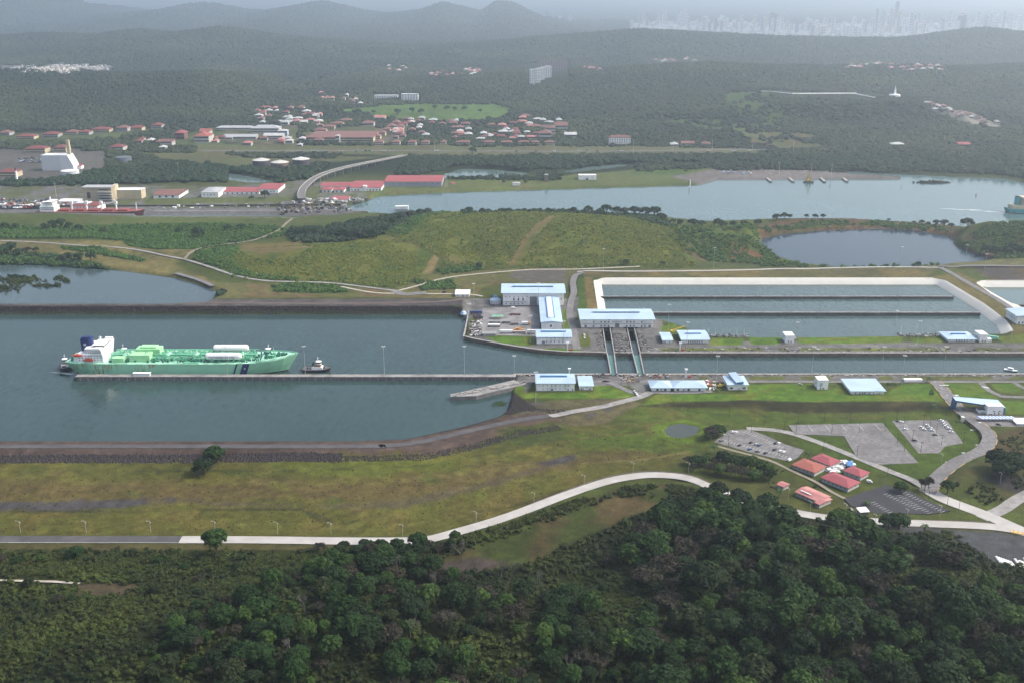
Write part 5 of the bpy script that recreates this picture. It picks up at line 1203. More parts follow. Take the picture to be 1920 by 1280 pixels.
GB='small tile roofed houses scattered through the town'
sp=[(r1.uniform(480,600),r1.uniform(205,240)) for _ in range(34)]+[(r1.uniform(735,800),r1.uniform(236,262)) for _ in range(16)]+[(r1.uniform(740,860),r1.uniform(226,236)) for _ in range(14)]+[(r1.uniform(850,1010),r1.uniform(236,264)) for _ in range(34)]+[(r1.uniform(960,1060),r1.uniform(222,245)) for _ in range(16)]+[(r1.uniform(240,330),r1.uniform(262,282)) for _ in range(5)]+[(r1.uniform(400,600),r1.uniform(262,276)) for _ in range(16)]
RN={R_TILE.name:'dull red tiled',R_MAROON.name:'maroon',R_PINK.name:'faded pink',R_WHITE.name:'white',R_GREY.name:'grey'}; WN={M_WALL.name:'white',M_CREAM.name:'cream',M_WALLG.name:'grey'}
for px,py in sp:
    rm,wm=r1.choice((R_TILE,R_TILE,R_MAROON,R_PINK,R_WHITE,R_GREY)),r1.choice((M_WALL,M_CREAM,M_WALLG)); zn='left part of the town' if px<480 else 'upper left of the town' if px<620 else 'middle of the town' if px<850 else 'right part of the town'
    mini('town_house',px,py,r1.uniform(8,17),r1.uniform(3.5,6),r1.uniform(4,6),rm,wm,'house with a %s roof and %s walls, %s'%(RN[rm.name],WN[wm.name],zn),'small houses in the '+zn,floors=1)
GD='pale houses scattered over the distant hills'
sp=[(r1.gauss(735,16),r1.gauss(134,3)) for _ in range(8)]+[(r1.uniform(805,900),r1.gauss(143,3)) for _ in range(14)]+[(r1.uniform(870,905),r1.gauss(136,2)) for _ in range(9)]+[(r1.uniform(1085,1125),r1.gauss(131,1.5)) for _ in range(6)]+[(r1.uniform(1230,1270),r1.gauss(118,2)) for _ in range(7)]+[(r1.uniform(1285,1305),r1.gauss(116,2)) for _ in range(4)]+[(r1.uniform(1590,1650),r1.gauss(128,2)) for _ in range(16)]+[(r1.uniform(1660,1770),r1.gauss(130,2.5)) for _ in range(26)]+[(r1.uniform(1735,1890),0) for _ in range(26)]+[(r1.uniform(580,680),r1.gauss(190,6)) for _ in range(12)]
for px,py in sp:
    if py==0: py=197+(px-1735)*.29+r1.gauss(0,3)
    mini('hill_house',px,py,r1.uniform(5,9),r1.uniform(3.5,5.5),4,r1.choice((R_TILE,R_WHITE,R_PINK)),M_WALL,'tiny pale house on the distant wooded slope '+('left of the white slabs' if px<985 else 'right of the white slabs' if px<1400 else 'near the spired temple' if px<1735 else 'below the temple at right'),'pale houses of the distant slope '+('left' if px<985 else 'middle' if px<1400 else 'by the temple' if px<1735 else 'at right'),floors=1)
def block(name,label,px0,px1,yb,yt,cols,rows,roofm,wallm=None,rise=0,group=None,cat='building',depth=16):
    x,y,z=G((px0+px1)/2,yb); s=scale_at(y,z); w=(px1-px0)/s; H=z_at(y,yt)-z
    t=empty(name,(x-w/2,y,z),0,label,cat,group); MB().box(0,w,0,depth,-4,H).obj('wall',wallm or M_WALL,parent=t)
    if rise: roof_obj('hip',w,depth,H,rise,1,roofm,t)
    else: MB().box(-.3,w+.3,-.3,depth+.3,H,H+.8).obj('roof',roofm,parent=t)
    wm=win_mesh(w/cols*.52,H/rows*.5)
    for c in range(cols):
        for r in range(rows): link('window',wm,t,((c+.5)*w/cols,0,(r+.28)*H/rows))
    return t
block('hotel','tall white hotel with terracotta roof and rows of windows by the highway',1142,1182,272,258,9,5,R_TILE,rise=5)
block('hospital_block','white slab block with dark window columns above the green field',753,784,189,177,6,5,R_WHITE)
block('hospital_block','long low white block beside the slab block above the green field',702,746,184,179.5,10,2,R_WHITE)
for i,(a,c,b_,t_) in enumerate(((993,1003,159,131),(1004,1014,156,129),(1014,1022,150,127),(1022,1034,146,125))): block('apartment_tower','tall white apartment slab on the distant slope, '+('leftmost','second from the left','third from the left','rightmost')[i]+' of the four',a,c,b_,t_,3,9,R_WHITE,group='four white apartment slabs on the distant slope')
block('apartment_block','long pinkish block behind the white apartment slabs',1010,1062,131,114,10,5,R_TILE,wallm=mat('pinkish wall',(.30,.23,.21),.8))
# hill temple
x,y,z=G(1677,184); t=empty('temple',(x,y,z),0,'small white hill temple with a tall pointed spire','temple'); s=scale_at(y,z)
MB().cyl(0,0,-6,18/s*.35,10.5/s,10/s,16).obj('base',M_WALL,parent=t); MB().cyl(0,0,6/s,14/s,2.8/s,1.6/s,8).obj('drum',M_WALL,parent=t); MB().cyl(0,0,14/s,24/s,1.6/s,.05,8).obj('spire',M_WALL,parent=t)
b=MB(); 
for (a,c) in (((1422,172),(1482,177)),((1484,177),(1605,177)),((1605,178),(1640,185))):
    p=G(*a); q=G(*c); b.bar((p[0],p[1],p[2]+2),(q[0],q[1],q[2]+3),1.5,n=4)
tag(b.obj('hill_wall',M_WALL),'long white wall along the crest of the hill beside the spired temple','wall')
# ------------------------------------------------------------------ city towers in the haze
r2=random.Random(4); M_CITY=[mat('city wall white',(.74,.74,.74),.7),mat('city wall cream',(.66,.64,.58),.7),mat('city wall grey',(.42,.43,.44),.7),mat('city glass tower',(.12,.15,.19),.4)]
def tower(px,row,top,wpx,mi,lb='slender tower block of the distant hazy city',grp='tower blocks of the distant city'):
    x,y=P(px,row,12); s=scale_at(y); w=wpx/s; H=z_at(y,top)
    if H<15: H=15
    if grp: cn=('white','cream','grey','dark glass')[mi]; zn='left end' if px<1290 else 'left part' if px<1480 else 'middle' if px<1640 else 'dense core' if px<1800 else 'right end'; sz='tall' if row-top>24 else 'low' if row-top<12 else 'middling'; lb='%s %s tower block in the %s of the distant city'%(sz,cn,zn); grp='%s %s tower blocks, %s of the distant city'%(sz,cn,zn)
    t=empty('tower_block',(x,y,6),0,lb,'tower',grp)
    MB().box(-w/2,w/2,0,w*.9,-10,H).box(-w/3,w/3,w*.2,w*.7,H,H+w*.25).obj('wall',M_CITY[mi],parent=t)
    f=MB(); n=max(3,int(H/12))
    for k in range(n): f.box(-w*.42,w*.42,-.6,0,H*(k+.3)/n,H*(k+.62)/n)
    f.obj('window_band',M_GLASS,parent=t)
for (a,c,n,r0,r1_,t0,t1) in ((1195,1290,26,50,40,20,36),(1290,1440,34,58,48,30,46),(1440,1480,12,62,54,24,44),(1480,1640,42,66,50,32,56),(1640,1720,34,68,50,18,52),(1720,1800,16,64,50,34,52),(1790,1925,60,60,48,22,46),(1640,1925,24,48,40,20,34),(960,1090,12,44,40,20,34),(1925,2100,18,60,48,26,48)):
    for _ in range(n):
        row=r2.uniform(r1_,r0); tower(r2.uniform(a,c),row,min(row-4,r2.uniform(t0,t1)),r2.uniform(2.6,6.5),r2.choice((0,0,0,1,1,2)))
tower(1679,52,6,6.5,2,'tallest needle tower of the distant city skyline',None); tower(1805,57,36,18,3,'broad dark glass slab standing in the distant city',None)
tower(1543,68,52,10,1,'beige block at the front edge of the distant city, leftmost of three',None); tower(1588,68,50,5,0,'slim white block at the front edge of the distant city, middle of three',None); tower(1603,68,51,9,0,'white block at the front edge of the distant city, rightmost of three',None)
tower(926,37,16,4,0,'lone white tower block left of the city, before the far hills',None)
# low sprawl of the city as one mass
b=MB()
for _ in range(1500):
    px=r2.uniform(1180,2050); row=r2.uniform(46,70) if px>1400 else r2.uniform(42,60); x,y=P(px,row,15); s=scale_at(y); w=r2.uniform(2,6)/s; b.box(x-w/2,x+w/2,y,y+w,-5,15+r2.uniform(6,26),r2.choice((0,0,1,2)))
for _ in range(230):
    px=r2.gauss(120,48); row=r2.gauss(131,4); x,y,z=G(px,row); s=scale_at(y); w=r2.uniform(3,9)/s; b.box(x-w/2,x+w/2,y,y+w,-5+z,z+r2.uniform(5,10),3)
for _ in range(60):
    px=r2.choice((590,597)); px=r2.gauss(px,10); row=r2.choice((48,61)); x,y,z=G(px,row); s=scale_at(y); w=r2.uniform(3,9)/s; b.box(x-w/2,x+w/2,y,y+w,-5+z,z+10,0)
tag(b.obj('distant_city_blocks',*M_CITY[:3],M_TOWN),kind='stuff')
# ================================================================== SHIPS
def lofted(L, stations, zb, name, mats, parent, split=None):
    """stations: (x at keel, x at deck, half breadth at keel, half breadth at deck, deck height)"""
    b = MB(); rings = []
    for (xk, xd, bk, bd, zd) in stations:
        ring = []
        zs = [zb, 1.2, zd*.55, zd] ; ts = [0, .25, .65, 1]
        for sgn in (-1, 1):
            row = []
            for z, t in zip(zs, ts):
                row.append((xk+(xd-xk)*t, sgn*(bk+(bd-bk)*t**.8), z))
            ring.append(row)
        rings.append(ring)
    for side in (0, 1):
        for i in range(len(rings)-1):
            for k in range(3):
                q = [rings[i][side][k], rings[i+1][side][k], rings[i+1][side][k+1], rings[i][side][k+1]]
                if side: q = q[::-1]
                b.add(q, [(0,1,2,3)], 1 if k == 0 else 0)
    a = rings[0]
    for k in range(3): b.add([a[0][k],a[0][k+1],a[1][k+1],a[1][k]],[(0,1,2,3)], 1 if k == 0 else 0)
    a = rings[-1]
    for k in range(3): b.add([a[1][k],a[1][k+1],a[0][k+1],a[0][k]],[(0,1,2,3)], 1 if k == 0 else 0)
    o = b.obj(name, *mats, parent=parent)
    d = MB(); n = len(rings)
    for i in range(n-1):
        d.add([rings[i][0][3],rings[i+1][0][3],rings[i+1][1][3],rings[i][1][3]],[(0,1,2,3)])
    return o, d
def rust_hull(name, col, rust=(.22,.09,.03)):
    m = mat(name, col, .5, .06, .08, spec=.4); nt = m.node_tree; b = nt.nodes['Principled BSDF']; src = b.inputs['Base Color'].links[0].from_socket
    tc = nt.nodes.new('ShaderNodeTexCoord'); mp = nt.nodes.new('ShaderNodeMapping'); mp.inputs['Scale'].default_value = (.9,.9,.07)
    nt.links.new(tc.outputs['Object'], mp.inputs[0]); n = nt.nodes.new('ShaderNodeTexNoise'); n.inputs['Scale'].default_value = .9; n.inputs['Detail'].default_value = 5
    nt.links.new(mp.outputs[0], n.inputs['Vector'])
    n2 = nt.nodes.new('ShaderNodeTexNoise'); n2.inputs['Scale'].default_value = .035; nt.links.new(tc.outputs['Object'], n2.inputs['Vector'])
    mu = nt.nodes.new('ShaderNodeMath'); mu.operation = 'MULTIPLY'; nt.links.new(n.outputs['Fac'], mu.inputs[0]); nt.links.new(n2.outputs['Fac'], mu.inputs[1])
    r = nt.nodes.new('ShaderNodeMapRange'); r.inputs['From Min'].default_value = .33; r.inputs['From Max'].default_value = .42; nt.links.new(mu.outputs[0], r.inputs['Value'])
    x = nt.nodes.new('ShaderNodeMix'); x.data_type = 'RGBA'; nt.links.new(r.outputs[0], x.inputs[0]); nt.links.new(src, x.inputs[6]); x.inputs[7].default_value = (*rust,1)
    nt.links.new(x.outputs[2], b.inputs['Base Color']); return m
G_HULL = rust_hull('green hull paint', (.24,.52,.34)); G_DECK = mat('pale green deck paint', (.36,.64,.47), .6, .12, .25, dirt=(.07,.24,.15), dirt_amt=.9, dirt_scale=.13)  # deck's dark green noise patches stand in for shaded recesses
G_PIPE = mat('mid green pipework', (.13,.40,.25), .5, .2, .5); G_HOUSE = mat('light green deckhouse', (.32,.62,.33), .6, .08, .3); G_DARK = mat('dark green deck fittings', (.04,.16,.12), .6, .3, .5)
M_BOOT = mat('dark boot topping', (.05,.035,.032), .6, .2, .4); M_SHIPW = mat('ship white paint', (.80,.81,.80), .5, .04, .3, dirt=(.55,.55,.50), dirt_amt=.4, dirt_scale=.2); M_NAVY = mat('navy blue paint', (.018,.030,.115), .45, .1, .4)
M_OR = mat('lifeboat orange', (.50,.085,.04), .5); M_TANKW = mat('white deck tank paint', (.74,.74,.71), .35, .03, .1)
YS = 977.5; x0 = X_at(136, YS); Ls = X_at(561, YS)-x0
ship = empty('gas_carrier', (x0, YS, 0), 0, 'long light green gas tanker with white bridge and navy funnel, moored beside the long pier', 'ship')
L = Ls; B2 = 18.2
stn = [(9,0,6,13.5,13.5),(14,8,11,16.2,13.3),(26,24,15.5,17.8,13.2),(48,48,18,18.2,13),(150,150,18.2,18.2,13),(168,170,16.5,18.2,13.2),(184,189,12.5,17.5,13.8),(197,204,8,15,14.9),(207,215,3.6,10,16.2),(212,221.5,1.2,4.6,17.2),(213.5,L,.25,.5,17.8)]
hull, deck = lofted(L, stn, -2, 'hull', (G_HULL, M_BOOT), ship)
deck.obj('deck', G_DECK, parent=ship)
# bulwark and rail
b = MB()
for sgn in (-1,1):
    for s0, s1 in zip(stn[:-1], stn[1:]):
        h0, h1 = (1.0, 1.0) if s0[1] < 180 else (1.3, 1.3)
        p, q = (s0[1], sgn*(s0[3]-.15), s0[4]), (s1[1], sgn*(s1[3]-.15), s1[4])
        if s0[1] > 180: b.add([p,q,(q[0],q[1],q[2]+h1),(p[0],p[1],p[2]+h0)],[(0,1,2,3)]); b.add([(p[0],p[1]-sgn*.2,p[2]),(q[0],q[1]-sgn*.2,q[2]),(q[0],q[1]-sgn*.2,q[2]+h1),(p[0],p[1]-sgn*.2,p[2]+h0)],[(0,1,2,3)])
        else:
            b.bar((p[0],p[1],p[2]+1.1),(q[0],q[1],q[2]+1.1),.07); n = max(1,int((q[0]-p[0])/3))
            for k in range(n): x = p[0]+(q[0]-p[0])*k/n; y = p[1]+(q[1]-p[1])*k/n; b.box(x-.05,x+.05,y-.05,y+.05,13,14.3)
b.obj('rail', G_DECK, parent=ship)
def on(name, bb, *m, parent=ship): return bb.obj(name, *m, parent=parent)
acc = on('accommodation', MB().box(12,38,-13.5,13.5,13,24).box(20,38,-12.5,12.5,24,31.5), M_SHIPW)
wb = MB()
for z in (15.6,18.6,21.6,25.6,28.6):
    for i in range(8): wb.box(14+i*3 if z<24 else 21+i*2.2,15.1+i*3 if z<24 else 22+i*2.2,-13.6 if z<24 else -12.6,-13.4 if z<24 else -12.4,z,z+1)
    for i in range(9): wb.box(37.9,38.1,-11+i*2.6,-9.8+i*2.6,z,z+1)
wo = wb.obj('porthole_rows', M_GLASS, parent=acc); wo['kind'] = 'stuff'
br = on('bridge', MB().box(27,38.5,-9,9,31.5,34.6).box(30,37,-18.5,18.5,32,32.6).box(30,37.5,-18.5,-16,32.6,34.4).box(30,37.5,16,18.5,32.6,34.4).box(26.5,38.9,-9.4,9.4,34.6,35), M_SHIPW)
MB().box(38.45,38.65,-8.7,8.7,32.9,34.1).box(28,38,-9.15,-8.95,32.9,34.1).obj('bridge_window', M_GLASS, parent=br)
MB().add([(38.3,-13,18),(38.3,-18.4,32),(38.3,-13,32),(37.6,-13,18),(37.6,-18.4,32),(37.6,-13,32)],[(0,2,1),(3,4,5),(0,1,4,3)]).add([(38.3,13,18),(38.3,18.4,32),(38.3,13,32),(37.6,13,18),(37.6,18.4,32),(37.6,13,32)],[(0,1,2),(3,5,4),(0,3,4,1)]).obj('wing_bracket', M_SHIPW, parent=br)
on('bridge_mast', MB().bar((32,0,35),(32,0,43),.55).bar((32,-3,40),(32,3,40),.18).bar((30.3,0,41.6),(34,0,41.6),.25).bar((32,-2.4,38),(32,2.4,38),.3).bar((35.5,5,35),(35.5,5,40.5),.25).cyl(34,-6,35,37,1,.9,8), M_SHIPW)
fn = on('funnel', MB().prism([(13.5,-3.6),(22,-4.4),(24,-2.8),(24,2.8),(22,4.4),(13.5,3.6),(12.6,0)],24,39.5).box(15,22,-2.6,2.6,39.5,41), M_NAVY)
s8 = MB()
for k in range(4):
    a = k*math.pi/4; cx, cz = 17.6, 32; s8.add([(cx+1.9*math.cos(a)-.22*math.sin(a),-4.12,cz+1.9*math.sin(a)+.22*math.cos(a)),(cx-1.9*math.cos(a)-.22*math.sin(a),-4.12,cz-1.9*math.sin(a)+.22*math.cos(a)),(cx-1.9*math.cos(a)+.22*math.sin(a),-4.12,cz-1.9*math.sin(a)-.22*math.cos(a)),(cx+1.9*math.cos(a)+.22*math.sin(a),-4.12,cz+1.9*math.sin(a)-.22*math.cos(a))],[(0,1,2,3)])
s8.obj('funnel_emblem', M_SHIPW, parent=fn)
for o_,k_ in ((acc,.75),(br,.75),(fn,.80),(bpy.data.objects['bridge_mast'],.75)): o_.scale=(1,1,k_); o_.location=(0,0,13*(1-k_))
on('stern_house', MB().box(8,17,-12,-4,13,19.5).box(8,14,4,12,13,18).box(5,11,-6,6,13,15), M_SHIPW)
lbm = MB().hcyl((-3.6,0,0),(3.6,0,0),1.35,8).hcyl((-4.6,0,0),(-3.6,0,0),.9,8).hcyl((3.6,0,0),(4.6,0,0),.9,8).box(-1.5,1.5,-.8,.8,1,1.8).mesh('lifeboat', M_OR)
link('lifeboat', lbm, ship, (24,-15.4,16.2)); link('lifeboat', lbm, ship, (13,-13.4,20.2)); link('lifeboat', lbm, ship, (24,15.4,16.2))
on('davit', MB().bar((20,-14,13),(20,-15.8,20),.3).bar((28,-14,13),(28,-15.8,20),.3).bar((20,14,13),(20,15.8,20),.3).bar((28,14,13),(28,15.8,20),.3), M_SHIPW)
# compressor house, deck houses, trunk, pipes, domes
on('compressor_house', MB().box(63,83,-12,1,13,20).box(66,90,-1,10,13,22.5).box(70,86,1,9,22.5,24), G_HOUSE)
on('deckhouse', MB().box(47,58,-14,-7,13,17.5), G_HOUSE)
on('raised_trunk', MB().box(42,182,-7,7,13,15.4).box(42,140,9,17,13,16.2), G_DECK)
rr = random.Random(9); b = MB()
for y, z, r in ((-2.4,17.2,.5),(-1,17.4,.35),(.4,17.2,.5),(2,17.6,.4),(4.2,16.9,.3),(-5,16.4,.28),(11,17.8,.35),(13,17.6,.3)):
    b.bar((42,y,z),(186 if z<17.7 else 150,y,z),r,n=5)
for x in range(46,184,5): b.box(x-.25,x+.25,-3.5,3,15,17.6); b.box(x-.2,x+.2,10,14,16,17.6)
for _ in range(420):
    x = rr.uniform(84,182); y = rr.uniform(-12,12); 
    if rr.random() < .5: b.bar((x,y,15),(x,y+rr.uniform(-5,5),16+rr.random()),.22)
    else: b.box(x-.6,x+.6,y-.5,y+.5,13,16+rr.random()*2)
o = on('pipework', b, G_PIPE); o['kind'] = 'stuff'
b = MB()
for _ in range(330):
    x = rr.uniform(44,186); y = rr.uniform(-14,13); b.box(x-.8,x+.8,y-.5,y+.5,13,14.3+rr.random()*1.5)
for _ in range(70):
    x = rr.uniform(186,216); y = rr.uniform(-1,1)*(218-x)*.4; b.box(x-.6,x+.6,y-.5,y+.5,13.5,15.5+(x-186)*.08+rr.random()*1.2)
for _ in range(40):
    x = rr.uniform(2,12); y = rr.uniform(-10,10); b.box(x-.6,x+.6,y-.5,y+.5,13,14.5+rr.random())
o = on('deck_fittings', b, G_DARK); o['kind'] = 'stuff'
dm = MB().cyl(0,0,15.4,17.4,4.2,4.0,14).cyl(0,0,17.4,18.9,4.0,1.2,14).cyl(0,0,18.9,20.6,.5,.4,6).mesh('tank_dome', G_DECK)
for x in (56,98,126,172): link('tank_dome', dm, ship, (x,-1 if x<60 else 0,0))
b = MB()
for x in (44,60,78,108,132,158,176): b.bar((x,-8,14),(x,-8,21.5),.3).bar((x,-8,21.5),(x+3,-8,22.5),.2)
for y in (-16.5,): b.bar((112,y,13),(112,y,19),.5); b.bar((112,y,19),(128,y+2,21),.4)
b.box(118,132,-17,-9,13,13.6)
on('vent_mast', b, G_PIPE)
x1, x2 = X_at(390,YS-9)-x0, X_at(456,YS-9)-x0; 
for nm, ya, za, xa, xb in (('near',-10.5,18.6,x1,x2),('far',10.8,19.6,X_at(404,YS+11)-x0,X_at(469,YS+11)-x0)):
    r = 3.5; tk = on('deck_tank', MB().hcyl((xa+2,ya,za),(xb-2,ya,za),r,20).hcyl((xa+.8,ya,za),(xa+2,ya,za),r*.86,20).hcyl((xb-2,ya,za),(xb-.8,ya,za),r*.86,20).hcyl((xa,ya,za),(xa+.8,ya,za),r*.55,16).hcyl((xb-.8,ya,za),(xb,ya,za),r*.55,16), M_TANKW)
    MB().box(xa+6,xa+8,ya-3,ya+3,13,za-1.5).box(xb-8,xb-6,ya-3,ya+3,13,za-1.5).box(xa+3,xb-3,ya-1,ya+1,13,13.8).obj('saddle', G_PIPE, parent=tk)
    if nm == 'near':
        cu = bpy.data.curves.new('tank_lettering', 'FONT'); cu.body = 'POWERED BY LPG'; cu.size = 2.5; cu.extrude = .02; cu.align_x = 'CENTER'; cu.align_y = 'CENTER'; cu.materials.append(M_NAVY)
        o = link('lettering', cu, tk); me_ = bpy.data.meshes.new_from_object(o); bpy.data.objects.remove(o); me_.materials.clear(); me_.materials.append(M_NAVY); o = link('tank_lettering', me_, tk, ((xa+xb)/2-1,ya-r-.12,za-.2)); o.rotation_euler = (math.pi/2,0,0); o.scale = (1.25,1,1)
# slanted navy bands with emblem on the bow quarter
def hullpt(x, z, off=.5):
    for s0, s1 in zip(stn[:-1], stn[1:]):
        xa = s0[0]+(s0[1]-s0[0])*(z/s0[4]); xb = s1[0]+(s1[1]-s1[0])*(z/s1[4])
        if xa <= x <= xb:
            q = (x-xa)/(xb-xa)
            def bb(s):
                t = (z+2)/(s[4]+2); tt = np.interp(t,[0,3.2/(s[4]+2),(s[4]*.55+2)/(s[4]+2),1],[0,.25,.65,1]); return s[2]+(s[3]-s[2])*tt**.8
            return -(bb(s0)*(1-q)+bb(s1)*q)-off
    return -18.3
for xa, w in ((164.5,1.6),(171,6.6)):
    b = MB(); n = 6
    for k in range(n):
        z0, z1 = 1.3+(12.2)*k/n, 1.3+12.2*(k+1)/n; a0, a1 = xa+z0*.38, xa+z1*.38
        b.add([(a0,hullpt(a0,z0),z0),(a0+w,hullpt(a0+w,z0),z0),(a1+w,hullpt(a1+w,z1),z1),(a1,hullpt(a1,z1),z1)],[(0,1,2,3)])
    o = on('hull_band', b, M_NAVY)
e = MB()
for k in range(4):
    a = k*math.pi/4; cx, cz = 177.4, 8.2; yy = hullpt(cx,cz)-.12; c_, s_ = math.cos(a), math.sin(a)
    e.add([(cx+1.0*c_-.16*s_,yy,cz+1.0*s_+.16*c_),(cx-1.0*c_-.16*s_,yy,cz-1.0*s_+.16*c_),(cx-1.0*c_+.16*s_,yy,cz-1.0*s_-.16*c_),(cx+1.0*c_+.16*s_,yy,cz+1.0*s_-.16*c_)],[(0,1,2,3)])
e.obj('band_emblem', M_SHIPW, parent=o)
on('windlass', MB().box(200,204,-5,-2,15,17.2).box(200,204,2,5,15,17.2).hcyl((198,-3.5,16),(198,3.5,16),1.1,8), G_PIPE)
on('foremast', MB().bar((203,0,15),(203,0,24),.35).bar((203,-2,21),(203,2,21),.15), G_DECK)
# ---- tugs
M_TUGH = mat('black blue tug hull', (.022,.027,.045), .5, .2, .5); M_TUGD = mat('grey tug deck', (.10,.10,.10), .8); M_TUGR = mat('tug fender rubber', (.02,.02,.02), .9)
def tug(name, label, loc, rz):
    t = empty(name, loc, rz, label, 'tug', 'harbour tugs round the green tanker')
    s = [(-12.5,-14,3.6,4.6,2.6),(-8,-8.5,5,5.5,2.5),(4,4,5.2,5.6,2.7),(9.5,10.5,3.5,4.8,3.3),(12.6,14,.9,2.1,3.9),(13,14.6,.3,.6,4)]
    h, d = lofted(28, s, -1, 'hull', (M_TUGH, M_TUGH), t); d.obj('deck', M_TUGD, parent=t)
    b = MB()
    for sg in (-1,1):
        for p, q in zip(s[:-1], s[1:]): b.bar((p[1],sg*(p[3]+.15),p[4]-.2),(q[1],sg*(q[3]+.15),q[4]-.2),.35,n=6)
    b.bar((-14.2,-4.6,2.4),(-14.2,4.6,2.4),.4,n=6); b.obj('fender', M_TUGR, parent=t)
    dh = MB().box(-4,6.5,-3.4,3.4,2.4,5.0).obj('deckhouse', M_SHIPW, parent=t); MB().box(-1.5,5,-2.7,2.7,5.0,7.4).obj('upper_house', mat('buff tug paint',(.24,.16,.10),.6), parent=t)
    wh = MB().prism([(.5,-2),(3.6,-2.2),(5.2,-1.2),(5.2,1.2),(3.6,2.2),(.5,2)],7.4,10).prism([(.1,-2.3),(3.8,-2.6),(5.6,-1.4),(5.6,1.4),(3.8,2.6),(.1,2.3)],10,10.3).obj('wheelhouse', M_SHIPW, parent=t)
    MB().prism([(.4,-2.1),(3.7,-2.3),(5.3,-1.25),(5.3,1.25),(3.7,2.3),(.4,2.1)],8.3,9.4).obj('window_band', M_GLASS, parent=wh)
    MB().bar((2,0,10.3),(2,0,15),.18).bar((2,-1.5,13),(2,1.5,13),.12).bar((1,0,14),(3,0,14),.1).obj('mast', M_SHIPW, parent=t)
    MB().cyl(-3,-2,5.3,9,.6,.6,8).cyl(-3,2,5.3,9,.6,.6,8).obj('exhaust_stack', M_TUGH, parent=t)
    MB().hcyl((8.5,-1.6,4),(8.5,1.6,4),.9,8).hcyl((-8.5,-1.2,3.4),(-8.5,1.2,3.4),.8,8).obj('winch', M_TUGD, parent=t)
    return t
tug('tug','black hulled tug with white wheelhouse, ahead of the green bow',(X_at(593,YS-3),YS-2,0),0)
tug('tug','tug seen end on, pushing at the green stern',(X_at(125,YS+8),YS+8,0),math.radians(-82))
tug('tug','tug mostly hidden behind the green hull near the bow',(X_at(510,YS+40),YS+36,0),math.radians(170))
tug('tug','tug mostly hidden behind the white bridge of the green ship',(X_at(232,YS+40),YS+36,0),math.radians(10))
pb = empty('pilot_boat',(X_at(1895,dist_row(695)),dist_row(695),0),math.radians(-35),'small white pilot launch with blue hull at the right end of the lock','boat')
s=[(-5.5,-6,1.6,1.9,1.2),(0,0,1.9,2.1,1.2),(4,4.5,1.1,1.6,1.5),(5.8,6.5,.2,.3,1.8)]
h,d=lofted(12,s,-.4,'hull',(M_SHIPW,M_NAVY),pb); d.obj('deck',M_SHIPW,parent=pb); MB().box(-3,2,-1.3,1.3,1.2,3.4).obj('cabin',M_SHIPW,parent=pb); MB().box(-2,1.6,-1.35,1.35,2.2,2.9).obj('window_band',M_GLASS,parent=pb); MB().bar((-1,0,3.4),(-1,0,5.5),.06).obj('mast',M_LITE,parent=pb)
# ---- red bulk carrier in the old locks
M_RED = mat('oxide red deck', (.22,.060,.050), .7, .2, .2, dirt=(.35,.14,.09), dirt_amt=.6, dirt_scale=.05); M_RH = mat('dark red hull',(.09,.028,.028),.6)
YR = dist_row(404.5); xr = X_at(75, YR); rb = empty('bulk_carrier', (xr, YR, 0), 0, 'red decked bulk carrier with white bridge and cranes in the old lock at left', 'ship')
Lr = X_at(273, YR)-xr
s = [(3,0,9,12,9),(15,12,12,13,8.8),(Lr-35,Lr-33,12.5,13,8.8),(Lr-15,Lr-12,7,10,9.5),(Lr-6,Lr,.5,1,10.8)]
h, d = lofted(Lr, s, -2, 'hull', (M_RH, M_BOOT), rb); d.obj('deck', M_RED, parent=rb)
hm_ = MB().box(-9,9,-8,8,8.8,11).box(-9.4,9.4,-8.4,8.4,11,11.5).mesh('hatch_cover', M_RED)
for i in range(5): link('hatch_cover', hm_, rb, (44+i*24.5,0,0))
MB().box(6,30,-11,11,8.8,17).box(14,28,-9,9,17,23).box(16,28,-12.5,12.5,23,25.5).obj('accommodation', M_SHIPW, parent=rb)
MB().box(28,28.2,-11,11,23.7,24.8).box(16.5,27.8,-12.65,-12.5,23.7,24.8).box(8,29,-11.1,-11,12,12.9).box(8,29,-11.1,-11,14.6,15.5).obj('window_band', M_GLASS, parent=rb)
MB().box(8,14,-4,4,17,24).box(20,22,-.8,.8,25.5,32).obj('funnel', M_SHIPW, parent=rb)
cr = MB().cyl(0,0,8.8,24,1.6,1.4,8).box(-2.2,2.2,-1.8,1.8,20,25).mesh('crane_post', M_SHIPW)
for i in range(4): link('crane_post', cr, rb, (56.5+i*24.8,-2,0))
MB().bar((108,-2,20),(130,-2,23.5),.9).bar((58,-2,21),(80,-2,22),.7).bar((Lr-14,0,9),(Lr-14,0,22),.7).obj('crane_jib', M_SHIPW, parent=rb)
# ---- teal ship leaving at the right edge
YT = dist_row(399); xt = X_at(1886, YT); tb = empty('tanker', (xt, YT, 0), 0, 'teal hulled ship with cream bridge, cut by the right edge of the picture', 'ship')
M_TEALH = mat('teal hull paint',(.03,.27,.30),.5,.05,.1); s=[(3,0,7,11,8),(14,10,11,12,7.6),(120,122,11,12,7.6),(150,156,.5,1,11)]
h,d=lofted(150,s,-2,'hull',(M_TEALH,M_BOOT),tb); d.obj('deck',mat('ship deck green',(.12,.25,.22),.7),parent=tb)
M_CRB = mat('cream ship paint',(.50,.44,.30),.6)
ac=MB().box(6,34,-9,9,8,14).box(22,34,-9,9,14,24).box(22,34,-12,12,24,27).obj('accommodation',M_CRB,parent=tb)
b=MB()
for z in (15.5,18.5,21.5,24.8):
    for i in range(6): b.box(23+i*1.9,24+i*1.9,-9.1 if z<24 else -12.1,-8.9 if z<24 else -11.9,z,z+1)
b.obj('porthole_rows',M_GLASS,parent=ac)
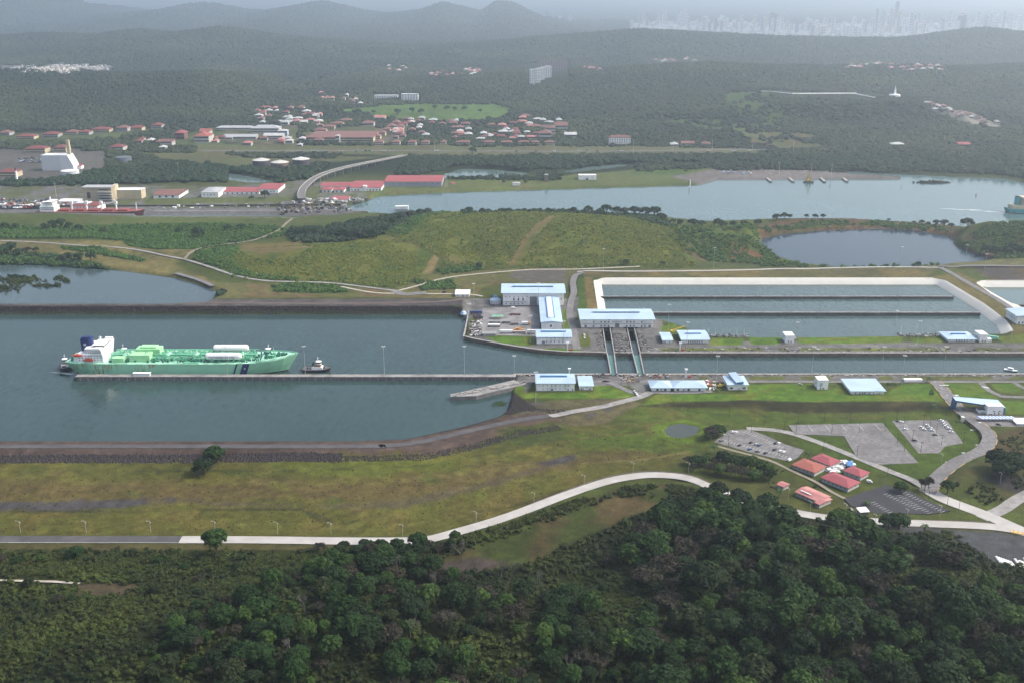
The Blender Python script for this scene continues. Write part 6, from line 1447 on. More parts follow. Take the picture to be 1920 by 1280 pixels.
MB().box(13,19,-3.5,3.5,14,27).obj('funnel',M_TEALH,parent=tb); MB().box(13.2,18.8,-3,3,27,28.5).obj('funnel_top',M_DARK,parent=tb)
MB().bar((28,0,27),(28,0,36),.5).bar((28,-3,33),(28,3,33),.3).obj('mast',M_CRB,parent=tb)
M_FOAM = mat('wake foam',(.45,.50,.50),.9,.5,.06)
def foam(name, px, w0, w1, seed=0):
    c = spline([P(*q) for q in px], 6); rr = random.Random(seed); b = MB(); n=len(c)
    for i in range(n-1):
        for k in range(3):
            if rr.random() < .35: continue
            w = (w0+(w1-w0)*i/n); y0 = c[i].y+rr.uniform(-1,1)*w; x0_ = c[i].x
            h = rr.uniform(.2,.7)*w*.4+.3; l = rr.uniform(5,12)
            b.add([(x0_-l,y0,.05+k*.012),(x0_,y0-h,.05+k*.012),(x0_+l,y0,.05+k*.012),(x0_,y0+h,.05+k*.012)],[(0,1,2,3)])
    return tag(b.obj(name, M_FOAM), kind='stuff')
foam('wake', [(1770,392),(1820,394),(1860,397),(1886,400),(1960,401)], 2.5, 7)
foam('wake', [(108,697),(122,699),(140,702)], 1.5, 1.0, 3)
# ---- buoys, jetties, work barge
M_BR = mat('buoy red',(.35,.05,.05),.5)
for (px,py,lb) in ((1830,368,'tall red buoy with a light frame, in open water at right'),(1690,352,'small red buoy off the gravel spit'),(1555,350,'low dark buoy off the finger jetties')):
    x,y=P(px,py); t=empty('buoy',(x,y,0),0,lb,'buoy'); k=.95 if px==1830 else .6
    MB().cyl(0,0,-.5,1.2*k,1.6*k,1.6*k,10).obj('float',M_BR if px!=1555 else M_DARK,parent=t); MB().cyl(0,0,1.2*k,6*k,.9*k,.3*k,6).obj('light_frame',M_BR if px!=1555 else M_DARK,parent=t)
for i,(px,py) in enumerate(((1445,342),(1487,342),(1546,342.5),(1588,342))):
    x,y=P(px,py); x2,y2=P(px-10,334); t=empty('jetty',(x,y,0),math.atan2(y2-y,x2-x),'pale concrete finger jetty, '+('leftmost','second from the left','third from the left','rightmost')[i]+' of four on the gravel shore','jetty','finger jetties on the gravel shore')
    l=math.hypot(x2-x,y2-y); MB().box(0,l,-2,2,2.2,3).obj('deck_slab',M_CONC,parent=t); MB().cyl(0,0,-3,2.6,3.4,3.4,8).obj('dolphin',M_PIER,parent=t)
x,y=P(1516,343); t=empty('derrick_barge',(x,y,0),0,'dark work barge with a yellow lattice mast beside the gravel shore','barge'); w=9
MB().box(-w,w,-5,5,-1,2.5).obj('hull',M_DARK,parent=t); pm=MB().cyl(0,0,-3,5,.8,.8,6).mesh('mooring_pile',M_PIER)
for i in range(4): link('mooring_pile',pm,t,(-8+i*5.3,-5.5,0))
M_YL=mat('crane yellow',(.50,.36,.06),.5); b=MB()
for (a,c) in (((-4,-2,2.5),(0,0,22)),((4,-2,2.5),(0,0,22)),((-4,2,2.5),(0,0,22)),((4,2,2.5),(0,0,22)),((-2.5,0,9),(2.5,0,9)),((-1.6,0,14),(1.6,0,14)),((-6,0,2.5),(-3,0,14)),((6,0,2.5),(3,0,12))): b.bar(a,c,.45)
b.obj('lattice_mast',M_YL,parent=t); MB().box(-4,4,-3,3,2.5,6).obj('deckhouse',M_YL,parent=t)
x,y=P(1293,351); t=empty('light_tower',(x,y,1),0,'slim black and white light tower on the river bank','tower'); MB().cyl(0,0,0,13,1.3,1,8).obj('shaft',M_WALL,parent=t); MB().box(-1.4,-.3,-1.3,1.3,2,12).obj('dark_panel',M_DARK,parent=t)
# ================================================================== VEHICLES
CARM = {k: mat('car paint '+k, c, .3, .02, .3, spec=.5) for k, c in dict(white=(.70,.70,.70), black=(.02,.02,.022), grey=(.12,.125,.13), silver=(.38,.39,.40), blue=(.05,.10,.20), red=(.30,.03,.03), teal=(.05,.22,.22)).items()}
M_TYRE = mat('tyre rubber',(.02,.02,.02),.9); car_cache = {}
wheel_m = MB().hcyl((0,-.12,0),(0,.12,0),.34,8).mesh('wheel', M_TYRE)
def car_meshes(col, van):
    k=(col,van)
    if k not in car_cache:
        prof = [(-2.2,.35),(-2.25,.85),(-1.9,.98),(1.0,.98),(2.1,.8),(2.2,.4)]
        b = MB(); n=len(prof)
        b.add([(x,-.88,z) for x,z in prof]+[(x,.88,z) for x,z in prof],[tuple(range(n)),tuple(range(2*n-1,n-1,-1))]+[(i,n+i,n+(i+1)%n,(i+1)%n) for i in range(n)])
        top = 2.1 if van else 1.48; xr = (-2.15,.95,1.5) if van else (-1.35,.35,1.05)
        b.box(xr[0],xr[1],-.72,.72,top-.06,top)
        cab = MB().add([(xr[0]-(.02 if van else .6),-.84,.98),(xr[2],-.84,.98),(xr[2],.84,.98),(xr[0]-(.02 if van else .6),.84,.98),(xr[0],-.72,top-.06),(xr[1],-.72,top-.06),(xr[1],.72,top-.06),(xr[0],.72,top-.06)],[(0,1,5,4),(1,2,6,5),(2,3,7,6),(3,0,4,7)])
        car_cache[k]=(b.mesh('body',CARM[col]), cab.mesh('cabin',CARM[col] if van else M_GLASS))
    return car_cache[k]
CN={'white':'white','black':'black','grey':'dark grey','silver':'silver','blue':'blue','red':'red','teal':'teal'}
def car(px,py,ang,col,label,group=None,van=False,s=1.0):
    x,y,z=G(px,py); z+= .16
    for nm,zz in (('a',zl1),): pass
    t=empty('parked_car' if not van else 'van',(x,y,z),math.radians(ang),label,'van' if van else 'car',group)
    if s!=1: t.scale=(s,s,s)
    bm,cm=car_meshes(col,van); link('body',bm,t); link('cabin',cm,t)
    for wx in (-1.4,1.4):
        for wy in (-.82,.82): link('wheel',wheel_m,t,(wx,wy,.34))
    return t
cars1=[(430,292,35,'white','white car in the far corner of the left car park, beside another white one'),(468,297,35,'white','white car second in the far corner of the left car park'),(305,392,30,'grey','lone dark grey car at the left end of the left car park'),(505,437,50,'black','black pickup like car in the middle of the left car park'),(628,408,50,'black','dark car near the centre of the left car park, up from the blue pair'),(690,430,30,'silver','silver car beside a blue car in the centre of the left car park'),(722,437,40,'blue','blue car beside a silver car in the centre of the left car park'),(617,482,35,'blue','blue car at the tree side of the left car park'),(700,507,20,'grey','brownish dark car at the tree side edge of the left car park'),(788,522,50,'black','big black car at the tree side of the left car park'),(885,488,40,'black','dark car alone at the right middle of the left car park'),(898,414,40,'black','black car beside a white one at the far side of the left car park'),(932,417,45,'white','white car beside a black one at the far side of the left car park'),(948,502,40,'white','white car, left of the pair at the right end of the left car park'),(985,512,40,'white','white car, right of the pair at the right end of the left car park'),(340,332,30,'silver','silver car at the left edge of the left car park')]
for (cx,cy,a,c,lb) in cars1: car(1300+cx/5.82,760+cy/5.82,a,c,lb)
car(1300+1050/5.82,760+602/5.82,40,'white','white van at the corner of the orange roofed house',van=True)
g3='white cars parked in the right car park'
for (cx,cy,c,lb) in [(490,178,'black','black car with a white neighbour at the top left of the right car park'),(520,184,'white','white car beside the black one at the top left of the right car park'),(565,264,'white','lone white car at the left side of the right car park'),(745,242,'white','white car of the cluster in the middle of the right car park'),(766,264,'white','white car of the cluster in the middle of the right car park'),(800,220,'white','white car of the cluster in the middle of the right car park'),(832,248,'white','white car of the cluster in the middle of the right car park'),(855,274,'white','white car of the cluster in the middle of the right car park'),(890,324,'grey','dark grey car at the near end of the middle cluster of the right car park'),(668,386,'black','lone black car at the near left of the right car park'),(960,168,'white','white car in the slanting row along the right edge of the car park'),(978,187,'white','white car in the slanting row along the right edge of the car park'),(992,212,'white','white car in the slanting row along the right edge of the car park'),(1008,234,'white','white car in the slanting row along the right edge of the car park'),(1042,256,'white','white car in the slanting row along the right edge of the car park'),(1062,292,'white','white car in the slanting row along the right edge of the car park')]:
    car(1600+cx/5.82,760+cy/5.82,-8,c,lb,g3 if 'cluster in' in lb or 'slanting' in lb else None)
car(1600+1585/5.82,760+212/5.82,-20,'black','black car on the paved plaza below the striped carport')
car(1600+175/5.82,760+838/5.82,-20,'white','white van parked on grass beside the right red roofed house',van=True)
car(1600+415/5.82,760+928/5.82,-35,'silver','silver car under the round tree by the black car park')
car(1596,956,-70,'grey','dark car on the grass beside the white roofed shelter')
for i,(px,py) in enumerate(((1190,735),(1192.5,738),(1194.5,741.5))): car(px,py,-70,'white','white car in the short row on the bend of the lock road','white cars on the bend of the lock road')
for i,(px,py) in enumerate(((1095.5,629),(1096,634))): car(px,py,-80,'white','white car parked on the small oval lawn by the gate machinery','cars on the oval lawn')
car(1794,744,5,'white','white van behind the entrance canopy',van=True); car(1500,721,-15,'silver','silver car near the cube tower on the near quay'); car(1631,653,70,'black','dark car on the far quay road between the lamp masts'); car(1450,654,0,'grey','dark grey car on the far quay road by the cube tower')
car(1022,730,80,'white','white car at the left end of the two storey lock office') if False else None
car(963,579,8,'white','white pickup van alone at the top of the truck yard',van=True,s=1.2); car(833,549,0,'black','dark truck standing on the bend beyond the levee',van=True)
rc=random.Random(3)
# cars and coaches far away on the highway and by the old locks, each a single body with a glass band
farm={c:MB().box(-2.4,2.4,-.95,.95,.1,1.1,0).box(-1.5,1.1,-.8,.8,1.1,1.7,1).mesh('far_car',CARM[c],M_GLASS) for c in CARM}
def farcar(px,py,c,lb,grp,s=1.5):
    x,y,z=G(px,py); o=link('car',farm[c],None,(x,y,z+.3),rc.uniform(-.2,.2)); o.scale=(s,s,s); tag(o,lb,'car',grp)
for px in (587,640,668,686,693,720,735,819,925,968,1005,1040,1085,1100,1120,1160,1165,1330,1375,1405,1420): farcar(px,284-(px>1200)*1+rc.uniform(-1,1),rc.choice(('white','white','silver','grey')),'small car on the highway beyond the lagoons','cars on the far highway')
for _ in range(46): farcar(rc.uniform(0,150),rc.uniform(374,384),rc.choice(('white','silver','grey','red','blue')),'small parked car in the lot by the old locks','cars parked by the old locks')
for _ in range(24): farcar(rc.uniform(230,340),rc.gauss(277,1.5),rc.choice(('white','silver','blue','grey')),'small parked car in the far left town','cars parked in the far town')
for _ in range(30): farcar(rc.uniform(30,90),rc.uniform(296,306),rc.choice(('white','silver','blue','grey')),'small parked car beside the power plant','cars parked beside the power plant')
# trucks and containers of the yard
M_CB=mat('container blue',(.06,.09,.20),.6); M_CG=mat('tent green',(.17,.36,.24),.6); M_CO=mat('machine orange',(.55,.26,.08),.6); M_CGR=mat('container grey',(.22,.22,.22),.7); M_RUST=mat('rusty frame',(.10,.04,.035),.8,.3)
def trailer(px,py,L,h,m,label,cab=None,tank=False,load=True,rz=0.0):
    x,y,z=G(px,py); t=empty('trailer',(x,y,z+.1),rz,label,'trailer')
    MB().box(-L/2,L/2,-1.1,1.1,.9,1.25).obj('chassis',M_DARK,parent=t)
    if tank: MB().hcyl((-L/2+.5,0,2.6),(L/2-.5,0,2.6),1.35,14).obj('tank',m,parent=t)
    elif load:
        b=MB().box(-L/2,L/2,-1.2,1.2,1.3,1.3+h); b.obj('box_body',m,parent=t)
        r=MB(); n=int(L/1.0)
        for i in range(n): xx=-L/2+(i+.5)*L/n; r.box(xx-.08,xx+.08,-1.27,-1.2,1.35,1.25+h)
        r.obj('side_rib',m,parent=t)
    for wx in (-L/2+1.2,-L/2+2.4,L/2-1.5):
        for wy in (-1,1): 
            o=link('wheel',wheel_m,t,(wx,wy,.5)); o.scale=(1.5,1.5,1.5)
    if cab: MB().box(L/2+.3,L/2+2.4,-1.2,1.2,.6,3.2).obj('cab',cab,parent=t); MB().box(L/2+2.3,L/2+2.45,-1,1,1.9,2.8).obj('windscreen',M_GLASS,parent=t)
trailer(893,589,14,2.6,M_CB,'dark blue container at the left end of the truck yard'); trailer(966,591,13,.5,M_RUST,'flat rusty trailer in the upper middle of the truck yard'); trailer(926,613,14,0,M_WALL,'long white tank trailer in the truck yard',tank=True)
trailer(949,606,10,1.2,M_CGR,'grey flatbed trailer with low load in the middle of the truck yard'); trailer(965,609,9,1.4,M_CGR,'grey trailer right of the flatbed in the truck yard'); trailer(984,609,7,2.4,M_WALL,'white box truck with orange cab at the right of the yard',cab=M_CO)
trailer(949,625,14,2.6,M_WALL,'long white container trailer in the front row of the yard',cab=None); trailer(973,625,15,1.6,mat('dusty pale load',(.42,.36,.32),.8),'pale long trailer in front of the orange machine, front row'); trailer(996,626,9,3.4,mat('white box',(.66,.62,.60),.7),'white square container at the right end of the front row'); trailer(927,606,13,1,M_CGR,'long grey trailer beside the white tank trailer')
x,y,z=G(972,621); t=empty('orange_machine',(x,y,z),0,'orange construction machine behind the front row of trailers','machine'); MB().box(-6,5,-1.4,1.4,1,2.4).box(-3,1,-1.2,1.2,2.4,4).obj('body',M_CO,parent=t); MB().bar((0,0,3),(7,0,4.4),.4).obj('boom',M_CO,parent=t)
x,y,z=G(932,597); t=empty('green_tent',(x,y,z),0,'green roofed open tent in the truck yard','tent'); MB().add([(-7,-3,3),(7,-3,3),(7,3,3),(-7,3,3),(-5.4,0,4.3),(5.4,0,4.3)],[(0,1,5,4),(1,2,5),(2,3,4,5),(3,0,4)]).obj('canopy',M_CG,parent=t)
for (a,c) in ((-6.8,-2.8),(6.8,-2.8),(-6.8,2.8),(6.8,2.8)): MB().box(a-.1,a+.1,c-.1,c+.1,0,3).obj('post',M_LITE,parent=t)
x,y,z=G(919,629); t=empty('grey_shed',(x,y,z),0,'grey roofed low shed in the front left corner of the truck yard','shed'); MB().box(-8,6,-3,3,0,3).obj('wall',M_WALLG,parent=t); MB().box(-9,7,-4,5,3,3.3).obj('roof',M_CGR,parent=t)
clutter('yard_scrap',[(884,602),(903,602),(900,631),(880,631)],170,1.8,(M_STEEL,M_LITE,M_RUST,M_DARK,M_WALL),21,smax=3)
clutter('yard_scrap',[(889,592),(905,592),(905,600),(887,600)],24,2.2,(M_RUST,M_CB,M_DARK),22,smax=4)
x,y,z=G(869,583); t=empty('blue_tarp_tent',(x,y,z+1),0,'small light blue covered shape on the rock slope beside the yard','tent'); MB().cyl(0,0,0,3,4,2.4,8).cyl(0,0,3,4,2.4,.3,8).obj('cover',mat('light blue cover',(.36,.47,.60),.6),parent=t)
# green container, yellow boom, red barrier stacks
trailer(1861,637,11,3,mat('pale green container',(.20,.48,.36),.6),'pale green long container beside the annexed cube tower',rz=-.5)
x,y,z=G(1261,623); t=empty('yellow_crane',(x,y,z),math.radians(18),'yellow crane lying with its jib lowered on the small lawn','crane'); MB().box(-3,3,-1.3,1.3,.6,2.4).obj('body',M_YL,parent=t)
b=MB()
for sy in (-.5,.5): b.bar((0,sy,2.2),(16,sy*.6,5.5),.16); b.bar((0,sy,3.2),(16,sy*.6,6.1),.14)
for i in range(8): b.bar((i*2,-.5,2.5+i*.42),(i*2+1.6,.5,3.4+i*.4),.1)
b.obj('jib',M_YL,parent=t)
x,y,z=G(1350,725); t=empty('yellow_loader',(x,y,z),.3,'yellow wheel loader beside the monitor roofed office','loader'); MB().box(-2.4,2.4,-1.1,1.1,1,2.2).box(-1,.6,-.9,.9,2.2,3.4).obj('body',M_YL,parent=t); MB().bar((2,-.8,1.6),(4.6,-.8,2.8),.2).bar((2,.8,1.6),(4.6,.8,2.8),.2).box(4.4,5.4,-1.4,1.4,2.2,3.4).obj('bucket',M_YL,parent=t)
for wx in (-1.5,1.5):
    for wy in (-1.1,1.1): o=link('wheel',wheel_m,t,(wx,wy,.7)); o.scale=(2,2,2)
clutter('red_white_barriers',[(1322,713),(1340,713),(1342,723),(1326,723)],26,1.3,(mat('barrier red',(.50,.10,.07),.6),M_WALL),31,smax=2.4)
clutter('stacked_materials',[(1330,726),(1344,726),(1344,733),(1330,733)],16,1.6,(M_DARK,M_WALL),32,smax=2)
b=MB(); rr=random.Random(8)
x0_,y0_,z0_=G(1873,1047)
bagm=MB().box(-.85,.85,-.85,.85,0,.9).box(-.7,.7,-.7,.7,.9,1.15).box(-.15,.15,-.15,.15,1.15,1.35).mesh('bulk_bag',mat('white bulk bag cloth',(.66,.66,.63),.9,.1,1.2))
cnt=0
for r_ in range(6):
    for c_ in range(16):
        px=1868+c_*4.4+r_*2.2; py=1046+c_*1.55+r_*3.0-(c_>7)*8-(c_>11)*8
        if (c_==7) or (c_<7 and r_>3) or rr.random()<.05 or px>1960: continue
        x,y,z=G(px,py); tag(link('bulk_bag',bagm,None,(x,y,z+.1),rr.uniform(-.2,.2)),'white bulk bag standing in the dense rows on the grey yard','bag','white bulk bags on the grey yard'); cnt+=1
x,y,z=G(1895,998); t=empty('orange_barrier',(x,y,z),math.radians(-27),'long orange and dark kerb barrier along the road at the right edge','barrier'); MB().box(0,46,0,3,0,.7).obj('base',mat('orange yellow barrier',(.55,.34,.12),.7,.15,.5),parent=t); pm=MB().box(-.12,.12,-.12,.12,.7,1.9).mesh('post',M_DARK)
for i in range(16): link('post',pm,t,(1.5+i*2.9,1.5,0))
# ================================================================== POLES
mast=empty('light_mast',(0,0,0),0,'tall slim light mast with a ring of lamps','light mast','tall light masts along the lock')
MB().cyl(0,0,-3,30,.22,.12,6).obj('pole',M_LITE,parent=mast)
rg=MB()
for i in range(8):
    a=2*math.pi*i/8; a2=2*math.pi*(i+1)/8; rg.bar((1.5*math.cos(a),1.5*math.sin(a),30),(1.5*math.cos(a2),1.5*math.sin(a2),30),.06)
    if i%2==0: rg.bar((0,0,30.3),(1.5*math.cos(a),1.5*math.sin(a),30),.05)
rg.obj('lamp_ring',M_LITE,parent=mast)
lm=MB().box(-.36,.36,-.24,.24,-.18,.18).mesh('lamp_head',mat('lamp head white',(.72,.72,.70),.5))
for i in range(6): a=2*math.pi*i/6; link('lamp_head',lm,mast,(1.6*math.cos(a),1.6*math.sin(a),29.9),a)
SIT={'pier':'standing on the long pier','far':'standing among the far quay buildings','basin':'standing by the water saving basins','near':'standing on the near quay','levee':'standing near the rock levee','quarry':'standing by the dark quarry lake'}
tops=[(427,651,'pier'),(573,650,'pier'),(721,650,'pier'),(871,649,'pier'),(964,662,'near'),(1005,697,'near'),(1010,531,'far'),(995,592,'far'),(1057,602,'far'),(888,532,'levee'),(879,570,'levee'),(1255,571,'basin'),(1290,604,'basin'),(1496,604,'basin'),(1683,578,'basin'),(1726,602,'basin'),(1346,667,'near'),(1527,647,'near'),(1659,647,'far'),(1697,666,'near'),(1776,647,'far'),(1132,470,'basin'),(1340,468,'quarry'),(1692,463,'quarry'),(1815,455,'quarry'),(1850,480,'quarry'),(1903,588,'basin'),(360,652,'pier'),(290,650,'pier'),(205,652,'pier')][:-3]
first=True; seen={}
for px,py,s_ in tops:
    x,y=P(px,py,34); z=LZ if s_!='pier' else 4.2
    if s_=='pier': y=Y0+3.1; x=X_at(px,y,z)
    x2,y2=P(px,py,z+30)
    if s_ not in('pier',): x,y=x2,y2; z=max(hz(x,y),0)
    if hz(x,y)<0 and s_!='pier': z=0
    t=mast if first else copy_tree(mast,(x,y,z)); t.location=(x,y,z); first=False
    seen[s_]=seen.get(s_,0)+1
    near_={427:'the deck tanks',573:'the tug ahead of the bow',721:'mid pier, in open water',871:'the tip of the slanting pier'}.get(px)
    t['label']='tall slim light mast '+SIT[s_]+((', beside '+near_) if near_ else '')
    t['group']='tall light masts '+SIT[s_][9:]
lamp=empty('street_lamp',(0,0,0),0,'street lamp','street lamp','street lamps along the pale road')
MB().cyl(0,0,-1,9.2,.16,.10,6).obj('pole',M_LITE,parent=lamp); MB().bar((0,0,9.1),(-1.6,0,9.6),.07).box(-2.3,-1.5,-.2,.2,9.5,9.75).box(.15,.75,-.3,.3,7.5,8.3).obj('lamp_arm',M_LITE,parent=lamp)
first=True
for px,py in ((39,998),(162,998),(283,998),(404,998),(521,1000),(621,1001),(755,1004),(893,980),(1001,944),(1095,910),(1187,886),(1291,886),(1519,960),(1585,965),(1640,985),(1700,975),(1762,968),(1432,890),(1478,935),(1875,905),(1765,870)):
    p=G(px,py); t=lamp if first else copy_tree(lamp,p); t.location=p; first=False; t.rotation_euler=(0,0,.4)
    t['label']='grey street lamp with a box on its pole on the meadow verge of the road' if px<1300 else 'grey street lamp beside the roads of the lower right compound'
    t['group']='street lamps along the meadow verge' if px<1300 else 'street lamps of the lower right roads'
dp=empty('dark_lamp_pole',(0,0,0),0,'dark lamp pole standing round the car parks','lamp pole','dark lamp poles round the car parks')
MB().cyl(0,0,-1,9.5,.17,.11,6).obj('pole',M_DARK,parent=dp); MB().box(-.9,.9,-.15,.15,9.4,9.6).box(-1.2,-.6,-.25,.25,9.25,9.45).box(.6,1.2,-.25,.25,9.25,9.45).obj('lamp_arm',M_DARK,parent=dp)
first=True
for o_,l_ in (((1300,760),[(382,445),(632,290),(768,225),(988,280),(1120,300),(1418,490),(1508,310),(1785,555),(393,130),(1014,190),(1140,185),(1425,185),(1710,185)]),((1600,760),[(60,300),(340,295),(480,410),(555,505),(545,250),(645,375),(735,510),(835,235),(905,305),(960,430),(1105,275),(1200,400),(470,170),(765,210),(1005,150),(260,180),(370,770),(1150,1140),(1020,1110),(820,1010),(770,990)])):
    for a,c in l_:
        p=G(o_[0]+a/5.82,o_[1]+c/5.82); t=dp if first else copy_tree(dp,p); t.location=p; first=False
wp=MB().box(-.12,.12,-.12,.12,0,9).box(-.35,.35,-.35,.35,0,1.4).mesh('valve_mast',M_WALL)
for k,(px,py) in enumerate([(1328+i*13.4,628.5) for i in range(6)]+[(1689+i*13.5,625.5) for i in range(6)]):
    x,y=P(px,py,3); tag(link('valve_mast',wp,None,(x,y,2.5)),'thin white mast of the valve platform '+('beside the columned office' if k<6 else 'beside the hip roofed office'),'mast','thin white masts of the '+('left' if k<6 else 'right')+' valve platform')
qp=MB().box(-.5,.5,-.5,.5,0,7.5,0).box(-1.4,1.4,-.9,.9,7.5,9,0).box(2,5,-1,1,0,1.8,1).mesh('signal_post',M_WALL,mat('dull red equipment',(.28,.06,.06),.7))
for (px,py,lb) in ((1064,657,'white signal post with red gear in front of the quay office'),(1275,657,'white signal post with red gear in front of the columned office'),(1286,707,'white signal post behind the two blue hip roofed pavilions'),(1067.5,706,'white signal post with red gear behind the two storey lock office')):
    tag(link('signal_post',qp,None,G(px,py)),lb,'post')
b=MB()
for px in range(1096,1900,27):
    x,y=P(px,660,LZ+.3); b.box(x-.25,x+.25,y-.25,y+.25,LZ,LZ+1.2)
for px in range(985,1900,31):
    x,y=P(px,703,LZ+.3); b.box(x-.3,x+.3,y-.3,y+.3,LZ,LZ+1.3)
tag(b.obj('quay_fittings',M_YL),kind='stuff')
clutter('quay_equipment',[(1210,652),(1900,652),(1900,662),(1210,662)],150,1.1,(M_DARK,M_LITE,M_STEEL,M_CONC),41,smax=3)
clutter('quay_equipment',[(970,702),(1910,702),(1910,705),(970,705)],170,1.0,(M_DARK,M_LITE,M_STEEL,M_CONC,M_RUST),42,smax=3)
# old locks clutter: gates, locomotives, walls
wallline('old_lock_wall',[(-300,400.5,2),(640,396,2),(690,398,2)],3,-2,3.6,M_CONCG)
wallline('old_lock_wall',[(-300,391,3),(640,386.5,3)],2,-2,6.2,mat('dark old lock wall',(.055,.05,.05),.9,.3,.2))
wallline('old_lock_wall',[(255,411,3),(560,409,3)],2,-2,3.4,M_CONCG)
clutter('old_lock_machinery',[(520,382),(650,380),(660,398),(520,404)],150,5,(M_DARK,M_STEEL,M_LITE,mat('ochre gate paint',(.20,.15,.07),.7),M_DARK,M_STEEL),51,smin=1.5,smax=7)
clutter('old_lock_machinery',[(560,372),(690,374),(680,380),(560,382)],60,3.5,(M_WALL,M_STEEL,M_CONC),52,smin=2,smax=9)
clutter('old_lock_machinery',[(0,383),(130,380),(130,388),(0,392)],90,4,(M_WALL,M_STEEL,M_LITE,M_RED),53,smin=2,smax=9)
clutter('old_lock_machinery',[(280,386),(530,384),(530,390),(280,392)],50,3,(M_WALL,M_STEEL,M_LITE),54,smin=1.5,smax=6)
clutter('gravel_yard_gear',[(1350,316),(1400,318),(1410,328),(1350,326)],60,3,(M_WALL,M_STEEL,mat('light blue box',(.25,.35,.45),.6)),55,smin=2,smax=8)
b=MB()
for px,py in ((1165,325),(1168,324),(1195,330),(1290,332),(1310,331),(1320,331),(1325,331),(1484,333)): pass
# curved viaduct
vp=[(566,372,9),(565,364,11),(570,352,13),(586,337,15),(610,325,16),(640,316,16),(670,309,14),(700,303,12),(730,297,8),(760,291,4)]
c=[Vector((*P(a,b_,h),h)) for a,b_,h in vp]
vt=empty('viaduct',(c[3].x,c[3].y,0),0,'curved elevated road viaduct on pale columns crossing the mangroves','viaduct')
fine=[]
for i in range(len(c)-1):
    p0,p1,p2,p3=c[max(i-1,0)],c[i],c[i+1],c[min(i+2,len(c)-1)]
    for k in range(6):
        t_=k/6; fine.append(.5*((2*p1)+(p2-p0)*t_+(2*p0-5*p1+4*p2-p3)*t_*t_+(p3-p0+3*(p1-p2))*t_**3))
fine.append(c[-1]); o0=Vector((c[3].x,c[3].y,0)); b=MB(); rl=MB(); W_=6.5
for i in range(len(fine)-1):
    a,d=fine[i]-o0,fine[i+1]-o0; u=(d-a).normalized(); n=Vector((-u.y,u.x,0))*W_; dn=Vector((0,0,-1.6))
    b.add([a+n,a-n,d-n,d+n,a+n+dn,a-n+dn,d-n+dn,d+n+dn],[(0,1,2,3),(7,6,5,4),(0,4,5,1),(1,5,6,2),(2,6,7,3),(3,7,4,0)])
    for sg in (-1,1): e0,e1=a+n*sg,d+n*sg; rl.bar(e0+Vector((0,0,.6)),e1+Vector((0,0,.6)),.5)
b.obj('road_deck',mat('viaduct deck',(.13,.125,.12),.9),parent=vt); rl.obj('parapet',M_CONC,parent=vt)
for i in range(6,len(fine)-8,3):
    q=fine[i]-o0
    MB().box(q.x-4.5,q.x+4.5,q.y-1.2,q.y+1.2,q.z-3,q.z-1.6).box(q.x-3.8,q.x-2.4,q.y-.7,q.y+.7,-2,q.z-3).box(q.x+2.4,q.x+3.8,q.y-.7,q.y+.7,-2,q.z-3).obj('column',M_CONC,parent=vt)
ribbon('road',[(380,284),(600,283),(860,284),(1100,284),(1300,282.5),(1440,281),(1600,290)],12,M_ASPHG,.3,14)
ribbon('road',[(1130,295.5),(1240,295),(1320,294)],4,M_PALE,.3,12)
for i,(px,py) in enumerate(((815,288),(1040,286),(1187,286),(1262,285),(1335,284),(1411,283),(1487,289),(1460,335),(1520,331),(1558,333),(838,352),(835,362),(335,330),(106,371))):
    x,y,z=G(px,py); o=link('tall_pole',MB().cyl(0,0,-1,26,.5,.35,5).box(-1.8,1.8,-.4,.4,25.6,26.4).mesh('tall_pole',M_LITE) if i==0 else bpy.data.objects['tall_pole'].data,None,(x,y,z)); tag(o,'tall pale light pole beyond the river',"light pole",'tall light poles beyond the river')
